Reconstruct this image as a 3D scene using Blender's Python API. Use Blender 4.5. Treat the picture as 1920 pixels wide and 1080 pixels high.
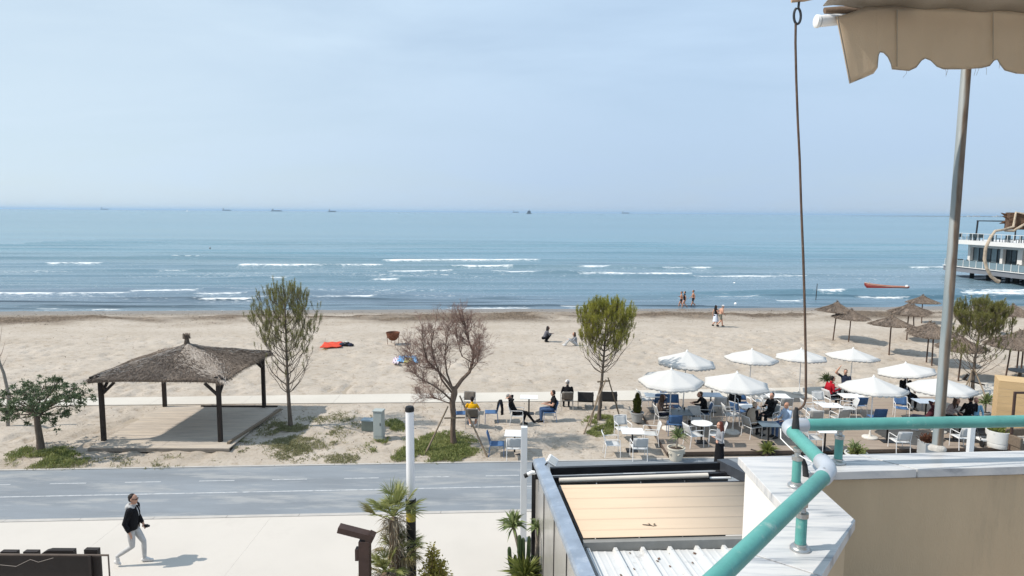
import bpy, math, random
import numpy as np
from mathutils import Vector, Matrix
random.seed(7); RNG = np.random.default_rng(11)
for o in list(bpy.data.objects): bpy.data.objects.remove(o)
SC = bpy.context.scene; COL = SC.collection
R = math.radians
# ------------------------------------------------------------------ camera
F_PX = 1280.0; EYE = 8.6
PITCH = math.atan(142/F_PX); ROLL = 14/1920
_F = np.array([0, math.cos(PITCH), -math.sin(PITCH)])
_R0 = np.array([1., 0, 0]); _U0 = np.array([0, math.sin(PITCH), math.cos(PITCH)])
_R = math.cos(ROLL)*_R0 + math.sin(ROLL)*_U0
_U = -math.sin(ROLL)*_R0 + math.cos(ROLL)*_U0
cam_d = bpy.data.cameras.new('camera'); cam = bpy.data.objects.new('camera', cam_d); COL.objects.link(cam)
cam.matrix_world = Matrix(((_R[0], _U[0], -_F[0], 0), (_R[1], _U[1], -_F[1], 0), (_R[2], _U[2], -_F[2], EYE), (0, 0, 0, 1)))
cam_d.sensor_width = 36; cam_d.lens = 36*F_PX/1920; cam_d.clip_start = .05; cam_d.clip_end = 90000
SC.camera = cam
# ------------------------------------------------------------------ light
SUN_EL = R(48); SUN_V = Vector((-.988*math.cos(SUN_EL), -.15*math.cos(SUN_EL), math.sin(SUN_EL)))
SC.view_settings.view_transform = 'Standard'; SC.view_settings.look = 'None'
SC.view_settings.gamma = 1; SC.view_settings.use_curve_mapping = False
SC.view_settings.exposure = 0.25
w = bpy.data.worlds.new('World'); SC.world = w; w.use_nodes = True
nt = w.node_tree; nt.nodes.clear()
wo = nt.nodes.new('ShaderNodeOutputWorld'); bg = nt.nodes.new('ShaderNodeBackground')
sky = nt.nodes.new('ShaderNodeTexSky'); sky.sky_type = 'NISHITA'; sky.sun_disc = False
sky.sun_elevation = SUN_EL; sky.sun_rotation = math.atan2(SUN_V.x, SUN_V.y)
sky.air_density = 1.0; sky.dust_density = .5; sky.ozone_density = 1.6
tc = nt.nodes.new('ShaderNodeTexCoord')
mp = nt.nodes.new('ShaderNodeMapping'); mp.inputs['Scale'].default_value = (1.1, 1.1, 5.5); mp.inputs['Rotation'].default_value = (R(4), R(-7), 0)
n1 = nt.nodes.new('ShaderNodeTexNoise'); n1.inputs['Scale'].default_value = 1.5; n1.inputs['Detail'].default_value = 7; n1.inputs['Roughness'].default_value = .58
n1.inputs['Distortion'].default_value = .5
cr = nt.nodes.new('ShaderNodeMapRange'); cr.inputs['From Min'].default_value = .34; cr.inputs['From Max'].default_value = .64
cr.inputs['To Min'].default_value = .74; cr.inputs['To Max'].default_value = 1.0
mx = nt.nodes.new('ShaderNodeMixRGB'); sx = nt.nodes.new('ShaderNodeSeparateXYZ'); nt.links.new(tc.outputs['Generated'], sx.inputs[0])
gr = nt.nodes.new('ShaderNodeMapRange'); gr.inputs['From Min'].default_value = .0; gr.inputs['From Max'].default_value = .34; nt.links.new(sx.outputs['Z'], gr.inputs[0])
hc = nt.nodes.new('ShaderNodeMixRGB'); hc.inputs[1].default_value = (3.95, 5.15, 6.75, 1); hc.inputs[2].default_value = (5.2, 6.75, 8.5, 1); nt.links.new(gr.outputs[0], hc.inputs[0]); lf = nt.nodes.new('ShaderNodeMapRange'); lf.inputs['From Min'].default_value = .30; lf.inputs['From Max'].default_value = -.75; lf.interpolation_type = 'SMOOTHSTEP'; nt.links.new(sx.outputs['X'], lf.inputs[0])
lm_ = nt.nodes.new('ShaderNodeMixRGB'); lm_.inputs[2].default_value = (5.75, 6.95, 7.95, 1); nt.links.new(lf.outputs[0], lm_.inputs[0]); nt.links.new(hc.outputs[0], lm_.inputs[1]); nt.links.new(lm_.outputs[0], mx.inputs[2])
nt.links.new(tc.outputs['Generated'], mp.inputs[0]); nt.links.new(mp.outputs[0], n1.inputs['Vector'])
nt.links.new(n1.outputs['Fac'], cr.inputs[0]); nt.links.new(cr.outputs[0], mx.inputs[0])
nt.links.new(sky.outputs[0], mx.inputs[1]); nt.links.new(mx.outputs[0], bg.inputs[0])
nt.links.new(bg.outputs[0], wo.inputs[0]); bg.inputs[1].default_value = .10
sl = bpy.data.lights.new('sun', 'SUN'); sl.energy = 4.0; sl.angle = R(.55); sl.color = (1, .925, .83)
so = bpy.data.objects.new('sun', sl); COL.objects.link(so); so.location = (-30, -5, 40)
so.rotation_euler = SUN_V.to_track_quat('Z', 'Y').to_euler()
SC.render.engine = 'CYCLES'
cy = SC.cycles; cy.use_denoising = True; cy.max_bounces = 6; cy.diffuse_bounces = 3; cy.glossy_bounces = 3
cy.transmission_bounces = 4; cy.transparent_max_bounces = 8; cy.caustics_reflective = False; cy.caustics_refractive = False
# ------------------------------------------------------------------ helpers
def ray(px, py):
    return _F + _R*((px-960)/F_PX) + _U*((540-py)/F_PX)
def G(px, py, z=0.0):                      # point of the photograph's pixel on a level at height z
    d = ray(px, py); t = (z-EYE)/d[2]; return Vector((d[0]*t, d[1]*t, z))
def V(px, py, Y):                          # ... on the upright plane y = Y
    d = ray(px, py); t = Y/d[1]; return Vector((d[0]*t, Y, EYE+d[2]*t))
def hsh(ix, iy, seed):
    h = (ix*374761393 + iy*668265263 + seed*1442695041) & 0xffffffff
    h = ((h ^ (h >> 13))*1274126177) & 0xffffffff
    return ((h ^ (h >> 16)) & 0xffff)/65535.0
def vnoise(x, y, seed=0):
    ix = np.floor(x).astype(np.int64); iy = np.floor(y).astype(np.int64); fx = x-ix; fy = y-iy
    fx = fx*fx*(3-2*fx); fy = fy*fy*(3-2*fy)
    a = hsh(ix, iy, seed); b = hsh(ix+1, iy, seed); c = hsh(ix, iy+1, seed); d = hsh(ix+1, iy+1, seed)
    return (a*(1-fx)+b*fx)*(1-fy)+(c*(1-fx)+d*fx)*fy
def fbm(x, y, seed=0, oct=4):
    s = 0; a = .5
    for k in range(oct): s = s+a*vnoise(x*2**k, y*2**k, seed+k*17); a *= .5
    return s/(1-.5**oct)
def ground_z(x, y):
    s = y-.09*x
    z = -np.clip((s-47)/16.0, 0, None)**1.5*.40
    z = z + .34*np.exp(-((s-56.0-.8*(vnoise(x*.12, x*0+3., 5)-.5))/1.5)**2)*(.6+.8*vnoise(x*.25, x*0+1., 9))
    return z
def gz(x, y): return float(ground_z(np.array([x], float), np.array([y], float))[0])
def GG(px, py, dz=0.0):                    # on the beach terrain
    z = 0
    for _ in range(6):
        p = G(px, py, z+dz); z = gz(p.x, p.y)
    p.z = z; return p
# ---- materials
MATS = {}
def rgba(c): return (c[0], c[1], c[2], 1)
def mat(name, c, rough=.7, var=.0, vscale=3., bump=.0, bscale=40., spec=.3, metal=0., c2=None, stretch=None, dirt=None, coords='Object', bdist=.01, trans=0.):
    if name in MATS: return MATS[name]
    m = bpy.data.materials.new(name); m.use_nodes = True; t = m.node_tree; b = t.nodes['Principled BSDF']
    b.inputs['Base Color'].default_value = rgba(c); b.inputs['Roughness'].default_value = rough
    b.inputs['Specular IOR Level'].default_value = spec; b.inputs['Metallic'].default_value = metal
    tcn = t.nodes.new('ShaderNodeTexCoord'); mpn = t.nodes.new('ShaderNodeMapping')
    t.links.new(tcn.outputs[coords], mpn.inputs[0])
    if stretch: mpn.inputs['Scale'].default_value = stretch
    if var or c2:
        n = t.nodes.new('ShaderNodeTexNoise'); n.inputs['Scale'].default_value = vscale; n.inputs['Detail'].default_value = 6; n.inputs['Roughness'].default_value = .62
        t.links.new(mpn.outputs[0], n.inputs['Vector'])
        mr = t.nodes.new('ShaderNodeMapRange'); mr.inputs[1].default_value = .3; mr.inputs[2].default_value = .7
        t.links.new(n.outputs['Fac'], mr.inputs[0])
        k = t.nodes.new('ShaderNodeMixRGB')
        ca = c if c2 else [v*(1-var) for v in c]; cb = c2 if c2 else [min(1, v*(1+var)) for v in c]
        k.inputs[1].default_value = rgba(ca); k.inputs[2].default_value = rgba(cb)
        t.links.new(mr.outputs[0], k.inputs[0]); last = k.outputs[0]
        if dirt:
            n2 = t.nodes.new('ShaderNodeTexNoise'); n2.inputs['Scale'].default_value = dirt[1]; n2.inputs['Detail'].default_value = 8; n2.inputs['Roughness'].default_value = .7
            t.links.new(mpn.outputs[0], n2.inputs['Vector'])
            m2 = t.nodes.new('ShaderNodeMapRange'); m2.inputs[1].default_value = dirt[2]; m2.inputs[2].default_value = dirt[2]+.12; m2.inputs[4].default_value = dirt[3]
            t.links.new(n2.outputs['Fac'], m2.inputs[0])
            k2 = t.nodes.new('ShaderNodeMixRGB'); k2.inputs[2].default_value = rgba(dirt[0])
            t.links.new(m2.outputs[0], k2.inputs[0]); t.links.new(last, k2.inputs[1]); last = k2.outputs[0]
        t.links.new(last, b.inputs['Base Color'])
    if bump:
        n = t.nodes.new('ShaderNodeTexNoise'); n.inputs['Scale'].default_value = bscale; n.inputs['Detail'].default_value = 5
        t.links.new(mpn.outputs[0], n.inputs['Vector'])
        bp = t.nodes.new('ShaderNodeBump'); bp.inputs['Strength'].default_value = bump; bp.inputs['Distance'].default_value = bdist
        t.links.new(n.outputs['Fac'], bp.inputs['Height']); t.links.new(bp.outputs[0], b.inputs['Normal'])
    if trans:
        tl = t.nodes.new('ShaderNodeBsdfTranslucent'); tl.inputs[0].default_value = rgba(c); mxs = t.nodes.new('ShaderNodeMixShader'); mxs.inputs[0].default_value = trans
        t.links.new(b.outputs[0], mxs.inputs[1]); t.links.new(tl.outputs[0], mxs.inputs[2]); t.links.new(mxs.outputs[0], t.nodes['Material Output'].inputs[0])
    MATS[name] = m; return m
# ---- mesh builder
class MB:
    def __init__(s): s.v = []; s.f = []; s.m = []
    def add(s, vs, fs, mi=0):
        o = len(s.v); s.v += [tuple(p) for p in vs]; s.f += [tuple(i+o for i in f) for f in fs]; s.m += [mi]*len(fs); return s
    def box(s, c, d, rz=0, M=None, mi=0):
        hx, hy, hz = d[0]/2, d[1]/2, d[2]/2
        vs = [Vector((x*hx, y*hy, z*hz)) for z in (-1, 1) for y in (-1, 1) for x in (-1, 1)]
        if M is None: M = Matrix.Rotation(rz, 3, 'Z')
        return s.add([M @ p + Vector(c) for p in vs], [(0, 2, 3, 1), (4, 5, 7, 6), (0, 1, 5, 4), (2, 6, 7, 3), (0, 4, 6, 2), (1, 3, 7, 5)], mi)
    def beam(s, a, b, w, h, up=(0, 0, 1), mi=0):
        a, b = Vector(a), Vector(b); d = (b-a); L = d.length; d.normalize(); u = Vector(up); r = d.cross(u)
        if r.length < 1e-4: r = d.cross(Vector((0, 1, 0)))
        r.normalize(); u = r.cross(d)
        return s.box((a+b)/2, (w, L, h), M=Matrix((r, d, u)).transposed(), mi=mi)
    def tube(s, pts, rad, seg=8, cap=True, mi=0, flat=1.0):
        pts = [Vector(p) for p in pts]; n = len(pts)
        if not hasattr(rad, '__len__'): rad = [rad]*n
        vs = []; up = None
        for i, p in enumerate(pts):
            d = (pts[min(i+1, n-1)]-pts[max(i-1, 0)])
            d = d.normalized() if d.length > 1e-9 else Vector((0, 0, 1))
            if up is None: up = d.orthogonal().normalized()
            up = (up-d*up.dot(d)); up = up.normalized() if up.length > 1e-6 else d.orthogonal().normalized()
            r = d.cross(up)
            for k in range(seg):
                a = 2*math.pi*k/seg; vs.append(p+(up*math.cos(a)+r*math.sin(a)*flat)*rad[i])
        fs = [(i*seg+k, i*seg+(k+1) % seg, (i+1)*seg+(k+1) % seg, (i+1)*seg+k) for i in range(n-1) for k in range(seg)]
        if cap: fs += [tuple(range(seg-1, -1, -1)), tuple((n-1)*seg+k for k in range(seg))]
        return s.add(vs, fs, mi)
    def lathe(s, c, prof, seg=20, mi=0, ax=None):
        c = Vector(c); vs = []; n = len(prof)
        M = Matrix.Identity(3) if ax is None else Vector((0, 0, 1)).rotation_difference(Vector(ax)).to_matrix()
        for r, z in prof:
            for k in range(seg):
                a = 2*math.pi*k/seg; vs.append(c+M @ Vector((r*math.cos(a), r*math.sin(a), z)))
        fs = [(i*seg+k, i*seg+(k+1) % seg, (i+1)*seg+(k+1) % seg, (i+1)*seg+k) for i in range(n-1) for k in range(seg)]
        fs += [tuple(range(seg-1, -1, -1)), tuple((n-1)*seg+k for k in range(seg))]
        return s.add(vs, fs, mi)
    def ball(s, c, r, seg=12, ring=8, M=None, mi=0):
        c = Vector(c); r = r if hasattr(r, '__len__') else (r, r, r); vs = []
        for i in range(1, ring):
            t = math.pi*i/ring
            for k in range(seg):
                a = 2*math.pi*k/seg; p = Vector((r[0]*math.sin(t)*math.cos(a), r[1]*math.sin(t)*math.sin(a), r[2]*math.cos(t)))
                vs.append(c+(M @ p if M else p))
        for sg in (1, -1):
            p = Vector((0, 0, sg*r[2])); vs.append(c+(M @ p if M else p))
        T = len(vs)-2; B = T+1
        fs = [(i*seg+k, (i+1)*seg+k, (i+1)*seg+(k+1) % seg, i*seg+(k+1) % seg) for i in range(ring-2) for k in range(seg)]
        fs += [(T, k, (k+1) % seg) for k in range(seg)] + [(B, (ring-2)*seg+(k+1) % seg, (ring-2)*seg+k) for k in range(seg)]
        return s.add(vs, fs, mi)
    def prism(s, poly, z0, z1, mi=0):
        n = len(poly); vs = [(p[0], p[1], z0) for p in poly]+[(p[0], p[1], z1) for p in poly]
        fs = [tuple(range(n-1, -1, -1)), tuple(range(n, 2*n))]+[(i, (i+1) % n, n+(i+1) % n, n+i) for i in range(n)]
        return s.add(vs, fs, mi)
    def mesh(s, name, mats, smooth=False, bevel=0):
        me = bpy.data.meshes.new(name); me.from_pydata(s.v, [], s.f)
        for m in (mats if isinstance(mats, (list, tuple)) else [mats]): me.materials.append(m)
        if len(me.materials) > 1: me.polygons.foreach_set('material_index', s.m)
        if smooth: me.polygons.foreach_set('use_smooth', [True]*len(me.polygons))
        me.validate(); me.update(); return me
    def build(s, name, mats, parent=None, smooth=False, bevel=0, loc=None):
        o = bpy.data.objects.new(name, s.mesh(name, mats, smooth)); COL.objects.link(o)
        if parent: o.parent = parent
        if loc is not None: o.location = loc
        if smooth and len(o.data.polygons) < 60000:
            try: o.data.set_sharp_from_angle(angle=R(42))
            except Exception: pass
        if bevel:
            md = o.modifiers.new('bevel', 'BEVEL'); md.width = bevel; md.segments = 2; md.limit_method = 'ANGLE'; md.angle_limit = R(40)
        return o
def fastmesh(name, verts, faces, m, smooth=False, parent=None):   # numpy arrays, all faces the same size
    me = bpy.data.meshes.new(name); k = faces.shape[1]; nf = len(faces)
    me.vertices.add(len(verts)); me.vertices.foreach_set('co', np.asarray(verts, np.float32).ravel())
    me.loops.add(nf*k); me.loops.foreach_set('vertex_index', faces.astype(np.int32).ravel())
    me.polygons.add(nf); me.polygons.foreach_set('loop_start', np.arange(0, nf*k, k, dtype=np.int32))
    if smooth: me.polygons.foreach_set('use_smooth', np.ones(nf, bool))
    me.materials.append(m); me.update(calc_edges=True)
    o = bpy.data.objects.new(name, me); COL.objects.link(o)
    if parent: o.parent = parent
    return o
def tag(o, label=None, cat=None, group=None, kind=None):
    if label: o['label'] = label
    if cat: o['category'] = cat
    if group: o['group'] = group
    if kind: o['kind'] = kind
    return o
def thing(name, label, cat, loc=(0, 0, 0), rz=0, group=None):
    o = bpy.data.objects.new(name, None); COL.objects.link(o); o.location = loc; o.rotation_euler = (0, 0, rz); o.empty_display_size = .2
    return tag(o, label, cat, group)
def copy_tree(o, parent=None):
    c = o.copy(); COL.objects.link(c); c.parent = parent
    for ch in list(o.children): copy_tree(ch, c)
    return c
def face(deg): return -R(deg)            # heading: 0 looks out to sea (+y), 90 to the right (+x)
def leafmesh(name, P, D, L, W, m, parent=None, twist=None, bend=0., kind=None):
    """many narrow blades: base P, direction D, length L, width W (arrays)"""
    P = np.asarray(P, float); D = np.asarray(D, float); n = len(P); L = np.broadcast_to(L, n)[:, None]; W = np.broadcast_to(W, n)[:, None]
    D = D/np.linalg.norm(D, axis=1, keepdims=True)
    q = RNG.normal(size=(n, 3)); S = np.cross(D, q); S /= np.linalg.norm(S, axis=1, keepdims=True)
    mid = P+D*L*.5; mid[:, 2] += (bend*L*.15)[:, 0] if bend else 0
    tip = P+D*L; 
    if bend: tip[:, 2] -= (bend*L*.35)[:, 0]
    vs = np.stack([P-S*W*.25, P+S*W*.25, mid+S*W*.5, tip, mid-S*W*.5], 1).reshape(-1, 3)
    b = np.arange(n)[:, None]*5
    q4 = np.concatenate([b+np.array([[0, 1, 2, 4]]), ], 0); t3 = b+np.array([[4, 2, 3]])
    me = bpy.data.meshes.new(name); me.vertices.add(len(vs)); me.vertices.foreach_set('co', vs.astype(np.float32).ravel())
    li = np.concatenate([q4.ravel(), t3.ravel()]).astype(np.int32); me.loops.add(len(li)); me.loops.foreach_set('vertex_index', li)
    st = np.concatenate([np.arange(n)*4, 4*n+np.arange(n)*3]).astype(np.int32)
    me.polygons.add(2*n); me.polygons.foreach_set('loop_start', st); me.materials.append(m); me.update(calc_edges=True)
    o = bpy.data.objects.new(name, me); COL.objects.link(o)
    if parent: o.parent = parent
    if kind: o['kind'] = kind
    return o
def leafmat(name, ca, cb, rough=.55, trans=.25, scale=2.5):
    if name in MATS: return MATS[name]
    m = bpy.data.materials.new(name); m.use_nodes = True; t = m.node_tree; b = t.nodes['Principled BSDF']
    b.inputs['Roughness'].default_value = rough; b.inputs['Specular IOR Level'].default_value = .25
    g = t.nodes.new('ShaderNodeNewGeometry'); tcn = t.nodes.new('ShaderNodeTexCoord')
    n = t.nodes.new('ShaderNodeTexNoise'); n.inputs['Scale'].default_value = scale; n.inputs['Detail'].default_value = 2; t.links.new(tcn.outputs['Object'], n.inputs['Vector'])
    ad = t.nodes.new('ShaderNodeMath'); ad.operation = 'MULTIPLY_ADD'; ad.inputs[1].default_value = .5; t.links.new(g.outputs['Random Per Island'], ad.inputs[0])
    mr = t.nodes.new('ShaderNodeMapRange'); mr.inputs[1].default_value = .3; mr.inputs[2].default_value = .7; mr.inputs[4].default_value = .5; t.links.new(n.outputs['Fac'], mr.inputs[0]); t.links.new(mr.outputs[0], ad.inputs[2])
    k = t.nodes.new('ShaderNodeMixRGB'); k.inputs[1].default_value = rgba(ca); k.inputs[2].default_value = rgba(cb); t.links.new(ad.outputs[0], k.inputs[0]); t.links.new(k.outputs[0], b.inputs['Base Color'])
    tl = t.nodes.new('ShaderNodeBsdfTranslucent'); t.links.new(k.outputs[0], tl.inputs[0]); mxs = t.nodes.new('ShaderNodeMixShader'); mxs.inputs[0].default_value = trans
    t.links.new(b.outputs[0], mxs.inputs[1]); t.links.new(tl.outputs[0], mxs.inputs[2]); t.links.new(mxs.outputs[0], t.nodes['Material Output'].inputs[0])
    MATS[name] = m; return m
# plain materials
WHITE = mat('white_paint', (.78, .78, .77), .45, .05, 4, .05, 60)
WHITE_METAL = mat('white_powder_coat', (.76, .76, .76), .4, .04, 5)
BLACK = mat('black_plastic', (.012, .012, .013), .5, .2, 6)
CHAR = mat('charcoal_metal', (.03, .033, .038), .45, .2, 3)
STEEL = mat('brushed_steel', (.45, .45, .44), .35, .15, 8, .1, 60, .5, .85)
CONC = mat('pale_concrete', (.50, .47, .43), .9, .08, 1.2, .25, 30, dirt=((.3, .28, .25), .7, .62, .35))
WOODDK = mat('dark_stained_wood', (.032, .024, .020), .75, .3, 3, .3, 30, stretch=(6, 6, .8))
STAKE = mat('weathered_stake', (.20, .155, .11), .85, .25, 4, .3, 30, stretch=(8, 8, 1))
SKIN = mat('skin', (.48, .27, .19), .55, .06, 8)
# ------------------------------------------------------------------ setting
def setting():
    # base ground under everything on the land side
    base = MB(); base.add([(-150, -30, -.12), (150, -30, -.12), (150, 40, -.12), (-150, 40, -.12)], [(0, 1, 2, 3)])
    tag(base.build('ground', mat('packed_earth', (.33, .28, .22), .95, .1, .5)), kind='structure')
    # promenade of large pale slabs
    Pm = mat('promenade_concrete', (.525, .49, .445), .85, .05, .35, .15, 60, dirt=((.45, .42, .38), .35, .56, .6))
    Pj = mat('slab_joint', (.46, .435, .40), .95, .1, 3)
    b = MB(); b.add([(-45, 2, -.03), (45, 2, -.03), (45, 19.02+.0626*45, -.03), (-45, 19.02-.0626*45, -.03)], [(0, 1, 2, 3)])
    pav = tag(b.build('pavement', Pj), kind='structure')
    nx = 4.0; ys = [2.2, 6.2, 10.2, 14.2]
    for i in range(-8, 9):
        for k, y0 in enumerate(ys):
            x0 = i*nx+1.25; x1 = x0+nx-.004
            y1 = lambda x: (19.02+.0626*x-.16) if k == 3 else ys[k+1]-.004+.0626*x
            q = [(x0, y0+.0626*x0), (x1, y0+.0626*x1), (x1, y1(x1)), (x0, y1(x0))]
            zz = random.uniform(-.0006, .0006)
            MB().prism(q, -.06, zz).build('paving_slab', Pm, pav)
    kb = MB()
    for x0 in range(-44, 44, 2):
        f = lambda x: 19.02+.0626*x
        kb.prism([(x0+.006, f(x0)-.155), (x0+1.994, f(x0+2)-.155), (x0+1.994, f(x0+2)-.005), (x0+.006, f(x0)-.005)], -.08, .012)
    tag(kb.build('kerb', mat('kerb_stone', (.42, .40, .375), .9, .1, 2, .2, 40)), kind='structure')
    # road
    rm = mat('road_surface', (.21, .232, .255), .85, .14, .8, .3, 120, .25, dirt=((.33, .335, .335), .9, .50, .75), stretch=(.30, 1.5, 1))
    n = 60; xs = np.linspace(-60, 60, n+1); vs = []; 
    nr = lambda x: 19.02+.0626*x; fr = lambda x: 22.80+.0665*x
    for x in xs: vs += [(x, nr(x), 0), (x, fr(x), 0)]
    rb = MB(); rb.add(vs, [(2*i, 2*i+2, 2*i+3, 2*i+1) for i in range(n)])
    tag(rb.build('road', rm), kind='structure')
    lm = mat('road_marking_paint', (.44, .455, .47), .8, .18, 9, dirt=((.25, .27, .29), 5, .50, .8))
    mk = MB(); ln = lambda x: 20.70+.0695*x; dl = lambda x: 21.62+.066*x
    for i in range(n):
        x0, x1 = xs[i], xs[i+1]; mk.add([(x0, ln(x0)-.035, .004), (x1, ln(x1)-.035, .004), (x1, ln(x1)+.035, .004), (x0, ln(x0)+.035, .004)], [(0, 1, 2, 3)])
    x = -13.95-2.28*16
    while x < 50:
        mk.add([(x-.55, dl(x-.55)-.03, .004), (x+.55, dl(x+.55)-.03, .004), (x+.55, dl(x+.55)+.03, .004), (x-.55, dl(x-.55)+.03, .004)], [(0, 1, 2, 3)]); x += 2.28
    tag(mk.build('road_marking', lm), kind='structure')
    ek = MB()
    for i in range(60):
        x0 = -60+2*i; ek.prism([(x0+.006, fr(x0)+.005), (x0+1.994, fr(x0+2)+.005), (x0+1.994, fr(x0+2)+.11), (x0+.006, fr(x0)+.11)], -.08, .02)
    tag(ek.build('kerb', MATS['kerb_stone']), kind='structure')
    # beach path
    pm = mat('path_concrete', (.53, .495, .44), .9, .06, .5, .2, 50, dirt=((.50, .45, .38), .8, .60, .5))
    pb = MB(); pnear = lambda x: 30.32+.058*x+.0006*max(x, 0)**2*.3; pfar = lambda x: 31.9+.078*x+.0012*max(x, 0)**2
    for i in range(30):
        x0, x1 = -60+i*4, -56+i*4
        pb.prism([(x0+.005, pnear(x0)), (x1-.005, pnear(x1)), (x1-.005, pfar(x1)), (x0+.005, pfar(x0))], -.1, .045)
    tag(pb.build('path', pm), kind='structure')
    # sand
    x = np.arange(-66, 78, .19); y = np.arange(0, 47, .17)
    X, S = np.meshgrid(x, y); Y = 22.86+.0665*X + S
    Z = ground_z(X, Y)
    s = Y-.09*X
    amp = np.clip((Y-(22.9+.0665*X))/1.2, 0, 1)*np.clip((64-s)/6, .12, 1)
    rough = fbm(X*1.9, Y*1.9, 3, 3)-.5; big = fbm(X*.25, Y*.25, 21, 3)-.5
    trod = np.clip(fbm(X*.11, Y*.16, 33, 3)*2.4-.45, .25, 1)*np.clip((50.5-s)/4, .06, 1)
    flat = ((Y > pnear_np(X)-.35) & (Y < pfar_np(X)+.35)) | ((X > 4.5) & (Y < pnear_np(X)))
    pit = np.minimum(0, vnoise(X*2.6, Y*2.6, 71)-.42)
    Z = Z + np.exp(-((s-55.6)/1.3)**2)*(np.clip(fbm(X*.9, Y*1.6, 87, 4)*3-1.1, 0, 1)*.15)
    Z = Z + amp*(rough*.085*trod+big*.10+pit*.50*trod)*np.where(flat, .1, 1) - np.where((X > 5.2) & (Y < pnear_np(X)-.3), .09, 0)
    Z = np.where(S < .25, -.02, Z+.006)
    weed = np.exp(-((s-55.2)/1.5)**2)*np.clip(fbm(X*.22, Y*.8, 51, 4)*3.4-.95, 0, 1) + .55*np.exp(-((s-59.5)/1.6)**2)*np.clip(fbm(X*.5, Y*1.6, 61, 4)*3-1.2, 0, 1)
    weed = np.clip(weed+.30*np.exp(-((s-56.1)/1.5)**2), 0, 1)
    wet = np.clip((s-58.5)/3., 0, 1)
    pale = np.exp(-((s-50)/4.)**2)
    ny, nx_ = X.shape; idx = np.arange(nx_*ny).reshape(ny, nx_)
    fc = np.stack([idx[:-1, :-1], idx[:-1, 1:], idx[1:, 1:], idx[1:, :-1]], -1).reshape(-1, 4)
    m = bpy.data.materials.new('beach_sand'); m.use_nodes = True; t = m.node_tree; bs = t.nodes['Principled BSDF']; bs.inputs['Roughness'].default_value = .95; bs.inputs['Specular IOR Level'].default_value = .15
    tcn = t.nodes.new('ShaderNodeTexCoord')
    def noise(sc, det=6, stretch=(1, 1, 1)):
        mpn = t.nodes.new('ShaderNodeMapping'); mpn.inputs['Scale'].default_value = stretch; t.links.new(tcn.outputs['Object'], mpn.inputs[0])
        nn = t.nodes.new('ShaderNodeTexNoise'); nn.inputs['Scale'].default_value = sc; nn.inputs['Detail'].default_value = det; nn.inputs['Roughness'].default_value = .65; t.links.new(mpn.outputs[0], nn.inputs['Vector']); return nn.outputs['Fac']
    def rng(sock, a, b_, c=0., d=1.):
        q = t.nodes.new('ShaderNodeMapRange'); q.inputs[1].default_value = a; q.inputs[2].default_value = b_; q.inputs[3].default_value = c; q.inputs[4].default_value = d; t.links.new(sock, q.inputs[0]); return q.outputs[0]
    def mix(fac, c1, c2):
        q = t.nodes.new('ShaderNodeMixRGB')
        for sock, val in ((q.inputs[0], fac), (q.inputs[1], c1), (q.inputs[2], c2)):
            if isinstance(val, tuple): sock.default_value = rgba(val)
            elif isinstance(val, float): sock.default_value = val
            else: t.links.new(val, sock)
        return q.outputs[0]
    def attr(nm):
        q = t.nodes.new('ShaderNodeAttribute'); q.attribute_name = nm; return q.outputs['Fac']
    c = mix(rng(noise(.22, 5, (1, 1.6, 1)), .35, .65), (.385, .333, .275), (.455, .403, .345))
    c = mix(rng(noise(2.6, 8, (1, 1.3, 1)), .52, .64, 0., .55), c, (.27, .215, .16)); c = mix(rng(noise(9.0, 6), .54, .68, 0., .5), c, (.235, .185, .135))  # dark mottling in the colour adds to the footprints' shading
    c = mix(attr('wet'), c, (.20, .165, .13))
    c = mix(attr('weed'), c, mix(rng(noise(6, 6), .35, .65), (.075, .058, .044), (.20, .155, .115)))
    c = mix(attr('dry'), c, (.41, .345, .27)); t.links.new(rng(attr('wet'), 0, 1, .95, .30), bs.inputs['Roughness'])
    t.links.new(c, bs.inputs['Base Color'])
    bp = t.nodes.new('ShaderNodeBump'); bp.inputs['Strength'].default_value = .9; bp.inputs['Distance'].default_value = .045; t.links.new(noise(7., 9), bp.inputs['Height']); t.links.new(bp.outputs[0], bs.inputs['Normal'])
    o = fastmesh('beach', np.stack([X, Y, Z], -1).reshape(-1, 3), fc, m, True)
    dry = np.zeros_like(s)
    for nm, a in (('weed', weed), ('wet', wet), ('dry', dry)):
        o.data.attributes.new(nm, 'FLOAT', 'POINT').data.foreach_set('value', a.astype(np.float32).ravel())
    tag(o, kind='structure')
def pnear_np(x): return 30.32+.058*x+.0006*np.maximum(x, 0)**2*.3
def pfar_np(x): return 31.9+.078*x+.0012*np.maximum(x, 0)**2
setting()
SEA = -.42
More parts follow.
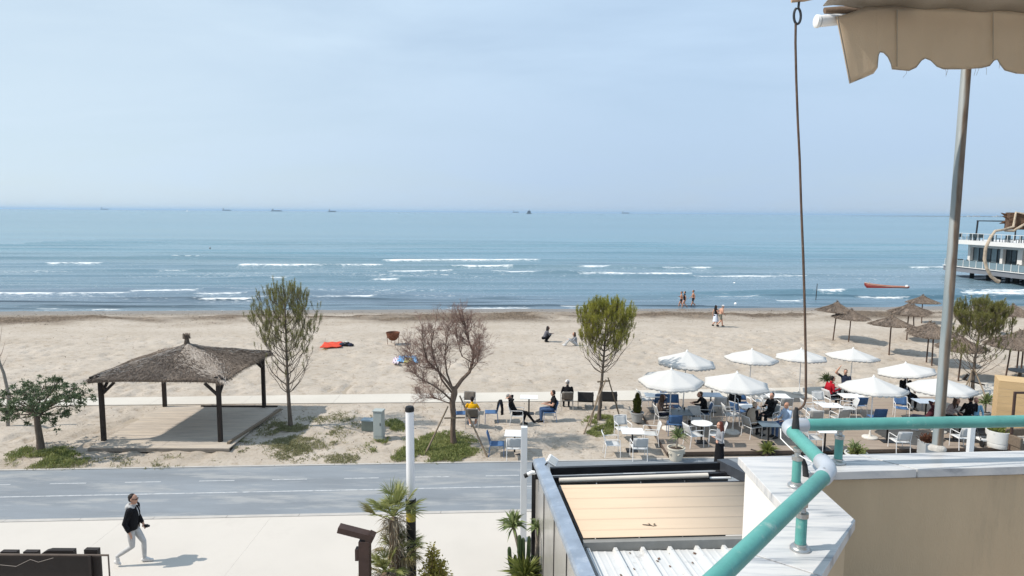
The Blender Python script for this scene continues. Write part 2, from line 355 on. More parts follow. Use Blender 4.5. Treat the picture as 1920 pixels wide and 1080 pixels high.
def sea():
    m = bpy.data.materials.new('sea_water'); m.use_nodes = True; t = m.node_tree; b = t.nodes['Principled BSDF']
    b.inputs['IOR'].default_value = 1.33; b.inputs['Specular IOR Level'].default_value = .5
    tcn = t.nodes.new('ShaderNodeTexCoord')
    def noise(sc, det, stretch):
        mpn = t.nodes.new('ShaderNodeMapping'); mpn.inputs['Scale'].default_value = stretch; mpn.inputs['Rotation'].default_value = (0, 0, R(-4)); t.links.new(tcn.outputs['Object'], mpn.inputs[0])
        nn = t.nodes.new('ShaderNodeTexNoise'); nn.inputs['Scale'].default_value = sc; nn.inputs['Detail'].default_value = det; nn.inputs['Roughness'].default_value = .6; t.links.new(mpn.outputs[0], nn.inputs['Vector']); return nn.outputs['Fac']
    def rng(sock, a, b_, c=0., d=1.):
        q = t.nodes.new('ShaderNodeMapRange'); q.inputs[1].default_value = a; q.inputs[2].default_value = b_; q.inputs[3].default_value = c; q.inputs[4].default_value = d; t.links.new(sock, q.inputs[0]); return q.outputs[0]
    def mix(fac, c1, c2):
        q = t.nodes.new('ShaderNodeMixRGB')
        for sock, val in ((q.inputs[0], fac), (q.inputs[1], c1), (q.inputs[2], c2)):
            if isinstance(val, tuple): sock.default_value = rgba(val)
            else: t.links.new(val, sock)
        return q.outputs[0]
    sep = t.nodes.new('ShaderNodeSeparateXYZ'); t.links.new(tcn.outputs['Object'], sep.inputs[0])
    deep = rng(sep.outputs['Y'], 66, 150)
    c = mix(deep, (.165, .195, .24), (.105, .225, .285))
    c = mix(rng(noise(.035, 5, (.25, 2.2, 1)), .42, .62, 0., .55), c, (.135, .20, .215))
    c = mix(rng(noise(.11, 5, (.12, 2.4, 1)), .56, .66, 0., .55), c, (.06, .115, .15))
    at = t.nodes.new('ShaderNodeAttribute'); at.attribute_name = 'weed'
    c = mix(at.outputs['Fac'], c, (.022, .022, .028)); rw = rng(at.outputs['Fac'], 0, 1, .22, .75)
    c = mix(rng(noise(.012, 5, (.10, 1.6, 1)), .45, .62, 0., .6), c, (.06, .15, .215)); c = mix(rng(noise(.003, 4, (.12, 1.5, 1)), .42, .60, 0., .5), c, (.14, .255, .31))
    fo = t.nodes.new('ShaderNodeAttribute'); fo.attribute_name = 'foam'
    fs = t.nodes.new('ShaderNodeMath'); fs.operation = 'ADD'; t.links.new(fo.outputs['Fac'], fs.inputs[0]); t.links.new(rng(noise(2.4, 6, (.6, 1.5, 1)), .3, .7, -.42, .42), fs.inputs[1])
    fm = rng(fs.outputs[0], .30, .95)
    c = mix(fm, c, (.74, .76, .76)); t.links.new(c, b.inputs['Base Color'])
    mxr = t.nodes.new('ShaderNodeMath'); mxr.operation = 'MAXIMUM'; t.links.new(rng(fm, 0, 1, .22, .8), mxr.inputs[0]); t.links.new(rw, mxr.inputs[1]); t.links.new(mxr.outputs[0], b.inputs['Roughness'])
    ad = t.nodes.new('ShaderNodeMath'); ad.operation = 'MULTIPLY_ADD'; ad.inputs[1].default_value = .45
    t.links.new(noise(1.6, 4, (.45, 1.4, 1)), ad.inputs[0]); t.links.new(noise(.22, 4, (.16, 1.8, 1)), ad.inputs[2])
    bp = t.nodes.new('ShaderNodeBump'); bp.inputs['Strength'].default_value = .55; bp.inputs['Distance'].default_value = .42; t.links.new(ad.outputs[0], bp.inputs['Height']); t.links.new(bp.outputs[0], b.inputs['Normal'])
    # near water: a fine sheet with swell and breakers
    x = np.arange(-125, 150, .55); sN = np.concatenate([np.arange(57, 130, .22), np.arange(130, 235, .7)])
    X, S = np.meshgrid(x, sN); Y = S+.075*X
    Zh = np.zeros_like(X); foam = np.zeros_like(X); weed = np.zeros_like(X)
    rs = np.random.default_rng(5)
    def ridge(yc, amp, wf, wb):          # steep towards the shore, long behind
        d = Y-yc; return amp*np.where(d < 0, np.exp(-(d/wf)**2), np.exp(-(d/wb)**2))
    s0 = 66.
    while s0 < 232:
        g = (s0-60)/170
        wob = 1.8*(fbm(X*.018+s0, X*0+s0*.7, 3, 3)-.5)*2
        a = np.clip(fbm(X*.022+s0*1.3, X*0+s0, 8, 3)*2.4-.75, 0, 1)
        Zh += ridge(s0+.075*X+wob, (.30 if s0 < 125 else .38)*a, .7+.6*g, 1.7+2*g)
        s0 += rs.uniform(2.6, 4.6)*(1+.5*g)
    br = [  # breakers read from the photograph: pixels x0, x1, y, height
        (85, 195, 496.5, .42), (325, 388, 485, .42), (448, 716, 501, .46), (720, 1012, 489.5, .50), (845, 962, 502, .42), (-40, 250, 554, .30), (240, 372, 550, .30), (370, 484, 563, .22), (590, 700, 558, .24),
        (725, 850, 513, .34), (925, 1085, 514, .34), (1085, 1300, 517, .28), (1300, 1510, 520, .28), (1242, 1332, 504, .42), (1085, 1142, 502.5, .32), (1700, 1775, 503, .36), (1785, 1925, 549, .24), (1800, 1925, 553, .24),
        (1455, 1505, 566, .16), (1528, 1582, 551, .26), (690, 745, 526, .25), (300, 360, 509, .25), (505, 545, 525, .2), (1050, 1170, 575, .10), (1600, 1700, 560, .18), (60, 230, 580, .08), (820, 1000, 578, .08), (1850, 1960, 552, .3), (370, 460, 556, .2), (950, 1010, 516, .25), (1330, 1420, 559, .12)]
    for (a, b2, py, hh) in br:
        A = G(a, py, SEA); B = G(b2, py, SEA); m0 = (A+B)/2
        sl = (B.y-A.y)/(B.x-A.x) if abs(B.x-A.x) > .1 else .06
        wob = .7*(fbm(X*.09, X*0+py, 14, 3)-.5)*2
        yc = m0.y+sl*(X-m0.x)+wob
        soft = max(1.2, .06*(B.x-A.x))
        act = np.clip((X-A.x)/soft+.5, 0, 1)*np.clip((B.x-X)/soft+.5, 0, 1)
        pres = act*np.clip(.15+1.25*fbm(X*.28, X*0+py, 4, 3), 0, 1.1)
        Zh += ridge(yc, hh*.85*(.25+.75*act)*np.clip(.35+.9*fbm(X*.12, X*0+py*1.7, 19, 3), .3, 1.1)*np.clip(act+.4, 0, 1), .45, 1.6)*(act > 0)
        d = Y-yc
        foam = np.maximum(foam, 1.05*pres*np.exp(-((d+.12)/(.22+.55*hh))**2))
        foam = np.maximum(foam, .34*pres*np.where(d < 0, np.exp(-(d/3.0)**2), np.exp(-(d/.5)**2)))
        # the swell goes on to both sides without foam
        far = np.exp(-((X-m0.x)/(B.x-A.x+14))**2); Zh += ridge(yc, .30*far*(1-act), .6, 1.6)
    sh = S-(62.6)
    lace = np.exp(-((S-99)/11)**2)*np.clip(fbm(X*.10, S*.55, 91, 4)*3.4-1.55, 0, 1)*.36+np.exp(-((S-76)/7)**2)*np.clip(fbm(X*.08, S*.7, 93, 4)*3.6-1.7, 0, 1)*.36; foam = np.maximum(foam, lace)
    weed = np.exp(-((S-64.8-1.2*(fbm(X*.05, X*0, 77, 3)-.5))/1.1)**2)*np.clip(fbm(X*.09, Y*1.1, 41, 4)*5-1.9, 0, 1) + 1.0*np.exp(-((S-69.5)/2.0)**2)*np.clip(fbm(X*.06, Y*1.0, 43, 4)*5-2.2, 0, 1)
    for (a, b2, py, k_) in ((680, 960, 568, .9), (790, 1010, 574.5, 1), (470, 570, 570, .8), (950, 1130, 577, .8), (1170, 1340, 570, .7), (620, 760, 565, .7), (40, 310, 578, .6), (850, 990, 561, .6), (240, 420, 572, .7), (1400, 1600, 572, .5), (-60, 160, 571, .5), (1000, 1160, 566, .5), (540, 700, 575, .7)):
        A = G(a, py, SEA); B = G(b2, py, SEA); m0 = (A+B)/2; sl = (B.y-A.y)/(B.x-A.x); yc = m0.y+sl*(X-m0.x)+.6*(fbm(X*.12, X*0+py, 15, 3)-.5)*2
        act = np.clip((X-A.x)/3, 0, 1)*np.clip((B.x-X)/3, 0, 1); weed = np.maximum(weed, k_*act*np.clip(.2+1.3*fbm(X*.22, X*0+py, 25, 3), 0, 1)*np.exp(-((Y-yc)/.55)**2)); Zh += .05*act*np.exp(-((Y-yc)/.6)**2)
    Zh *= np.clip((S-61.5)/8, .12, 1); Zh *= np.clip((233-S)/40, 0, 1)
    Zh += .05*(fbm(X*.5, Y*1.2, 31, 3)-.5)*np.clip((233-S)/30, 0, 1)
    edge = np.exp(-((sh-.2-.5*(vnoise(X*.3, X*0, 6)-.5))/.35)**2)*.36; foam = np.maximum(foam, edge)
    Z = SEA+Zh
    ny, nx_ = X.shape; idx = np.arange(nx_*ny).reshape(ny, nx_)
    fc = np.stack([idx[:-1, :-1], idx[:-1, 1:], idx[1:, 1:], idx[1:, :-1]], -1).reshape(-1, 4)
    # outer sheet sewn round it
    co = np.stack([X, Y, Z], -1).reshape(-1, 3)
    FAR = 40000.
    o = fastmesh('sea', co, fc, m, True)
    o.data.attributes.new('foam', 'FLOAT', 'POINT').data.foreach_set('value', foam.astype(np.float32).ravel())
    o.data.attributes.new('weed', 'FLOAT', 'POINT').data.foreach_set('value', weed.astype(np.float32).ravel())
    tag(o, kind='structure')
    x0, x1 = float(x[0]), float(x[-1]); z = SEA-.004; yy = lambda s_, xx: s_+.075*xx
    far = MB(); W = 36000.
    vs = [(x0+.3, yy(50, x0), z), (x0+.3, yy(234.5, x0)-.6, z), (x1-.3, yy(234.5, x1)-.6, z), (x1-.3, yy(50, x1), z), (-W, FAR, z), (W, FAR, z), (-W, -W*.075+50, z), (W, W*.075+50, z)]
    far.add(vs, [(1, 2, 5, 4), (0, 1, 4, 6), (2, 3, 7, 5)])
    tag(far.build('open_sea', m), kind='structure')
sea()
def haze():
    m = bpy.data.materials.new('haze'); m.use_nodes = True; t = m.node_tree
    for n in list(t.nodes):
        if n.type == 'BSDF_PRINCIPLED': t.nodes.remove(n)
    pv = t.nodes.new('ShaderNodeVolumePrincipled'); pv.inputs['Color'].default_value = (.55, .77, 1.0, 1); pv.inputs['Density'].default_value = 7e-5; pv.inputs['Anisotropy'].default_value = .1
    t.links.new(pv.outputs[0], t.nodes['Material Output'].inputs['Volume'])
    b = MB(); b.box((0, 20200, 22.7), (78000, 42000, 48.6)); o = b.build('haze', m); tag(o, kind='stuff')
haze()
# ------------------------------------------------------------------ the balcony in front
TEAL = mat('teal_paint', (.092, .305, .275), .40, .16, 7, .12, 60, .4, dirt=((.36, .46, .42), 11, .61, .8))
ZINC = mat('zinc_fitting', (.50, .53, .57), .45, .12, 6, .1, 60, .5, .35)
def marble():
    m = bpy.data.materials.new('veined_marble'); m.use_nodes = True; t = m.node_tree; b = t.nodes['Principled BSDF']; b.inputs['Roughness'].default_value = .38
    tcn = t.nodes.new('ShaderNodeTexCoord'); mpn = t.nodes.new('ShaderNodeMapping'); mpn.inputs['Rotation'].default_value = (0, 0, R(38)); mpn.inputs['Scale'].default_value = (1.8, 21, 5); t.links.new(tcn.outputs['Object'], mpn.inputs[0])
    n = t.nodes.new('ShaderNodeTexNoise'); n.inputs['Scale'].default_value = 1.6; n.inputs['Detail'].default_value = 7; n.inputs['Roughness'].default_value = .6; n.inputs['Distortion'].default_value = .45; t.links.new(mpn.outputs[0], n.inputs['Vector'])
    r = t.nodes.new('ShaderNodeValToRGB'); e = r.color_ramp.elements; e[0].position = .36; e[0].color = (.27, .285, .31, 1); e[1].position = .58; e[1].color = (.59, .58, .57, 1)
    k = e.new(.44); k.color = (.47, .475, .485, 1); t.links.new(n.outputs['Fac'], r.inputs[0]); t.links.new(r.outputs[0], b.inputs['Base Color'])
    return m
MARBLE = marble()
STUCCO = mat('beige_render', (.58, .45, .30), .92, .07, 1.6, .6, 160, .2, bdist=.004, dirt=((.40, .32, .225), 2.6, .56, .35), stretch=(2.6, 2.6, .42))
WHITEWALL = mat('white_render', (.72, .70, .67), .9, .04, 1.5, .4, 140, .2, bdist=.004)
def balcony():
    zt = EYE-1.02
    outer = [(3.6, 3.00), (.96, 2.79), (.96, 2.27), (.73, 1.965), (-.9, -.16)]
    inner = [(3.6, 2.84), (1.16, 2.615), (1.16, 2.195), (.887, 1.84), (-.66, -.16)]
    root = thing('balcony_parapet', 'low beige rendered balcony wall capped with grey veined white marble', 'parapet', (0, 0, 0))
    # slabs of the coping, small open joints between them
    def lerp(a, b, t): return (a[0]+(b[0]-a[0])*t, a[1]+(b[1]-a[1])*t)
    segs = [(0, 0.0, .42), (0, .424, .80), (0, .804, 1.0), (1, 0, 1), (2, 0, 1), (3, .003, .24), (3, .243, .6), (3, .603, 1)]
    for s, t0, t1 in segs:
        q = [lerp(outer[s], outer[s+1], t0), lerp(outer[s], outer[s+1], t1), lerp(inner[s], inner[s+1], t1), lerp(inner[s], inner[s+1], t0)]
        MB().prism(q[::-1], zt-.034, zt+random.uniform(-.0004, .0004)).build('marble_slab', MARBLE, root, bevel=.002)
    io = [(3.6, 2.975), (.985, 2.765), (.985, 2.262), (.752, 1.95), (-.88, -.16)]; ii = [(3.6, 2.865), (1.135, 2.64), (1.135, 2.203), (.866, 1.855), (-.68, -.16)]
    w1 = MB()
    n = 5
    vs = [(p[0], p[1], 6.9) for p in ii]+[(p[0], p[1], zt-.036) for p in ii]
    w1.add(vs, [(i, i+1, n+i+1, n+i) for i in range(4)])
    mid = [((a[0]+c[0])/2, (a[1]+c[1])/2) for a, c in zip(io, ii)]
    vs2 = [(p[0], p[1], 6.9) for p in mid]+[(p[0], p[1], zt-.036) for p in mid]
    o1 = n*2; w1.add(vs2, [(i+1, i, n+i, n+i+1) for i in range(4)])
    w1.add([vs[5+i] for i in range(5)]+[vs2[5+i] for i in range(5)], [(i, i+1, 5+i+1, 5+i) for i in range(4)])
    w1.build('inner_wall', STUCCO, root)
    mj = MB()
    for i in range(4):
        for k in range(10):
            a0, a1 = Vector((*lerp(ii[i], ii[i+1], k/10), zt-.041)), Vector((*lerp(ii[i], ii[i+1], (k+1)/10), zt-.041)); mj.tube([a0, a0.lerp(a1, .5)+Vector((0, 0, random.uniform(-.002, .001))), a1], [random.uniform(.003, .006)]*3, 6)
    o = mj.build('mortar_bed', mat('grey_mortar', (.30, .28, .25), .95, .3, 25, .6, 80), root, True); o['kind'] = 'stuff'
    w2 = MB(); mo = [((a[0]*.98+c[0]*.02), (a[1]*.98+c[1]*.02)) for a, c in zip(mid, io)]
    for k in range(4): w2.prism([mo[k+1], mo[k], io[k], io[k+1]], 2.6, zt-.036)
    w2.build('outer_wall', WHITEWALL, root)
    fl = MB(); fl.prism([(3.6, 2.8), (1.2, 2.6), (1.2, 2.2), (.9, 1.87), (-.65, -.16), (3.6, -.16)][::-1], 6.75, 6.95)
    tag(fl.build('balcony_floor', mat('balcony_tile', (.36, .30, .25), .6, .1, 4)), kind='structure')
    # the railing
    rt = thing('balcony_railing', 'teal tubular railing with grey elbow joints on short steel posts', 'railing', (0, 0, 0))
    zr = EYE-.85; E0 = Vector((3.6, 2.885, zr)); E1 = Vector((1.115, 2.69, zr)); E2 = Vector((1.07, 2.205, zr)); E3 = Vector((-.55, .30, zr))
    r = .0245
    def pipe(a, c):
        d = (c-a).normalized(); MB().tube([a+d*.055, c-d*.055], r, 24).build('rail_pipe', TEAL, rt, True)
    pipe(E0, E1); pipe(E1, E2); pipe(E2, E3)
    for (p, c, n2) in ((E0, E1, E2), (E1, E2, E3)):
        d0 = (p-c).normalized(); d1 = (n2-c).normalized(); b = MB(); L = .088
        pts = []
        for i in range(9):
            t = i/8; a0 = c+d0*.05; a1 = c+d1*.05; pts.append((1-t)**2*a0+2*t*(1-t)*c+t*t*a1)
        pts = [c+d0*L, c+d0*(L-.006)]+pts+[c+d1*(L-.006), c+d1*L]
        rad = [r+.001, r+.0042]+[r+.0035]*9+[r+.0042, r+.001]
        e = b.tube(pts, rad, 24).build('elbow_joint', ZINC, rt, True)
        for dd in (d0, d1):
            side = dd.cross(Vector((0, 0, 1))).normalized(); q = c+dd*.075
            MB().lathe(q+Vector((0, 0, r+.003)), [(.004, 0), (.004, .002), (.0015, .003)], 8).build('set_screw', STEEL, e)
    for px, py in ((1500, 1030), (1492, 912), (1571, 868)):
        p = G(px, py, zt); zpipe = zr-.023; po = MB()
        post = MB().lathe((p.x, p.y, zt+.012), [(.0165, 0), (.0165, zr-.064-zt-.012)], 20).build('rail_post', TEAL, rt, True)
        MB().lathe((p.x, p.y, zt), [(.030, 0), (.030, .006), (.026, .011), (.0185, .014), (.0185, .02)], 24).build('post_flange', STEEL, post, True)
        MB().lathe((p.x, p.y, zr-.066), [(.0195, 0), (.0195, .014), (.012, .017), (.010, .030), (.016, .034), (.016, .046)], 20).build('post_cap', STEEL, post, True)
    # thin cable slung under the short pipe
    a = V(1464, 822, 2.66); c = V(1545, 874, 2.26)
    pts = [a.lerp(c, t)+Vector((0, 0, -.018*math.sin(math.pi*t))) for t in [i/10 for i in range(11)]]
    tag(MB().tube([a+Vector((.01, .03, .03))]+pts+[c+Vector((.015, -.03, .025))], .0022, 6).build('cable', WHITE, None, True), 'thin white cable slung under the short diagonal teal pipe', 'cable')
balcony()
def awning_and_pole():
    p = Vector((1.87, 2.90, EYE-1.02)); top = V(1817, 60, 3.12); top = p+(top-p)*1.12; d = (top-p); hgt = d.length
    m = bpy.data.materials.new('brown_sided_galvanised'); m.use_nodes = True; nt_ = m.node_tree; bs = nt_.nodes['Principled BSDF']; bs.inputs['Roughness'].default_value = .55; bs.inputs['Metallic'].default_value = .2
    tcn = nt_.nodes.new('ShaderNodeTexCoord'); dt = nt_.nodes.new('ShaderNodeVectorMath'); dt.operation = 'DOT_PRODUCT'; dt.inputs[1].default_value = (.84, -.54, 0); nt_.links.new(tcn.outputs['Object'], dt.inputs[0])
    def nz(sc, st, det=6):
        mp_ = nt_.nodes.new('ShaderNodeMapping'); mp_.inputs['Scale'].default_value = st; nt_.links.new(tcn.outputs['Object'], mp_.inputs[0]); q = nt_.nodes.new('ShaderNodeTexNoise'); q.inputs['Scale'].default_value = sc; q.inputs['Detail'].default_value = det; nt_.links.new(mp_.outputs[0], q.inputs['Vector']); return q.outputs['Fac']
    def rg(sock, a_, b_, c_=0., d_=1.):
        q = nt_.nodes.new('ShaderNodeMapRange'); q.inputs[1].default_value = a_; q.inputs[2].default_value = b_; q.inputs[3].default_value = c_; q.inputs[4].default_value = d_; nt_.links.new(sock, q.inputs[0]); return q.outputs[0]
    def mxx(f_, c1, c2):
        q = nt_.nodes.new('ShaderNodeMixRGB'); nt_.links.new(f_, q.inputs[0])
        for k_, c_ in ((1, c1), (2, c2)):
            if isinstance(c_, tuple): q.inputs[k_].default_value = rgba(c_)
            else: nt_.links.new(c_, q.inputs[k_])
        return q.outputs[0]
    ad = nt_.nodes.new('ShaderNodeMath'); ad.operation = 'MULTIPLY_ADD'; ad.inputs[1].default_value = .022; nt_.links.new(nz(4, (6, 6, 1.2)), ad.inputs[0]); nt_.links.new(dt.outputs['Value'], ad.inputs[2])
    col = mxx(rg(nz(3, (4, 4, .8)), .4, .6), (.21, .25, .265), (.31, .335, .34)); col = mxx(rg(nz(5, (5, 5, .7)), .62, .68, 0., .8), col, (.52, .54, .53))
    col = mxx(rg(ad.outputs[0], .008, .015), col, mxx(rg(nz(9, (4, 4, 1)), .35, .65), (.12, .085, .06), (.21, .165, .125))); nt_.links.new(col, bs.inputs['Base Color'])  # right half of the tube mixed to mottled brown, ragged edge
    t = thing('awning_pole', 'grey galvanised steel pole standing on the marble coping under the awning', 'pole', p); t.rotation_mode = 'QUATERNION'; t.rotation_quaternion = Vector((0, 0, 1)).rotation_difference(d)
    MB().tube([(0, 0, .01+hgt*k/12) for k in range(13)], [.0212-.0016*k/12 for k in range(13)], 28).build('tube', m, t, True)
    MB().lathe((0, 0, -.006), [(.034, 0), (.036, .012), (.031, .020), (.0225, .026)], 24).build('base_collar', mat('mortar', (.46, .44, .41), .95, .25, 20, .5, 60), t, True)
    # awning
    CAN = mat('sun_bleached_canvas', (.72, .60, .46), .95, .10, 2.2, .35, 220, .1, dirt=((.20, .17, .135), 2.5, .60, .5), trans=.55)
    HEM = mat('canvas_hem', (.34, .30, .25), .95, .15, 6, .3, 120, .1)
    aw = thing('awning', 'faded beige canvas awning overhead with torn scalloped valance', 'awning', V(1545, 42, 2.92))
    L = Vector(aw.location)
    E = V(1980, 70, 3.02)
    MB().tube([V(1535, 40, 2.90)-L, V(1575, 36, 2.935)-L, V(2250, 60, 3.15)-L], .0235, 20).build('front_bar', WHITE_METAL, aw, True)
    MB().lathe(V(1537, 40, 2.90)-L+Vector((-.004, 0, 0)), [(.026, 0), (.026, .012), (.020, .016)], 20, ax=(-1, -.02, 0)).build('end_cap', WHITE, aw, True)
    # valance with scallops, following the picture's edge, on a gently rippled sheet
    topx = [1566, 1600, 1650, 1700, 1760, 1850, 1920, 2000, 2120, 2250]
    bot = [(1567, 30), (1593, 157), (1620, 146), (1638, 138), (1645, 128), (1647, 105), (1650, 98), (1657, 99), (1665, 107), (1671, 120), (1673, 130), (1705, 133), (1718, 127), (1728, 114), (1735, 110), (1745, 114), (1757, 125), (1770, 130), (1800, 130), (1840, 128), (1856, 124), (1864, 114), (1870, 112), (1876, 122), (1884, 132), (1905, 138), (1950, 140), (1968, 132), (1980, 120), (1990, 128), (2010, 142), (2070, 144), (2090, 128), (2110, 140), (2150, 146), (2250, 148)]
    n = 150; cols = []
    bx = [q[0] for q in bot]; by = [q[1] for q in bot]
    xs = sorted(set(list(np.linspace(1567, 2250, n))+bx))
    b = MB(); rows = 12
    def yt(x): return float(np.interp(x, [1567, 1585, 1605, 1628, 1760, 1920, 2250], [31, 27, 20, 11, 15, 21, 35]))
    for x in xs:
        yb = float(np.interp(x, bx, by))
        for k in range(rows+1):
            tt = k/rows; y = yt(x)+(yb-yt(x))*tt
            Yp = 2.885+.00028*(x-1567)-.012*math.sin(min(1, tt*3)*math.pi/2)+tt*(.018*math.sin(x*.045)+.012*math.sin(x*.021+1.3)+.008*math.sin(x*.11))+.03*tt*math.exp(-((x-1640)/18)**2)
            xx = x+ (16*tt if False else 0)
            b.v.append(tuple(V(xx, y, Yp)-L))
    nc = len(xs)
    for i in range(nc-1):
        for k in range(rows):
            a = i*(rows+1)+k; b.f.append((a, a+1, a+rows+2, a+rows+1)); b.m.append(0)
    va = b.build('valance', CAN, aw, True); md = va.modifiers.new('thick', 'SOLIDIFY'); md.thickness = .0025
    # bound hem down the left edge and along the scallops
    h = MB(); lp = []
    for t_ in [i/10 for i in range(11)]:
        x = 1568+(1593-1568)*t_; y = 30+(156-30)*t_; lp.append(V(x+2, y, 2.870+.004*t_)-L)
    h.tube(lp, .005, 6, flat=.35); h.build('hem', HEM, va, True)
    h2 = MB(); pts = []
    for x, y in bot[1:]: pts.append(V(x, y-1, 2.872+.00028*(x-1567)+.018*math.sin(x*.045)+.012*math.sin(x*.021+1.3)+.008*math.sin(x*.11)+.03*math.exp(-((x-1640)/18)**2))-L)
    h2.tube(pts, .0016, 5); h2.build('hem', HEM, va, True)
    for x in (1682, 1862):
        sm = MB(); sp = []
        for k in range(9):
            tt = .05+.9*k/8; yb = float(np.interp(x, bx, by)); y = yt(x)+(yb-yt(x))*tt
            sp.append(V(x, y, 2.879+.00028*(x-1567)-.012*math.sin(min(1, tt*3)*math.pi/2)+tt*(.018*math.sin(x*.045)+.012*math.sin(x*.021+1.3)+.008*math.sin(x*.11)))-L)
        sm.tube(sp, .0035, 6, flat=.35); sm.build('seam', HEM, va, True)
    fr = []
    for (x, y) in ((1700, 133), (1772, 130), (1778, 130), (1828, 128), (1836, 127), (1848, 126), (1873, 117)):
        th = MB(); a = V(x, y-2, 2.885)-L; th.tube([a, a+Vector((random.uniform(-.006, .006), 0, -.014)), a+Vector((random.uniform(-.012, .012), .004, -.024-random.random()*.012))], .0006, 4); th.build('loose_thread', HEM, va)
    # sloping canvas roof of the awning, rising back over the balcony towards the house
    c = MB(); A = V(1543, 10, 2.90); B = V(2250, 37, 3.08)
    nn = 40; mm = 10
    for i in range(nn+1):
        p0 = A.lerp(B, i/nn)
        for k in range(mm+1):
            s_ = k/mm; q = p0+Vector((.05*s_, -2.6*s_, .78*s_+.10*math.sin(s_*math.pi)*0))+Vector((0, 0, .006*math.sin(i*1.1)*(1-s_)-.02*math.sin(s_*math.pi)))
            c.v.append(tuple(q-L))
    for i in range(nn):
        for k in range(mm):
            a = i*(mm+1)+k; c.f.append((a, a+1, a+mm+2, a+mm+1)); c.m.append(0)
    ca = c.build('canvas_roof', mat('awning_canvas_roof', (.46, .42, .37), .95, .1, 2, .3, 200, .1, trans=.10), aw, True); md = ca.modifiers.new('thick', 'SOLIDIFY'); md.thickness = .004
    # dark folded strip between roof and bar
    MB().tube([V(1546, 20, 2.93)-L, V(1575, 19, 2.93)-L, V(1640, 20, 2.94)-L, V(1700, 22, 2.95)-L], [.016, .020, .02, .015], 12, flat=.7).build('canvas_roll', mat('brown_canvas', (.17, .12, .085), .95, .15, 4, .3, 100, .1), aw, True)
    # crank rod hanging from the hook
    RODM = mat('rusty_rod', (.115, .075, .055), .75, .4, 14, .5, 60, .4, .3, dirt=((.42, .39, .35), 16, .62, .7), stretch=(4, 4, 1))
    Yc = 2.58
    ck = thing('awning_crank', 'long rusty crank rod hanging from a hook beside the awning', 'crank', V(1510, 755, Yc))
    Lc = Vector(ck.location)
    pts = [(1492, 42), (1491.5, 80), (1493, 150), (1496, 230), (1499.5, 300), (1502, 380), (1506, 480), (1509, 580), (1511, 680), (1511, 745), (1508, 758), (1502, 765), (1495, 768.5), (1491, 771)]
    MB().tube([V(x, y, Yc)-Lc for x, y in pts], [.0042]*6+[.0046]*4+[.0044]*4, 10).build('rod', RODM, ck, True)
    hd = MB().tube([V(1493, 764, Yc)-Lc, V(1492.5, 780, Yc)-Lc, V(1491.5, 805, Yc)-Lc, V(1493, 812, Yc)-Lc], [.0055, .0105, .0155, .014], 14).build('handle_joint', mat('worn_black_rubber', (.03, .03, .032), .7, .4, 20, .3, 80), ck, True)
    MB().tube([V(1493, 812, Yc)-Lc, V(1500, 850, Yc)-Lc, V(1509, 872, Yc)-Lc, V(1511, 893, Yc)-Lc], [.008, .008, .010, .012], 12).build('handle', MATS['worn_black_rubber'], ck, True)
    hk = thing('steel_hook', 'dark steel eye hook holding the crank rod by the awning corner', 'hook', V(1496, 20, Yc)); Lh = Vector(hk.location)
    ring = [V(1495+6.5*math.sin(a)*(1 if a < 9 else 1), 30-15*math.cos(a), Yc)-Lh for a in [2*math.pi*i/18*.92+.25 for i in range(19)]]
    MB().tube(ring, .0045, 8).build('eye', CHAR, hk, True)
    MB().tube([V(1497, 16, Yc)-Lh, V(1498, 4, Yc)-Lh, V(1499, -40, Yc)-Lh], .0045, 8).build('shank', CHAR, hk, True)
    MB().tube([V(1484, 2, Yc)-Lh, V(1508, 0, Yc)-Lh, V(1530, -5, Yc)-Lh, V(1600, -16, 2.86)-Lh], .006, 8).build('rope_end', mat('frayed_rope', (.42, .30, .20), .95, .3, 30, .4, 90), hk, True)
    # batten tied with string at the right edge
    bt = thing('wooden_batten', 'broken brown wood batten sticking in at the right edge, tied with string', 'batten', V(1905, 416, 1.9)); Lb = Vector(bt.location)
    WD = mat('rough_brown_wood', (.125, .075, .05), .9, .4, 10, .6, 40, stretch=(1, 6, 6))
    a = V(1888, 414, 1.9)-Lb; c = V(2560, 430, 1.62)-Lb
    bb = MB(); bb.beam(a, c, .046, .046); 
    for k in range(5):
        q = a+Vector((random.uniform(-.002, .004), random.uniform(-.02, .02), random.uniform(-.018, .018))); bb.tube([q+Vector((.02, 0, 0)), q, q+Vector((-.010-.006*random.random(), 0, random.uniform(-.006, .006)))], [.006, .004, .0008], 5)
    bb.build('wood', WD, bt, bevel=.003)
    MB().beam(V(2520, 300, 1.585)-Lb, V(2520, 1500, 1.585)-Lb, .05, .05).build('upright', WD, bt)
    STR = mat('twine', (.44, .37, .29), .95, .25, 30, .5, 120)
    MB().tube([V(x, y, Y)-Lb for x, y, Y in ((1925, 402, 1.86), (1905, 398, 1.87), (1900, 425, 1.865), (1880, 431, 1.86), (1866, 433, 1.86), (1856, 447, 1.86), (1848, 466, 1.86), (1846, 486, 1.86), (1850, 503, 1.86), (1858, 518, 1.86), (1868, 526, 1.86), (1873, 528, 1.86))], [.003, .003, .0032, .0032, .0036, .0038, .0042, .0044, .0042, .0042, .0050, .0056], 8).build('string', STR, bt, True)
    MB().tube([V(x, y, 1.862)-Lb for x, y in ((1884, 432), (1900, 433), (1915, 424), (1935, 412))], .0034, 8).build('string', STR, bt, True)
awning_and_pole()
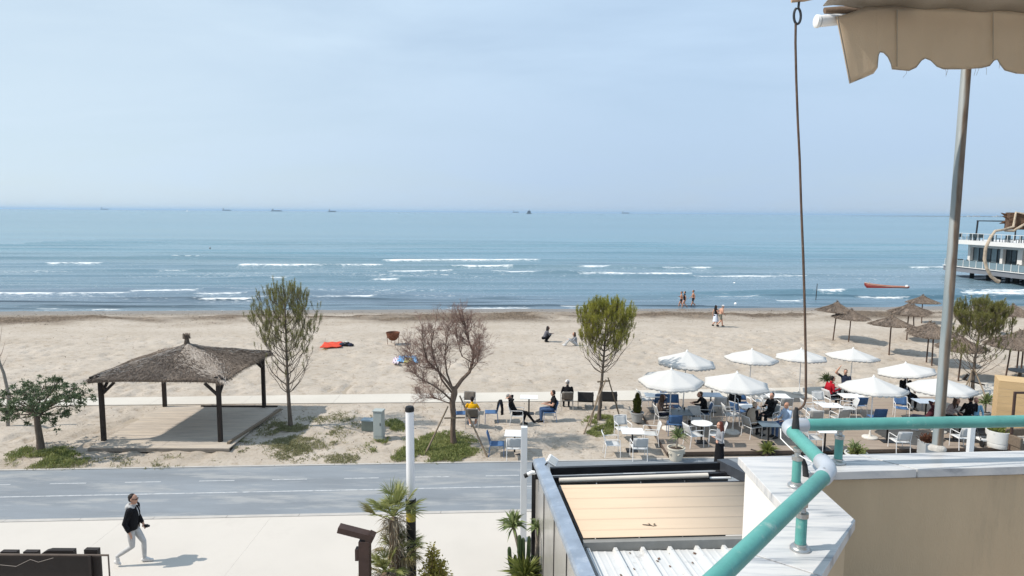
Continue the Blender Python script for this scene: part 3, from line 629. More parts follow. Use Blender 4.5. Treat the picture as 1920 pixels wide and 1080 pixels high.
# ------------------------------------------------------------------ cafe extension below
def extension():
    zt = 3.2
    WA = mat('grey_metal_panel', (.40, .385, .365), .25, .08, 1.2, .04, 10, .5, .2, dirt=((.25, .25, .25), 1.5, .6, .5))
    CAP = mat('flashing_metal', (.34, .39, .46), .38, .2, 2.2, .2, 12, .5, .5, dirt=((.55, .58, .62), 4, .55, .6))
    FAB = mat('cream_canvas', (.545, .43, .32), .9, .04, 1.5, .12, 70, .1, dirt=((.50, .39, .28), .8, .66, .35), stretch=(.4, 3, 1))
    FRM = mat('black_frame_metal', (.016, .016, .018), .4, .2, 3)
    A = Vector((.52, 14.55, 0)); B = Vector((1.32, 7.2, 0)); d = (B-A).normalized(); nrm = Vector((d.y, -d.x, 0))   # nrm looks right
    if nrm.x < 0: nrm = -nrm
    st = thing('screen_wall', 'tall grey metal screen wall with bluish flashing along the cafe roof', 'wall', A)
    npan = 6; L = (B-A).length
    for i in range(npan):
        a = A+d*(L*i/npan+.006)+nrm*.06-A; c = A+d*(L*(i+1)/npan-.006)+nrm*.06-A
        bx = MB(); bx.beam(a+Vector((0, 0, 1.6)), c+Vector((0, 0, 1.6)), .05, 3.08); bx.build('wall_panel', WA, st, bevel=.004)
        MB().beam(c+nrm*-.03+Vector((0, 0, .05)), c+nrm*-.03+Vector((0, 0, 3.1)), .02, .03).build('panel_trim', FRM, st)
    MB().beam(nrm*.0+Vector((0, 0, .05))-d*.01, nrm*.0+Vector((0, 0, 3.1))-d*.01, .10, .05).build('end_post', FRM, st)
    for i in range(3):
        a = d*(L*i/3+.002); c = d*(L*(i+1)/3-.002)
        b = MB(); 
        prof = [(-.03, 3.08), (-.03, 3.16), (.0, 3.20), (.22, 3.225), (.235, 3.10)]
        vs = [a+nrm*u+Vector((0, 0, z)) for u, z in prof]+[c+nrm*u+Vector((0, 0, z)) for u, z in prof]; n = 5
        b.add(vs, [(k, k+1, n+k+1, n+k) for k in range(n-1)]+[tuple(range(n-1, -1, -1)), tuple(range(n, 2*n))])
        b.add([vs[4], vs[0], vs[n], vs[n+4]], [(0, 1, 2, 3)])
        b.build('flashing', CAP, st)
    # pergola awning frame
    P = thing('retractable_awning', 'retractable cream canvas roof stretched in a black frame on the cafe extension', 'awning', (1.0, 13.3, 0))
    O = Vector(P.location); X2 = 4.95
    def fb(name, a, b_, w_, h_, m=FRM): return MB().beam(Vector(a)-O, Vector(b_)-O, w_, h_).build(name, m, P, bevel=.004)
    fb('front_beam', (.86, 14.30, 3.02), (4.75, 14.60, 3.06), .09, .16)
    fb('front_beam', (.90, 14.02, 2.93), (4.78, 14.30, 2.96), .10, .14, mat('black_gloss_metal', (.02, .02, .023), .25))
    fb('gutter', (.95, 13.62, 2.86), (4.8, 13.92, 2.86), .30, .05)
    MB().tube([Vector((1.02, 13.78, 3.02))-O, Vector((4.2, 14.02, 3.06))-O], .052, 16).build('roller_tube', mat('cream_tube', (.62, .57, .50), .6, .06, 3), P, True)
    MB().beam(Vector((4.25, 14.02, 3.0))-O, Vector((4.7, 14.05, 3.0))-O, .05, .03).build('bracket', WHITE, P)
    fb('front_beam', (.98, 13.36, 3.02), (4.8, 13.58, 3.05), .07, .12)
    fb('side_beam', (4.72, 14.7, 3.06), (5.15, 12.6, 3.30), .26, .22, mat('charcoal_side_beam', (.045, .05, .06), .45, .2, 3))
    fb('side_rail', (1.00, 13.3, 3.04), (1.24, 10.98, 3.08), .06, .10)
    yl = [13.22, 13.05, 12.56, 12.10, 11.66, 11.24, 10.98]
    for i in range(6):
        b = MB(); nn = 8
        for k in range(nn+1):
            t = k/nn; y = yl[i]+(yl[i+1]-yl[i])*t; z = 3.15+.006*abs(math.sin(math.pi*t))*(1 if i else 3) 
            xl = 1.0+(13.22-y)*.105
            b.v += [tuple(Vector((xl, y, z))-O), tuple(Vector((X2, y+.2, z+.02))-O)]
        for k in range(nn): b.f.append((2*k, 2*k+2, 2*k+3, 2*k+1)); b.m.append(0)
        f = b.build('canvas_section', FAB, P, True); md = f.modifiers.new('t', 'SOLIDIFY'); md.thickness = .006
    fb('rear_beam', (1.22, 10.93, 3.04), (4.9, 11.13, 3.06), .12, .16, mat('grey_beam', (.23, .225, .21), .6, .1, 4))
    tw = thing('twig', 'dry broken twig lying on the cream canvas roof', 'twig', (2.42, 11.42, 3.163))
    tb = MB(); tb.tube([(-.10, .03, .008), (-.03, .01, .012), (.04, .0, .01), (.08, -.03, .008)], [.006, .008, .007, .003], 6); tb.tube([(.0, .0, .01), (.03, .03, .015)], [.006, .003], 5); tb.build('stick', WOODDK, tw)
    for dx, dy, a in ((.07, -.02, .4), (.05, .02, 2.2), (.09, .01, 1.1)):
        lf = MB(); ca, sa = math.cos(a), math.sin(a); lf.add([(dx, dy, .004), (dx+.05*ca-.014*sa, dy+.05*sa+.014*ca, .014), (dx+.09*ca, dy+.09*sa, .006), (dx+.05*ca+.014*sa, dy+.05*sa-.014*ca, .012)], [(0, 1, 2, 3)]); lf.build('dry_leaf', STAKE, tw)
    # corrugated white sheet roof towards the house
    RF = mat('dirty_white_sheet', (.56, .56, .55), .5, .06, 1.5, .1, 40, .4, dirt=((.27, .255, .24), 1.7, .60, .75))
    q = thing('sheet_metal_roof', 'dirty white ribbed metal sheet roof below the balcony', 'roof', (1.3, 10.85, 2.96)); O2 = Vector(q.location)
    for i in range(8):
        xa = 1.30+.462*i; ya = 10.86+.06*(xa-1.3); 
        def pt(u, v, z): return Vector((xa+u+v*.105, ya-v, z+v*.012))-O2
        z = 2.97; Ls = 6.2
        prof = [(-.045, .0), (-.022, .062), (.022, .062), (.045, .0), (.12, 0), (.15, .006), (.18, 0), (.26, 0), (.29, .006), (.32, 0), (.415, 0)]
        rs = [0, .5, 1.5, 3, Ls]
        b = MB()
        for v in rs: b.v += [tuple(pt(u, v, z+h)) for u, h in prof]
        n = len(prof)
        for r_ in range(len(rs)-1):
            for k in range(n-1): b.f.append((r_*n+k, r_*n+k+1, (r_+1)*n+k+1, (r_+1)*n+k)); b.m.append(0)
        o = b.build('roof_sheet', RF, q); md = o.modifiers.new('t', 'SOLIDIFY'); md.thickness = .004; md.offset = -1
        sc = MB()
        for v in (.12, 1.2, 2.4, 3.6): sc.lathe(pt(0, v, z+.062), [(.014, 0), (.014, .005), (.007, .012)], 8)
        sc.build('roof_screw', STEEL, o)
    MB().beam(Vector((1.18, 10.84, 2.93))-O2, Vector((1.86, 4.6, 3.0))-O2, .10, .12).build('edge_flashing', RF, q, bevel=.004)
    lb = MB()
    for _ in range(70):
        x = random.uniform(1.6, 4.6); v = random.random()**1.4*3.4; a = random.random()*6.3; c0 = Vector((x+v*.105, 10.8-v, 2.983+v*.012))-O2; r = random.uniform(.012, .045)
        lb.add([c0+Vector((r*math.cos(a+k*1.57)*(1 if k % 2 else .5), r*math.sin(a+k*1.57), .004*k)) for k in range(4)], [(0, 1, 2, 3)])
    tag(lb.build('fallen_leaves', mat('dead_leaf', (.13, .075, .05), .9, .5, 30)), kind='stuff'); bpy.data.objects['fallen_leaves'].location = O2
    # the front of the extension under the roof
    fw = thing('cafe_glazing', 'dark glazed cafe frontage under the canvas roof', 'facade', (1, 14.3, 0))
    for i in range(4):
        MB().box((i*.98+.42, .08+i*.06, 1.45), (.9, .03, 2.7)).build('glass_panel', mat('dark_glass', (.02, .025, .03), .06, spec=.6), fw)
        MB().box((i*.98-.05, .08+i*.06, 1.45), (.06, .06, 2.8)).build('mullion', FRM, fw)
    # floodlight and camera at the corner
    fl = thing('floodlight', 'white floodlight tilted up on the corner of the screen wall', 'floodlight', G(1032, 872, 3.22)); 
    Mf = Matrix.Rotation(R(35), 3, 'Y') @ Matrix.Rotation(R(-38), 3, 'X')
    MB().box((0.04, .0, .10), (.22, .09, .18), M=Mf).build('lamp_housing', WHITE, fl, bevel=.012)
    MB().box(Vector((.04, 0, .10))+Mf @ Vector((0, -.049, 0)), (.17, .006, .13), M=Mf).build('lens', mat('lamp_glass', (.55, .56, .55), .15), fl)
    MB().tube([(-.12, 0, -.1), (-.10, 0, .02), (-.04, 0, .07)], .018, 8).build('bracket', BLACK, fl, True)
    cm = thing('security_camera', 'white bullet security camera with black hood on the screen wall corner', 'camera', G(1002, 890, 3.0))
    MB().tube([(.10, .02, .02), (-.05, .0, .05), (-.16, -.02, .0)], [.04, .045, .042], 14).build('camera_body', WHITE, cm, True)
    MB().tube([(-.15, -.02, .004), (-.22, -.03, -.03)], [.046, .044], 14).build('hood', BLACK, cm, True)
    MB().box((.06, .02, .0), (.10, .10, .20)).build('wall_bracket', BLACK, cm, bevel=.01)
extension()
# ------------------------------------------------------------------ thatched pergola
THATCH = mat('grey_brown_thatch', (.175, .138, .112), .95, .35, 2.0, .5, 30, .1, dirt=((.27, .235, .20), 1.1, .55, .6))
STRAW = leafmat('thatch_straw', (.13, .10, .08), (.33, .27, .22), .9, .05, 1.3)
def pergola():
    C0 = Vector((-12.85, 26.6, 0)); hx, hy = 2.15, 2.22
    t = thing('thatched_pergola', 'square thatched pergola on four dark posts over a plank platform', 'pergola', C0)
    ze = 2.42; zr = V(360, 646, 26.6).z
    for sx in (-1, 1):
        for sy in (-1, 1):
            p = MB(); p.beam((sx*hx, sy*hy, .12), (sx*hx, sy*hy, ze-.05), .145, .145, up=(0, 1, 0)); p.build('post', WOODDK, t, bevel=.012)
            for ax in (0, 1):
                b = MB(); a = Vector((sx*hx, sy*hy, ze-.58)); c = Vector((sx*(hx-(.5 if ax == 0 else 0)), sy*(hy-(.5 if ax else 0)), ze-.10)); b.beam(a, c, .08, .09); b.build('brace', WOODDK, t)
    for s in (-1, 1):
        MB().beam((-2.40, s*hy, ze+.01), (2.40, s*hy, ze+.01), .10, .14).build('beam', WOODDK, t)
        MB().beam((s*hx, -2.42, ze+.12), (s*hx, 2.42, ze+.12), .10, .12).build('beam', WOODDK, t)
    for sx in (-1, 1):
        for sy in (-1, 1): MB().beam((sx*2.4, sy*2.45, ze+.1), (0, 0, zr-.12), .08, .10).build('rafter', WOODDK, t)
    # roof: four concave slopes with thickness, straw on top
    e = 2.46; ey = 2.52; n = 22
    def surf(u, v):       # u,v in -1..1
        r = max(abs(u), abs(v)); q = math.hypot(u, v)
        z = ze+.13+(zr-ze-.13)*(1-r)**1.06*(1.0-.10*math.sin(math.pi*min(1, r)))-.03*math.sin(u*7)*math.sin(v*6)*r
        z += .05*max(0, 1-r*6)
        z += .10*(1-abs(abs(u)-abs(v)))*r*(1-r)*1.2 - .10*(abs(u*v))**4
        return Vector((u*e, v*ey, z))
    b = MB(); N = 40
    for i in range(N+1):
        for k in range(N+1): b.v.append(tuple(surf(-1+2*i/N, -1+2*k/N)))
    for i in range(N):
        for k in range(N): a = i*(N+1)+k; b.f.append((a, a+N+1, a+N+2, a+1)); b.m.append(0)
    ro = b.build('roof', THATCH, t, True); md = ro.modifiers.new('t', 'SOLIDIFY'); md.thickness = .13; md.offset = -1
    P, D, L = [], [], []
    for _ in range(42000):
        u, v = random.uniform(-1, 1), random.uniform(-1, 1); p = surf(u, v); r = max(abs(u), abs(v))
        if abs(u) > abs(v): d = Vector((math.copysign(1, u), v*.55, 0))
        else: d = Vector((u*.55, math.copysign(1, v), 0))
        q = surf(min(1, max(-1, u+d.x*.05)), min(1, max(-1, v+d.y*.05)))-p
        if q.length < .02: q = Vector((d.x, d.y, -.5))
        q = q.normalized()+Vector((random.gauss(0, .10), random.gauss(0, .07), .025+abs(random.gauss(0, .035))))
        P.append(p+Vector((0, 0, .004))); D.append(q); L.append(random.uniform(.10, .24))
    for _ in range(2200):
        s = random.choice((0, 1, 2, 3)); k = random.uniform(-1, 1); u, v = [(1, k), (-1, k), (k, 1), (k, -1)][s]
        P.append(surf(u, v)-Vector((0, 0, random.uniform(0, .10)))); D.append(Vector((u*(s < 2)*.7, v*(s > 1)*.7, -.6))+Vector((random.gauss(0, .12), random.gauss(0, .12), 0))); L.append(random.uniform(.05, .15))
    leafmesh('straw', P, D, np.array(L), .010, STRAW, ro, bend=.3, kind='stuff')
    P, D, L = [], [], []
    for _ in range(5200):
        h = random.random()**1.25; sx, sy = random.choice(((1, -1),)*7+((-1, -1), (1, 1), (-1, 1))); wd = .035+.10*math.sin(math.pi*min(1, h*1.1)); u = sx*min(1, max(0, h+random.gauss(0, wd))); v = sy*min(1, max(0, h+random.gauss(0, wd))); p = surf(u, v)
        P.append(p+Vector((0, 0, .012))); q = surf(u*.9+sx*.1, v*.9+sy*.1)-p; q = q.normalized() if q.length > .02 else Vector((sx, sy, -.5)).normalized(); D.append(q+Vector((random.gauss(0, .12), random.gauss(0, .12), .06))); L.append(random.uniform(.10, .32))
    leafmesh('pale_straw', P, D, np.array(L), .014, leafmat('bleached_straw', (.30, .25, .21), (.56, .51, .46), .9, .05, 1.3), ro, bend=.3, kind='stuff')
    # twisted finial
    f = MB(); f.lathe((0, 0, zr-.20), [(.30, -.08), (.17, .05), (.095, .17), (.062, .30), (.055, .40), (.075, .46), (.105, .54), (.09, .62), (.03, .66)], 14)
    fo = f.build('finial', THATCH, t, True)
    P, D, L = [], [], []
    for _ in range(1100):
        a = random.random()*6.283; h = random.random(); z = zr-.25+h*.60; r = .22*(1-h)**2.4+.055
        P.append((r*math.cos(a), r*math.sin(a), z)); D.append((math.cos(a)*(.5*(1-h)+.05), math.sin(a)*(.5*(1-h)+.15), -1+h*.6)); L.append(random.uniform(.07, .17))
    for _ in range(420):
        a = random.random()*6.283; P.append((.09*math.cos(a), .09*math.sin(a), zr+.22+random.random()*.2)); D.append((math.cos(a)*.6, math.sin(a)*.6, random.uniform(-.2, .9))); L.append(random.uniform(.04, .10))
    leafmesh('straw', P, D, np.array(L), .012, STRAW, fo, kind='stuff')
    # platform of worn boards on a concrete edge
    PW = mat('grey_worn_board', (.45, .395, .335), .9, .18, 1.6, .3, 30, .2, stretch=(.6, 6, 1), dirt=((.50, .43, .345), .8, .48, .8))
    pl = thing('plank_platform', 'low weathered grey plank platform under the thatched pergola', 'platform', C0)
    x0, x1 = -2.25, 2.75; y0, y1 = -2.95, 2.35; nb = 28; dy = (y1-y0)/nb
    for i in range(nb):
        for (a, c) in ((x0, x0+2.5), (x0+2.506, x1)):
            j = random.uniform(-.003, .003)
            MB().box(((a+c)/2, y0+dy*(i+.5), .105+j), (c-a, dy-.012, .035)).build('plank', PW, pl)
    MB().box(((x0+x1)/2, y0-.02, .045), (x1-x0+.06, .05, .12)).build('edge_board', mat('edge_board', (.20, .175, .15), .9, .2, 2, .3, 30), pl)
    MB().box(((x0+x1)/2, y0+.2, .02), (x1-x0, .3, .1)).build('joist', WOODDK, pl)
    MB().beam((2.55, -2.5, .16), (3.0, 1.8, .16), .10, .09).build('loose_beam', STAKE, pl)
    MB().beam((-.6, 2.25, .15), (2.7, 2.30, .15), .07, .06).build('loose_beam', WOODDK, pl)
pergola()
# ------------------------------------------------------------------ trees and plants
BARK = mat('grey_brown_bark', (.13, .105, .085), .95, .35, 9, .8, 50, .1, stretch=(1, 1, .35))
BARKD = mat('dark_bark', (.15, .11, .085), .95, .35, 9, .9, 50, .1, stretch=(1, 1, .3))
TWIG = mat('reddish_twig', (.24, .155, .125), .9, .25, 6)
NEEDLE = leafmat('pine_needles', (.125, .140, .04), (.31, .29, .10), .5, .42, 2.2)
NEEDLEY = leafmat('yellow_green_pine_needles', (.165, .185, .03), (.46, .43, .09), .5, .45, 2.4)
def pine(label, base, top, halfw, crown0, needles, dens=1.0, seed=1, bare=0, flat=0, lean=0., group='young pine trees along the path', tufts=26, upright=.7, whorls=13):
    rnd = random.Random(seed); base = Vector(base)
    t = thing('pine_tree', label, 'tree', base, 0, group); H = top-base.z
    tr = []; 
    for i in range(12):
        h = i/11; tr.append(Vector((lean*h*h+.04*math.sin(h*5+seed), .03*math.sin(h*4+1+seed), H*.985*h)))
    MB().tube(tr, [.085*(1-.86*i/11)*(1.25 if i == 0 else 1) for i in range(12)], 10).build('trunk', BARK, t, True)
    lm = MB(); P, D, L = [], [], []
    def tr_at(z):
        h = min(.999, z/(H*.985)); i = int(h*11); f = h*11-i; return tr[i].lerp(tr[i+1], f)
    def tuft(p, d, n, ln):               # a bottle brush of needles round a shoot that turns up to the light
        d = (d.normalized()*.45+Vector((0, 0, .9))).normalized(); sl = ln*rnd.uniform(1.3, 2.4); lm.tube([p, p+d*sl], [.006, .004], 4, cap=False)
        for _ in range(int(n*1.9)):
            q = d*rnd.uniform(.5, 1.1)+Vector((rnd.gauss(0, .38), rnd.gauss(0, .38), rnd.gauss(0, .28))); P.append(p+d*sl*(rnd.random()**.8)); D.append(q); L.append(ln*rnd.uniform(.55, 1.0))
    z0 = crown0-base.z; span = H-z0
    for wv in range(whorls):
        f = (wv+.3*rnd.random())/whorls; z = z0+span*.90*f
        env = (.74+.26*math.sin(math.pi*min(1, f*1.2))) if f < .42 else (1.0-.80*((f-.42)/.58)**1.6)
        if flat: env = min(1, env*1.12+.08)
        nb = 6 if f < .75 else 4
        for k in range(nb):
            a = 2*math.pi*(k+rnd.random()*.8)/nb+wv*1.3; ln = halfw*env*rnd.uniform(.68, 1.05)
            p0 = tr_at(z); rise = min(ln*upright*rnd.uniform(.85, 1.2), max(.06, H-.10-span*(.18 if flat else .24)*(ln/halfw)**1.8-z))
            pts = []
            for i in range(7):
                s = i/6; pts.append(p0+Vector((math.cos(a)*ln*(s**.9), math.sin(a)*ln*(s**.9), rise*(.55*s+.45*s**2.2)))+Vector((rnd.gauss(0, .014), rnd.gauss(0, .014), 0))*s*3)
            lm.tube(pts, [.019*(1-.75*i/6)*(1-.4*f) for i in range(7)], 5)
            live = f > bare
            nt_ = int((4+5*env)*dens) if live else int(rnd.uniform(1, 3)*dens)
            for j in range(nt_):
                s = (1-.60*(rnd.random()**1.3)) if live else 1-.28*rnd.random(); i = min(5, int(s*6)); q = pts[i].lerp(pts[i+1], s*6-i)
                sd = Vector((rnd.gauss(0, 1), rnd.gauss(0, 1), rnd.gauss(.5, .5))).normalized(); l2 = rnd.uniform(.10, .32)*(.6+.4*env); e = q+sd*l2+Vector((0, 0, l2*.35))
                lm.tube([q, q.lerp(e, .5)+Vector((0, 0, -.01)), e], [.007, .006, .004], 4)
                tuft(e, (e-q).normalized()*.6+Vector((0, 0, .5)), tufts, .135)
                if live: tuft(q.lerp(e, .55), sd, tufts//2, .12)
            if live: tuft(pts[-1], (pts[-1]-pts[-2]).normalized(), tufts, .14)
            else:
                for j in range(4):
                    s = rnd.uniform(.4, 1); i = min(5, int(s*6)); q = pts[i].lerp(pts[i+1], s*6-i); e = q+Vector((rnd.gauss(0, .16), rnd.gauss(0, .16), rnd.gauss(.14, .1))); lm.tube([q, e], [.006, .003], 4)
    for _ in range(5): tuft(tr[-1]+Vector((0, 0, -.06*_)), Vector((0, 0, 1)), tufts, .17)
    lm.build('branches', BARK, t, True)
    leafmesh('needles', P, D, np.array(L), .0065, needles, t, kind='stuff')
    return t
def stakes(label, tops_feet, thick=.028):
    t = thing('tree_stakes', label, 'stakes', tops_feet[0][1])
    o = Vector(t.location)
    for a, c in tops_feet: MB().tube([Vector(c)-o, Vector(a)-o], [thick*1.1, thick*.9], 8).build('stake', STAKE, t, True)
    return t
def zpx(px, py, Y): return V(px, py, Y).z
p = GG(545, 800); pine('tall sparse pine tree beside the thatched pergola with bare lower limbs', p, zpx(536, 530, p.y), 1.36, zpx(540, 738, p.y), NEEDLE, 1.15, 3, .24, lean=-.18, tufts=24, upright=1.30, whorls=12)
p = GG(1125, 788); pine('bright green round-topped pine tree propped by stakes near the parasols', p, zpx(1136, 564, p.y), 1.12, zpx(1130, 702, p.y), NEEDLEY, 1.5, 5, .16, 1, lean=.22, tufts=34, upright=1.05, whorls=12)
st = stakes('three grey timber stakes propping the round-topped pine tree', [(V(1136, 712, p.y), GG(1094, 815)), (V(1128, 715, p.y+.1), GG(1106, 798)), (V(1140, 708, p.y), GG(1163, 785))])
o = Vector(st.location); MB().beam(V(1120, 716, p.y-.02)-o, V(1144, 714, p.y-.02)-o, .03, .06).build('cross_batten', STAKE, st)
p = GG(1822, 735); pine('broad pine tree with many bare lower branches beyond the right parasols', p, zpx(1842, 564, p.y), 1.40, zpx(1832, 705, p.y), NEEDLE, 1.9, 9, .36, 1, lean=.35, tufts=44, upright=1.0, whorls=12)
st = stakes('grey timber stakes propping the broad pine behind the right parasols', [(V(1826, 690, p.y), GG(1853, 755)), (V(1826, 690, p.y+.1), GG(1800, 750)), (V(1822, 694, p.y-.1), GG(1812, 752))], .035)
o = Vector(st.location); MB().beam(V(1806, 711, p.y-.15)-o, V(1846, 722, p.y-.15)-o, .035, .07).build('cross_batten', WOODDK, st)
MB().beam(V(1806, 712, p.y-.1)-o, V(1815, 702, p.y-.1)-o, .05, .12).build('cross_batten', WOODDK, st)
def bare_tree():
    rnd = random.Random(4); base = GG(851, 836); Y = base.y
    t = thing('bare_tree', 'leafless tree with a crooked forked trunk and fine reddish twigs', 'tree', base)
    W = lambda x, y, dy=0.: V(x, y, Y+dy)-base
    tk = MB(); tk.tube([Vector((0, 0, -.05)), W(849, 810), W(850, 780), W(848, 755), W(852, 738), W(853, 725)], [.13, .10, .095, .11, .12, .085], 12)
    limbs = [([(853, 730), (866, 712), (880, 698), (886, 680), (888, 660), (881, 645), (874, 625), (871, 604)], .095, .4), ([(850, 732), (838, 715), (826, 700), (814, 690), (801, 676), (794, 650), (792, 628)], .07, -.5),
             ([(851, 735), (838, 700), (834, 670), (836, 645), (841, 618)], .05, .8), ([(846, 750), (830, 735), (812, 722), (792, 712), (776, 700)], .05, -.9), ([(850, 740), (828, 712), (812, 668), (809, 645), (814, 618)], .05, .2),
             ([(848, 758), (826, 750), (806, 744), (785, 748)], .035, .5), ([(880, 698), (895, 680), (900, 655), (898, 630)], .03, -.6), ([(886, 680), (866, 668), (858, 642), (856, 618)], .03, .3), ([(814, 690), (790, 688), (772, 676), (768, 655)], .03, .4)]
    tw = MB(); nt_ = [0]
    def grow(p, d, ln, r, lev):
        pts = [p]; q = p.copy(); dd = d.copy(); n = 4
        for i in range(n):
            dd = (dd+Vector((rnd.gauss(0, .20), rnd.gauss(0, .20), rnd.gauss(.04 if lev < 3 else -.02, .16)))).normalized(); q = q+dd*ln/n; pts.append(q.copy())
        tw.tube(pts, [r*(1-.55*i/n) for i in range(n+1)], 4 if lev > 1 else 5, cap=False)
        if lev < 4:
            m = [3, 4, 4, 3][lev] if lev < 4 else 0
            for k in range(m):
                s = rnd.uniform(.3, 1); i = min(n-1, int(s*n)); qq = pts[i].lerp(pts[i+1], s*n-i)
                nd = (dd+Vector((rnd.gauss(0, .50), rnd.gauss(0, .50), rnd.gauss(.16, .38)))).normalized(); grow(qq, nd, ln*rnd.uniform(.5, .8), max(.0030, r*.55), lev+1)
    for pl, r, dp in limbs:
        n = len(pl); pts = [W(x, y, dp*(i/(n-1))) for i, (x, y) in enumerate(pl)]
        tk.tube(pts, [r*.80*(1-.74*i/(n-1)) for i in range(n)], 8)
        for k in range(int(15+14*n/6)):
            s = rnd.uniform(.28, 1)*(n-1); i = min(n-2, int(s)); q = pts[i].lerp(pts[i+1], s-i)
            d = ((pts[i+1]-pts[i]).normalized()*.7+Vector((rnd.gauss(0, .6), rnd.gauss(0, .6), rnd.gauss(.35, .35)))).normalized(); grow(q, d, rnd.uniform(.26, .56), r*.12+.0045, 1)
        grow(pts[-1], (pts[-1]-pts[-2]).normalized(), .55, r*.20+.003, 1)
    tk.build('trunk', BARKD, t, True); o = tw.build('twigs', TWIG, t); o['kind'] = 'stuff'
    st = stakes('pair of leaning timber stakes bracing the leafless forked tree', [(V(840, 762, Y-.1), GG(797, 852)), (V(862, 742, Y-.1), GG(914, 858))], .032)
    so_ = Vector(st.location); MB().beam(V(833, 784, Y-.08)-so_, V(872, 783, Y-.08)-so_, .03, .05).build('cross_batten', STAKE, st)
bare_tree()
def broadleaf():
    rnd = random.Random(8); base = GG(77, 846); Y = base.y
    t = thing('broadleaf_tree', 'small spreading evergreen tree with dark glossy leaves left of the pergola', 'tree', base)
    W = lambda x, y, dy=0.: V(x, y, Y+dy)-base
    tk = MB(); tk.tube([Vector((0, 0, -.05)), W(75, 825), W(71, 800), W(69, 782), W(72, 768)], [.15, .115, .105, .10, .085], 12)
    tips = [(-15, 738, 0), (10, 775, -.5), (20, 742, .5), (40, 730, -.6), (60, 722, .4), (82, 722, -.2), (105, 728, .5), (140, 728, 0), (152, 742, -.3), (138, 760, .3), (118, 775, -.5), (95, 790, -.7), (30, 785, .4), (0, 760, .8), (75, 745, -1.0), (110, 748, -.8), (70, 745, 1.), (120, 745, .8), (40, 755, -1.0), (-25, 765, .2), (90, 765, -1.0), (60, 770, -.9), (110, 716, 0), (50, 740, 0), (25, 768, -.7), (130, 748, -.6)]
    P, D, L = [], [], []
    for x, y, dy in tips:
        e = W(x, y, dy); a = W(71, 778); m = a.lerp(e, .5)+Vector((0, 0, .12 if y < 770 else -.02))
        tk.tube([a, a.lerp(m, .6)+Vector((rnd.gauss(0, .03), 0, .02)), m, e], [.045, .032, .022, .01], 6)
        for c in range(9):
            cc = e+Vector((rnd.gauss(0, .20), rnd.gauss(0, .22), rnd.gauss(0, .13)))
            tk.tube([m.lerp(e, .6), cc], [.008, .004], 4)
            for _ in range(38):
                d = Vector((rnd.gauss(0, 1), rnd.gauss(0, 1), rnd.gauss(.35, .8))); P.append(cc+d*.055*rnd.random()); D.append(d); L.append(rnd.uniform(.055, .10))
    tk.build('trunk', BARK, t, True)
    leafmesh('foliage', P, D, np.array(L), .034, leafmat('dark_glossy_leaf', (.042, .070, .032), (.165, .205, .105), .38, .15, 3), t, kind='stuff')
    b = thing('bare_sapling', 'bare grey sapling leaning in from the left edge of the beach', 'tree', GG(-2, 800)); o = Vector(b.location); Yb = o.y
    MB().tube([Vector((.35, 0, 0)), V(16, 740, Yb)-o, V(7, 700, Yb)-o, V(-1, 680, Yb)-o, V(-10, 640, Yb)-o], [.07, .062, .055, .05, .03], 9).build('trunk', mat('pale_grey_bark', (.24, .215, .185), .95, .2, 8, .6, 40), b, True)
    tb = MB(); 
    for a, c, m in (((-3, 675), (10, 640), (4, 660)), ((-6, 660), (4, 610), (0, 640)), ((2, 690), (14, 668), (8, 680))): tb.tube([V(*a, Yb)-o, V(*m, Yb)-o, V(*c, Yb)-o], [.012, .008, .003], 5)
    tb.build('twigs', TWIG, b)
broadleaf()
# ---- grass
GRASS = leafmat('grass_blade', (.12, .16, .04), (.32, .33, .125), .6, .3, 1.4)
DRYG = leafmat('pale_dry_grass', (.16, .165, .07), (.32, .30, .17), .7, .3, 1.2)
def grass(name, areas, m, hgt, label=None):
    P, D, L = [], [], []
    for (x0, y0, x1, y1, n, soft) in areas:
        c = ((x0+x1)/2, (y0+y1)/2); k = 0
        while k < n:
            u, v = random.uniform(-1, 1), random.uniform(-1, 1); r = u*u+v*v
            if r > 1 or random.random() < (r**2)*soft: k += .3; continue
            p = GG(c[0]+u*(x1-x0)/2, c[1]+v*(y1-y0)/2)
            dn = float(fbm(np.array([p.x*1.6+9]), np.array([p.y*1.6]), 5, 3)[0])
            if dn < .40+.14*soft*random.random(): k += .25; continue
            k += 1; h = hgt*(1.15-.6*r)*(.6+dn)
            for _ in range(4):
                P.append((p.x+random.gauss(0, .03), p.y+random.gauss(0, .03), p.z+.0)); D.append((random.gauss(0, .55), random.gauss(0, .55), 1)); L.append(h*random.uniform(.5, 1.25))
    o = leafmesh(name, P, D, np.array(L), .020, m, None, bend=.8, kind='stuff'); return o
grass('grass', [(8, 836, 172, 880, 1500, .6), (678, 812, 912, 874, 2600, 1), (780, 808, 900, 868, 1700, .5), (1090, 776, 1160, 820, 1500, .4), (715, 786, 760, 826, 500, .5)], GRASS, .17)
grass('dry_grass', [(455, 772, 660, 872, 2400, 1.2), (500, 800, 590, 870, 900, 1), (560, 770, 720, 815, 700, 1.2), (600, 850, 700, 872, 400, 1), (640, 820, 930, 876, 1100, 1.2), (435, 818, 470, 850, 220, .6), (90, 850, 440, 884, 330, 1.4), (0, 850, 180, 884, 400, 1), (500, 790, 580, 815, 500, .8)], DRYG, .10)
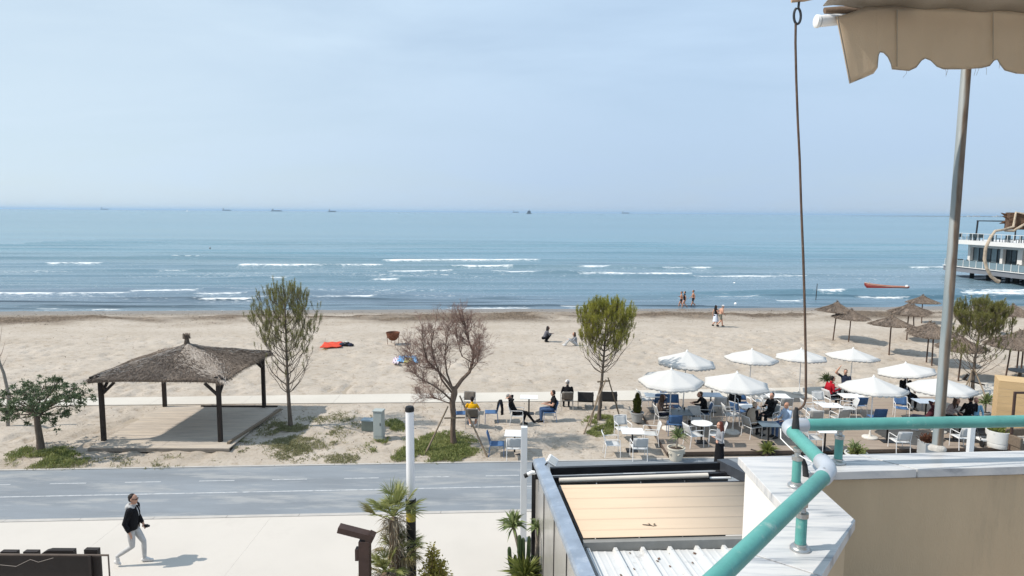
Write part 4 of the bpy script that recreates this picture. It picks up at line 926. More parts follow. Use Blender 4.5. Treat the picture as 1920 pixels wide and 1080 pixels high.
# seaweed and litter on the strand line
def strand():
    P, D, L = [], [], []
    for _ in range(12000):
        x = random.uniform(-52, 62); s = random.gauss(55.4, 1.0) if random.random() < .75 else random.gauss(60.2, .9); y = s+.09*x
        if fbm(np.array([x*.35]), np.array([y]), 51, 4)[0] < .36 and random.random() < .8: continue
        P.append((x, y, gz(x, y)+.01)); D.append((random.gauss(0, 1), random.gauss(0, .6), random.uniform(.0, .35))); L.append(random.uniform(.03, .11))
    leafmesh('seaweed', P, D, np.array(L), .030, leafmat('dried_seaweed', (.045, .033, .025), (.15, .11, .075), .9, .0, 1), None, bend=.5, kind='stuff')
    P, D, L = [], [], []
    for _ in range(700):
        x = random.uniform(-40, 45); y = random.uniform(33, 53)+.09*x
        if y < 24: continue
        P.append((x, y, gz(x, y)+.02)); D.append((random.gauss(0, 1), random.gauss(0, 1), .25)); L.append(random.uniform(.03, .13))
    for _ in range(900):
        x = random.uniform(-18, 6); y = random.uniform(23.2, 30)+.05*x
        P.append((x, y, gz(x, y)+.02)); D.append((random.gauss(0, 1), random.gauss(0, 1), .3)); L.append(random.uniform(.02, .08))
    leafmesh('beach_debris', P, D, np.array(L), .03, leafmat('driftwood_bits', (.06, .045, .035), (.26, .20, .15), .9, .0, 1), None, kind='stuff')
strand()
# ---- spiky plants
YUC = leafmat('yucca_leaf', (.10, .15, .05), (.25, .29, .13), .45, .2, 6)
AGA = leafmat('yellow_green_sword_leaf', (.12, .155, .03), (.26, .275, .085), .45, .25, 6)
PALM = leafmat('palm_leaflet', (.13, .165, .045), (.36, .36, .14), .45, .2, 3)
PALMD = leafmat('dry_palm_leaflet', (.16, .13, .06), (.30, .25, .12), .6, .2, 3)
TERRA = mat('planting_soil', (.055, .04, .03), .95, .3, 20, .8, 60)
def rosette(parent, c, n, ln, m, wid=.05, up=.5, name='leaves', drop=.25):
    P, D, L = [], [], []
    for _ in range(n):
        a = random.random()*6.283; e = random.uniform(-drop, 1.)*1.45+.05; P.append(Vector(c)+Vector((math.cos(a), math.sin(a), 0))*.02+Vector((0, 0, random.uniform(-.06, .04)))); D.append((math.cos(a)*math.cos(e), math.sin(a)*math.cos(e), math.sin(e)*up+.18)); L.append(ln*random.uniform(.75, 1.1))
    o = leafmesh(name, P, D, np.array(L), wid, m, parent, bend=.45); o['kind'] = 'stuff'; return o
def pot(name, label, loc, r, h, m, group=None, prof=None):
    t = thing(name, label, 'planter', loc, 0, group)
    pr = prof or [(r*.72, 0), (r*.74, .03), (r*.9, h*.6), (r*.97, h*.86), (r*1.06, h*.9), (r*1.06, h), (r*.93, h), (r*.9, h*.88), (.0, h*.88)]
    MB().lathe((0, 0, 0), pr, 28).build('pot', m, t, True)
    MB().lathe((0, 0, h*.86), [(r*.9, 0), (r*.6, .03), (.01, .04)], 16).build('soil', TERRA, t, True); return t
# ------------------------------------------------------------------ near planting, lamps and signs
CREAMPOT = mat('cream_stone_pot', (.56, .52, .44), .85, .08, 5, .3, 50)
WHITEPOT = mat('white_pot', (.62, .62, .60), .7, .06, 4, .1, 40)
GREYPOT = mat('grey_metal_planter', (.34, .355, .36), .5, .1, 3)
def near_things():
    # lamp column
    Y = 13.2; b = V(772, 1080, Y); base = Vector((b.x, Y, 0)); zt = zpx(768, 762, Y); zj = zpx(770, 938, Y)
    t = thing('lamp_column', 'tall white luminous tube lamp on a black column with a yellow sticker', 'street lamp', base)
    dx = V(768, 762, Y).x-base.x
    MB().tube([(dx*.4, 0, zj), (dx, 0, zt-.10)], .083, 28).build('light_tube', mat('opal_tube', (.72, .72, .74), .30, .04, 2), t, True)
    MB().lathe((dx, 0, zt-.10), [(.088, 0), (.092, .01), (.092, .06), (.075, .10), (.02, .11)], 28).build('cap', BLACK, t, True)
    MB().tube([(0, 0, .02), (dx*.4, 0, zj-.02)], .098, 24).build('column', BLACK, t, True)
    MB().lathe((dx*.4, 0, zj-.05), [(.104, 0), (.108, .02), (.108, .07), (.09, .085)], 24).build('collar', BLACK, t, True)
    MB().lathe((0, 0, 0), [(.17, 0), (.17, .02), (.11, .05)], 24).build('base_plate', BLACK, t, True)
    MB().lathe((dx*.3, 0, zj-.42), [(.0995, 0), (.0995, .20)], 24).build('sticker', mat('yellow_sticker', (.62, .48, .03), .6, c2=(.10, .12, .05), vscale=7), t, True)
    # square white post
    p = G(981, 1012); zt = zpx(980, 800, p.y)
    t = thing('square_post', 'slim square white metal post in front of the road', 'post', p)
    MB().beam((0, 0, .015), (0, 0, zt), .165, .165, up=(0, 1, 0)).build('shaft', mat('white_square_post', (.66, .67, .68), .5, .05, 2), t, bevel=.006)
    MB().box((0, 0, .008), (.26, .26, .016)).build('base_plate', STEEL, t)
    # brown lamp
    Y = 12.0; a = V(683, 1080, Y); base = Vector((a.x, Y, 0)); CORT = mat('brown_corten', (.055, .032, .026), .6, .25, 5, .2, 50)
    t = thing('angled_post_lamp', 'dark brown steel post lamp with a tilted box head', 'street lamp', base)
    W = lambda x, y, dy=0: V(x, y, Y+dy)-base
    MB().beam((0, 0, .01), W(684, 1012), .20, .20, up=(0, 1, 0)).build('post', CORT, t, bevel=.006)
    MB().beam(W(698, 1006), W(635, 990), .20, .11, up=(0, 0, 1)).build('lamp_head', CORT, t, bevel=.006)
    MB().beam(W(699, 1000), W(690, 1018), .19, .12, up=(1, 0, 0)).build('bracket', CORT, t)
    MB().box(W(670, 1038), (.06, .14, .22)).build('control_box', CORT, t, bevel=.004)
    # palms
    def fan(P, D, L, c, d, n, ln, spread):
        d = Vector(d).normalized(); s = d.cross(Vector((0, 0, 1)))
        s = s.normalized() if s.length > .05 else Vector((1, 0, 0)); nn = s.cross(d)
        for i in range(n):
            a = (i/(n-1)-.5)*2*spread; q = d*math.cos(a)+s*math.sin(a)+nn*(.25*math.cos(a*1.0)-.1)+Vector((0, 0, random.gauss(0, .05))); P.append(Vector(c)); D.append(q); L.append(ln*(1-.25*abs(a)/spread)*random.uniform(.9, 1.08))
    for lab, px, py, Yp, sc, seed, lean in (('shaggy fan palm with browning fronds beside the white tube lamp', 737, 968, 12.9, 1.0, 1, -.1), ('lower dark green fan palm behind the shaggy one, fronds reaching the lamp', 752, 1035, 13.0, .85, 2, .1), ('short fan palm with a fibrous brown trunk at the bottom edge', 722, 1072, 12.6, .7, 5, -.1)):
        random.seed(seed); c = V(px, py, Yp); base = Vector((c.x-lean, Yp, 0)); t = thing('fan_palm', lab, 'palm', base, 0, 'fan palms by the lamp'); C = c-base
        MB().tube([(0, 0, 0), (lean*.3, 0, C.z*.5), C+Vector((0, 0, -.05))], [.15, .12, .10], 12).build('trunk', mat('fibrous_trunk', (.13, .095, .065), .95, .4, 14, 1., 50, stretch=(1, 1, .3)), t, True)
        pt = MB(); P, D, L = [], [], []; P2, D2, L2 = [], [], []
        for k in range(20):
            a = random.random()*6.283; e = random.uniform(-.30, 1.45); ln = random.uniform(.22, .44)*sc; d = Vector((math.cos(a)*math.cos(e), math.sin(a)*math.cos(e), math.sin(e)))
            tip = C+d*ln; pt.tube([C, C.lerp(tip, .5)+Vector((0, 0, .02)), tip], [.011, .009, .006], 5)
            dry = e < .0 or random.random() < .15
            fan(*((P2, D2, L2) if dry else (P, D, L)), tip, d+Vector((0, 0, -.08)), 24, .42*sc, 1.25)
        pt.build('petioles', PALM, t); o = leafmesh('fronds', P, D, np.array(L), .017, PALM, t, bend=.25); o['kind'] = 'stuff'
        if P2: o = leafmesh('dry_fronds', P2, D2, np.array(L2), .017, PALMD, t, bend=.6); o['kind'] = 'stuff'
        P, D, L = [], [], []
        for _ in range(420):
            a = random.random()*6.283; z = C.z*(1-.45*random.random()**1.3); P.append((C.x*z/C.z+.11*math.cos(a), .11*math.sin(a), z)); D.append((math.cos(a)*random.uniform(.2, 1.1), math.sin(a)*random.uniform(.2, 1.1), random.uniform(-1.2, .3))); L.append(random.uniform(.12, .34))
        o = leafmesh('dead_frond_fibres', P, D, np.array(L), .014, leafmat('grey_dead_frond', (.17, .14, .10), (.36, .31, .23), .8, .1, 5), t, bend=.7); o['kind'] = 'stuff'
        if seed == 1:
            P, D, L = [], [], []
            a = V(705, 965, 12.9)-base; pt2 = MB(); pt2.tube([C+Vector((0, 0, -.1)), a], [.012, .008], 5); pt2.build('petioles', PALMD, t); fan(P, D, L, a, (-.9, -.1, .55), 26, .50, .7); o = leafmesh('dry_fronds', P, D, np.array(L), .020, leafmat('yellowing_frond', (.15, .17, .045), (.34, .28, .14), .6, .2, 4), t, bend=.2); o['kind'] = 'stuff'
            a = V(690, 1008, 12.9)-base; pt2 = MB(); pt2.tube([C+Vector((0, 0, -.15)), a], [.016, .010], 5); pt2.build('petioles', PALMD, t)
    random.seed(21)
    # yellow shrub
    c = V(812, 1052, 13.0); base = Vector((c.x, 13.0, 0)); t = thing('shrub', 'yellowish open shrub with small leaves right of the lamp base', 'shrub', base)
    tb = MB(); P, D, L = [], [], []
    for k in range(34):
        a = random.random()*6.283; r = random.uniform(.03, .33); z = random.uniform(.8, 1.0)*(zpx(815, 1018, 13.0) if r < .12 else zpx(815, 1050, 13.0)); e = Vector((math.cos(a)*r, math.sin(a)*r, z))
        pts = [Vector((0, 0, 0)), Vector((e.x*.35, e.y*.35, z*.5)), e]; tb.tube(pts, [.012, .008, .003], 4)
        for _ in range(110):
            s = .45+.55*random.random(); q = pts[1].lerp(e, max(0, (s-.5)*2)) if s > .5 else pts[0].lerp(pts[1], s*2); d = Vector((random.gauss(0, 1), random.gauss(0, 1), random.gauss(.3, .6))); P.append(q+d*.03); D.append(d); L.append(random.uniform(.04, .085))
    tb.build('stems', TWIG, t); o = leafmesh('foliage', P, D, np.array(L), .032, leafmat('olive_yellow_leaf', (.19, .18, .03), (.50, .42, .12), .5, .3, 4), t); o['kind'] = 'stuff'
    # dracaenas, agave and cactus by the screen wall
    def dracaena(lab, px, py, Yp, bx, ln, n, m=YUC):
        c = V(px, py, Yp); base = Vector((bx, Yp, 0)); t = thing('dracaena', lab, 'plant', base, 0, 'spiky plants by the screen wall'); C = c-base
        MB().tube([(0, 0, 0), (C.x*.15, 0, C.z*.5), C], [.055, .045, .035], 8).build('stem', mat('grey_stem', (.26, .22, .18), .9, .3, 12, .5, 50), t, True); rosette(t, C, n, ln, m, .042, .9, drop=.35)
    dracaena('slender dracaena with a spiky head in front of the white square post', 962, 985, 14.2, G(985, 1180).x, .40, 95)
    dracaena('smaller dracaena on a thin bare stem close to the screen wall', 1008, 988, 14.0, G(1008, 1190).x, .30, 50)
    Yp = 13.6; c = V(985, 1082, Yp); base = Vector((c.x, Yp, 0)); t = thing('sword_leaf_plant', 'bushy clump of yellow green sword leaves at the bottom edge', 'plant', base, 0, 'spiky plants by the screen wall')
    MB().tube([(0, 0, 0), (0, 0, c.z)], [.08, .06], 8).build('stem', MATS['grey_stem'], t, True); rosette(t, (0, 0, c.z-.05), 130, .66, AGA, .055, 1.0, drop=.05); rosette(t, (.12, .05, c.z-.2), 70, .55, AGA, .05, .9, drop=.1)
    t = thing('cactus', 'clump of ribbed green column cactus behind the sword leaves', 'cactus', Vector((V(982, 1080, 13.9).x, 13.9, 0)), 0, 'spiky plants by the screen wall'); o = Vector(t.location)
    CAC = mat('cactus_green', (.055, .085, .035), .6, .25, 8, .3, 40)
    for (x, y, r) in ((955, 1025, .05), (974, 1003, .055), (981, 1008, .05), (992, 1005, .05), (966, 1040, .045), (998, 1040, .045)):
        tp = V(x, y, 13.9)-o; vs = MB(); seg = 16
        rings = [(0, .9), (tp.z*.4, 1), (tp.z*.8, 1), (tp.z*.95, .9), (tp.z*.99, .6), (tp.z, .15)]
        for z, k in rings:
            for j in range(seg): a = 2*math.pi*j/seg; rr = r*k*(1 if j % 2 else .72); vs.v.append((tp.x*min(1, z/tp.z*1.2)+rr*math.cos(a), rr*math.sin(a), z))
        for i in range(5):
            for j in range(seg): vs.f.append((i*seg+j, i*seg+(j+1) % seg, (i+1)*seg+(j+1) % seg, (i+1)*seg+j)); vs.m.append(0)
        vs.build('cactus_column', CAC, t)
    # planting bed under them
    bed = thing('planter_bed', 'soil bed with concrete edging under the palms', 'planter', (-1.6, 12.4, 0))
    MB().box((0, 0, .05), (3.4, 1.6, .1)).build('soil', TERRA, bed)
    for s in (-1, 1): MB().box((0, s*.84, .07), (3.56, .08, .14)).build('edging', CONC, bed)
    # sign seen from behind, lower left
    Y = 11.8; BR = mat('dark_brown_sheet', (.022, .016, .014), .6, .2, 3, .2, 40)
    o = Vector((V(100, 1060, Y).x, Y, 0)); t = thing('sign_board', 'dark brown sign board with block letters on top, seen from behind', 'sign', o)
    W = lambda x, y, dy=0: V(x, y, Y+dy)-o
    a = W(-300, 1060); c = W(186, 1043)
    MB().beam((a.x, .05, 1.15), (c.x, .05, 1.15), .04, 2*(c.z-.02-1.15)).build('panel', BR, t)
    MB().tube([(W(-300, 1040).x, .0, c.z+.02), (W(203, 1041).x, 0, W(203, 1041).z), (W(204, 1042).x, 0, 0)], .02, 8).build('frame_rail', mat('brown_tube', (.10, .075, .06), .5, .2, 5), t, True)
    MB().beam((W(171, 1060).x, -.02, 0), (W(171, 1060).x, -.02, W(171, 1041).z), .05, .05, up=(0, 1, 0)).build('upright', BR, t)
    for x0, x1, y0, rd in ((-60, -8, 1036, 0), (0, 33, 1035, 0), (43, 72, 1035, 0), (76, 140, 1032, 1), (157, 185, 1031, 0)):
        A = W(x0, y0, .1); Bp = W(x1, 1080, .1); zb = c.z-.35
        poly = [(A.x, zb), (Bp.x, zb), (Bp.x, A.z), (A.x+(.16 if rd else 0), A.z)]+([(A.x+.07, A.z-.025), (A.x, A.z-.07)] if rd else [])
        b = MB(); n = len(poly); b.v = [(x, .10, z) for x, z in poly]+[(x, .20, z) for x, z in poly]; b.f = [tuple(range(n)), tuple(range(2*n-1, n-1, -1))]+[(i, n+i, n+(i+1) % n, (i+1) % n) for i in range(n)]; b.m = [0]*len(b.f); b.build('letter_block', BR, t)
    MB().tube([W(-10, 1058, -.04), W(30, 1062, -.05), W(42, 1056, -.05), W(57, 1049, -.05), W(72, 1054, -.05), W(100, 1046, -.05)], .004, 5).build('wire', mat('thin_wire', (.30, .26, .23), .7), t)
    # utility cabinets
    GC = mat('pale_grey_cabinet', (.36, .40, .39), .55, .10, 1.5, .1, 30, dirt=((.27, .28, .25), 2.2, .55, .6))
    p = GG(711, 822); t = thing('utility_cabinet', 'tall narrow pale grey utility cabinet in weedy sand', 'cabinet', p, R(-8))
    MB().box((0, 0, .54), (.36, .30, 1.08)).build('body', GC, t, bevel=.01); MB().box((0, 0, 1.10), (.40, .36, .05)).build('lid', GC, t, bevel=.012); MB().box((0, -.153, .58), (.30, .012, .9)).build('door', GC, t, bevel=.003); MB().box((.10, -.165, .6), (.025, .02, .10)).build('handle', CHAR, t)
    p = GG(691, 806); t = thing('junction_box', 'low grey green junction box behind the tall utility cabinet', 'cabinet', p, R(-8))
    MB().box((0, 0, .20), (.46, .34, .40)).build('body', mat('grey_green_box', (.19, .215, .19), .6, .15, 3), t, bevel=.01); MB().box((0, 0, .42), (.52, .40, .05)).build('lid', mat('box_lid', (.26, .33, .38), .5, .1, 4), t, bevel=.012)
near_things()
# ------------------------------------------------------------------ furniture kinds
MESHW = mat('white_sling_mesh', (.60, .61, .61), .7, .05, 8, .2, 90, .15, trans=.2)
BLUE = mat('blue_sling', (.075, .155, .31), .65, .10, 6, .2, 90, .2, trans=.15)
BLUEF = mat('blue_metal', (.075, .14, .27), .45, .1, 5)
GREYS = mat('taupe_sling', (.155, .135, .115), .8, .12, 6, .2, 90, .15)
GREYF = mat('taupe_frame', (.42, .40, .37), .5, .1, 5)
DARKS = mat('black_rattan', (.018, .018, .019), .6, .25, 10, .3, 60)
PALEG = mat('pale_grey_sling', (.40, .40, .39), .7, .08, 6, .2, 90, .15, trans=.15)
def chair(kind, arms=True):
    fm, sm = {'white': (WHITE_METAL, MESHW), 'blue': (WHITE_METAL if arms else BLUEF, BLUE), 'bluedark': (BLUEF, BLUE), 'taupe': (GREYF, GREYS), 'pale': (WHITE_METAL, PALEG)}[kind]
    t = thing('cafe_chair', 'chair', 'chair'); w = .25; r = .0125
    s = MB(); n = 5
    for i in range(n+1):
        u = i/n; 
        for x in (-.235, -.12, 0, .12, .235): s.v.append((x, -.23+.48*u, .445-.012*math.cos((x/.235)*1.57)-.015*math.sin(u*3.14)+.01*u))
    for i in range(n):
        for k in range(4): a = i*5+k; s.f.append((a, a+1, a+6, a+5)); s.m.append(0)
    so_ = s.build('seat', sm, t, True); md = so_.modifiers.new('t', 'SOLIDIFY'); md.thickness = .014
    b = MB()
    for i in range(n+1):
        u = i/n
        for x in (-.235, -.12, 0, .12, .235): b.v.append((x, -.235-.11*u-.025*math.cos((x/.235)*1.57), .50+.34*u))
    for i in range(n):
        for k in range(4): a = i*5+k; b.f.append((a, a+5, a+6, a+1)); b.m.append(0)
    bo = b.build('backrest', sm, t, True); md = bo.modifiers.new('t', 'SOLIDIFY'); md.thickness = .014
    for sx in (-1, 1):
        MB().tube([(sx*.255, -.29, 0), (sx*.25, -.24, .44), (sx*.25, -.29, .66), (sx*.245, -.35, .85)], r, 8).build('leg', fm, t, True)
        if arms: MB().tube([(sx*.265, .26, 0), (sx*.265, .25, .44), (sx*.27, .24, .63), (sx*.27, .20, .655), (sx*.265, -.05, .65), (sx*.25, -.27, .64)], r, 8).build('leg', fm, t, True)
        else: MB().tube([(sx*.25, .25, 0), (sx*.245, .24, .44)], r, 8).build('leg', fm, t, True)
    MB().tube([(-.245, -.35, .845), (-.12, -.372, .855), (.12, -.372, .855), (.245, -.35, .845)], r, 8).build('top_rail', fm, t, True)
    f = MB(); f.tube([(-.25, -.24, .43), (.25, -.24, .43), (.25, .24, .43), (-.25, .24, .43), (-.25, -.22, .43)], r*.9, 6); f.build('seat_frame', fm, t, True); return t
def dark_chair():
    t = thing('lounge_chair', 'chair', 'chair')
    for sx in (-1, 1):
        for y in (-.30, .28): MB().tube([(sx*.33, y, 0), (sx*.33, y, .60)], .014, 6).build('leg', DARKS, t, True)
        MB().beam((sx*.33, -.32, .61), (sx*.33, .30, .61), .05, .03).build('armrest', DARKS, t, bevel=.008)
    MB().box((0, 0, .36), (.62, .58, .12)).build('seat', DARKS, t, bevel=.02)
    MB().box((0, -.31, .56), (.66, .07, .40), M=Matrix.Rotation(R(-10), 3, 'X')).build('backrest', DARKS, t, bevel=.02); return t
TOPS = {'white': mat('white_table_top', (.74, .74, .73), .35, .03, 3), 'blue': mat('pale_blue_table_top', (.43, .50, .58), .4, .05, 3), 'dark': mat('slate_table_top', (.10, .135, .16), .3, .15, 4)}
def table(kind, wx=.70, wy=.70, rnd=False):
    t = thing('cafe_table', 'table', 'table'); m = TOPS[kind]
    if rnd: MB().lathe((0, 0, .72), [(wx/2-.006, 0), (wx/2, .006), (wx/2, .022), (wx/2-.006, .028)], 32).build('table_top', m, t, True)
    else: MB().box((0, 0, .735), (wx, wy, .026)).build('table_top', m, t, bevel=.006)
    MB().lathe((0, 0, .02), [(.035, 0), (.032, .05), (.032, .66), (.06, .70)], 12).build('pedestal', BLACK, t, True)
    b = MB(); b.box((0, 0, .012), (.42, .42, .022)); b.build('base_plate', BLACK, t, bevel=.006); return t
PROTO = {}
def place(make, key, xy, face_deg, label, group):
    if key not in PROTO: PROTO[key] = make(); o = PROTO[key]
    else: o = copy_tree(PROTO[key])
    o.location = (xy[0], xy[1], zfloor(xy[0], xy[1])); o.rotation_euler = (0, 0, face(face_deg)); o['label'] = label; o['group'] = group; return o
DECKX0 = 5.6
def on_deck(x, y): return x > DECKX0 and 23.66+.06*(x-5.7) < y < pnear_np(x)-.02
def zfloor(x, y):
    if on_deck(x, y): return .10
    if pnear_np(x) < y < pfar_np(x): return .045
    return gz(x, y)+.0
# deck
def deck():
    DK = mat('brown_deck_board', (.31, .255, .21), .85, .16, 1.2, .3, 40, .2, stretch=(.5, 5, 1), dirt=((.36, .30, .23), .6, .5, .7))
    t = thing('cafe_deck', 'low brown boarded deck under the cafe parasols', 'deck', (DECKX0, 23.66, 0))
    b = MB(); y = 0; k = 0; X1 = 36.
    while y < 7.2:
        xa = 0
        while xa < X1:
            xb = min(X1, xa+4.0+(1.1 if k % 2 else 0)); sl = .06
            q = [(xa+.002, y+sl*xa), (xb-.002, y+sl*xb), (xb-.002, y+.138+sl*xb), (xa+.002, y+.138+sl*xa)]
            if 23.66+q[2][1] < pnear_np(DECKX0+xb)-.01: b.prism(q, .06, .10+random.uniform(-.0015, .0015))
            xa = xb
        y += .145; k += 1
    o = b.build('deck_boards', DK, t); o['kind'] = 'stuff'
    for i in range(9):
        x0, x1 = i*4+.004, i*4+3.996; MB().prism([(x0, -.035+.06*x0), (x1, -.035+.06*x1), (x1, -.003+.06*x1), (x0, -.003+.06*x0)], .0, .104).build('fascia_board', mat('dark_fascia', (.10, .075, .06), .85, .2, 3, .3, 30), t)
    MB().box((-.02, 3.0, .05), (.03, 6.2, .104)).build('fascia_board', MATS['dark_fascia'], t)
deck()
GCH = 'white sling chairs of the beach cafe'; GBL = 'blue chairs of the beach cafe'; GTA = 'taupe chairs of the beach cafe'; GTB = 'tables of the beach cafe'
CH = [  # kind, pixel of the seat, heading, label
 ('bluedark', 932, 828, 90, 'armless blue chair drawn up to the small white table by the square post'),
 ('white', 964, 834, 0, 'white chair at the near side of the small white table behind the square post'),
 ('taupe', 886, 778, 2, 'taupe chair in which the man in the yellow shirt sits'),
 ('taupe', 879, 753, 185, 'taupe chair facing the man in the yellow shirt'),
 ('bluedark', 921, 769, 268, 'blue chair with a black jacket hung over its back'),
 ('bluedark', 866, 771, 85, 'blue chair half hidden behind the leafless tree trunk'),
 ('white', 970, 774, 95, 'white chair of the person leaning back with hands behind head'),
 ('bluedark', 1029, 768, 262, 'blue chair of the dark haired man in black facing left'),
 ('taupe', 1063, 746, 0, 'taupe chair of the person in the white cap'),
 ('white', 1210, 750, 80, 'white chair on the sand beside the potted cypress'),
 ('blue', 1246, 735, 180, 'blue chair at the far side of the long white table behind the potted cypress'),
 ('bluedark', 1236, 754, 0, 'dark blue chair at the near side of the white table behind the potted cypress'),
 ('pale', 1243, 780, 85, 'pale chair of the long haired woman under the front left parasol'),
 ('blue', 1318, 776, 275, 'blue chair of the black clad person under the front left parasol'),
 ('bluedark', 1264, 795, 5, 'blue chair with its back to the road at the slate table'),
 ('bluedark', 1264, 763, 180, 'dark blue chair on the sea side of the slate table'),
 ('white', 1346, 760, 0, 'white chair at the near side of the pale blue table'),
 ('taupe', 1364, 752, 330, 'taupe chair with a black coat over its back at the pale blue table'),
 ('blue', 1392, 757, 180, 'blue chair at the sea side of the square white table left of the vest couple'),
 ('white', 1371, 778, 90, 'white chair at the left side of the table in front of the blue chairs'),
 ('blue', 1386, 772, 60, 'blue chair tucked under the square white table left of the vest couple'),
 ('pale', 1410, 800, 70, 'pale chair in which the person in the beige vest sits'),
 ('pale', 1443, 782, 230, 'pale chair of the black haired man facing the beige vest'),
 ('white', 1424, 752, 90, 'white chair left of the white table by the path'),
 ('pale', 1470, 762, 0, 'pale chair at the near side of the white table by the path'),
 ('white', 1444, 765, 100, 'white chair pulled out behind the black haired man'),
 ('white', 1440, 742, 120, 'white chair under the edge of the middle parasol by the path'),
 ('white', 1305, 787, 178, 'white chair behind the round white table'),
 ('white', 1301, 816, 75, 'white chair left of the round white table'),
 ('white', 1343, 815, 285, 'white chair right of the round table behind the red haired woman'),
 ('white', 1148, 828, 90, 'white chair left of the square table beside the round-topped pine'),
 ('white', 1168, 800, 170, 'white chair at the sea side of the square table beside the round-topped pine'),
 ('white', 1220, 809, 275, 'white chair right of the square table beside the round-topped pine'),
 ('white', 1198, 834, 0, 'white chair with its back to the road at the table beside the round-topped pine'),
 ('white', 1539, 757, 180, 'white chair at the sea side of the table in front of the red woman'),
 ('white', 1519, 769, 90, 'white chair left of the white table in front of the woman in red'),
 ('pale', 1527, 786, 10, 'pale chair just above the teal pipe left of its twin'),
 ('pale', 1574, 784, 350, 'pale chair just above the teal pipe right of its twin'),
 ('white', 1590, 766, 280, 'white chair right of the white table in front of the woman in red'),
 ('white', 1559, 748, 75, 'white chair in which the woman in red sits'),
 ('blue', 1609, 760, 0, 'blue chair with its back turned, right of the woman in red'),
 ('bluedark', 1643, 783, 0, 'dark blue chair beside the parasol pole right of the woman in red'),
 ('blue', 1690, 766, 200, 'blue armchair half turned under the parasol left of the galvanised pole'),
 ('bluedark', 1713, 748, 90, 'dark blue chair between the two front right parasols'),
 ('white', 1687, 822, 0, 'white chair seen below the teal pipe beside the grey planter'),
 ('white', 1803, 820, 0, 'white chair seen below the teal pipe beside the white post'),
 ('white', 1524, 822, 90, 'white chair below the teal pipe beside the near elbow post'),
]
for kind, px, py, fd, lab in CH:
    p = G(px, py, .50); place(lambda k=kind: chair(k, k != 'bluedark'), kind, (p.x, p.y), fd, lab, {'white': GCH, 'pale': GCH, 'blue': GBL, 'bluedark': GBL, 'taupe': GTA}[kind])
for px, py, lab in ((1098, 747, 'black rattan lounge chair left of the pine trunk'), (1142, 746, 'black rattan lounge chair right of the pine trunk')):
    p = G(px, py, .40); place(dark_chair, 'dark', (p.x, p.y), 5, lab, 'black rattan lounge chairs')
TB = [('white', .7, .7, 0, 965, 807, 'small square white table half behind the slim white post'), ('white', .75, .6, 0, 992, 740, 'white table with black pedestal between the leaning back person and the man in black'),
 ('white', .8, .7, 0, 1186, 803, 'square white table with four white chairs beside the round-topped pine'), ('white', .78, .78, 1, 1316, 793, 'round white table near the red haired woman'),
 ('dark', .8, .8, 0, 1277, 773, 'slate coloured table under the front left parasol'), ('white', .9, .7, 0, 1229, 741, 'white table behind the potted cypress'), ('blue', .9, .7, 0, 1333, 740, 'pale blue table left of the black coat'),
 ('white', .75, .7, 0, 1405, 762, 'square white table in front of the blue chairs'), ('white', .9, .7, 0, 1458, 742, 'white table at the edge of the beach path'), ('dark', .7, .7, 0, 1442, 795, 'dark table between the beige vest and the black haired man'),
 ('white', .85, .7, 0, 1557, 760, 'white table in front of the woman in red'), ('white', .95, .75, 0, 1597, 742, 'white table with cups by the raised arm man'), ('blue', .9, .75, 0, 1737, 752, 'pale blue table left of the galvanised pole'),
 ('white', .7, .7, 0, 1548, 806, 'white table seen below the teal pipe with black pedestal'), ('dark', .9, .8, 0, 1790, 790, 'dark table under the front right parasol'), ('white', .9, .8, 0, 1665, 792, 'white table mostly behind the teal pipe under the parasol')]
for kind, wx, wy, rd, px, py, lab in TB:
    p = G(px, py, .84); place(lambda: table(kind, wx, wy, rd), (kind, wx, wy, rd), (p.x, p.y), 3, lab, GTB)
# things on tables
def cup(loc, lab, dark=False):
    t = thing('cup', lab, 'cup', loc, 0, 'cups and glasses on the cafe tables'); MB().lathe((0, 0, 0), [(.025, 0), (.035, .04), (.04, .09), (.036, .09), (.03, .02), (.0, .015)], 12).build('vessel', WHITE if not dark else BLACK, t, True)
for px, py, lab, dk in ((1586, 733, 'dark cup at the left end of the table by the raised arm man', 1), (1589, 737, 'dark cup in the middle of the table by the raised arm man', 1), (1600, 738, 'white cup on the table by the raised arm man', 0), (1561, 759, 'white cup on the table in front of the woman in red', 0), (1283, 768, 'dark cup on the slate table', 1), (1273, 768, 'white cup on the slate table', 0), (1335, 736, 'dark cup on the pale blue table left of the black coat', 1)):
    p = G(px, py, .85); cup((p.x, p.y, .85), lab, dk)
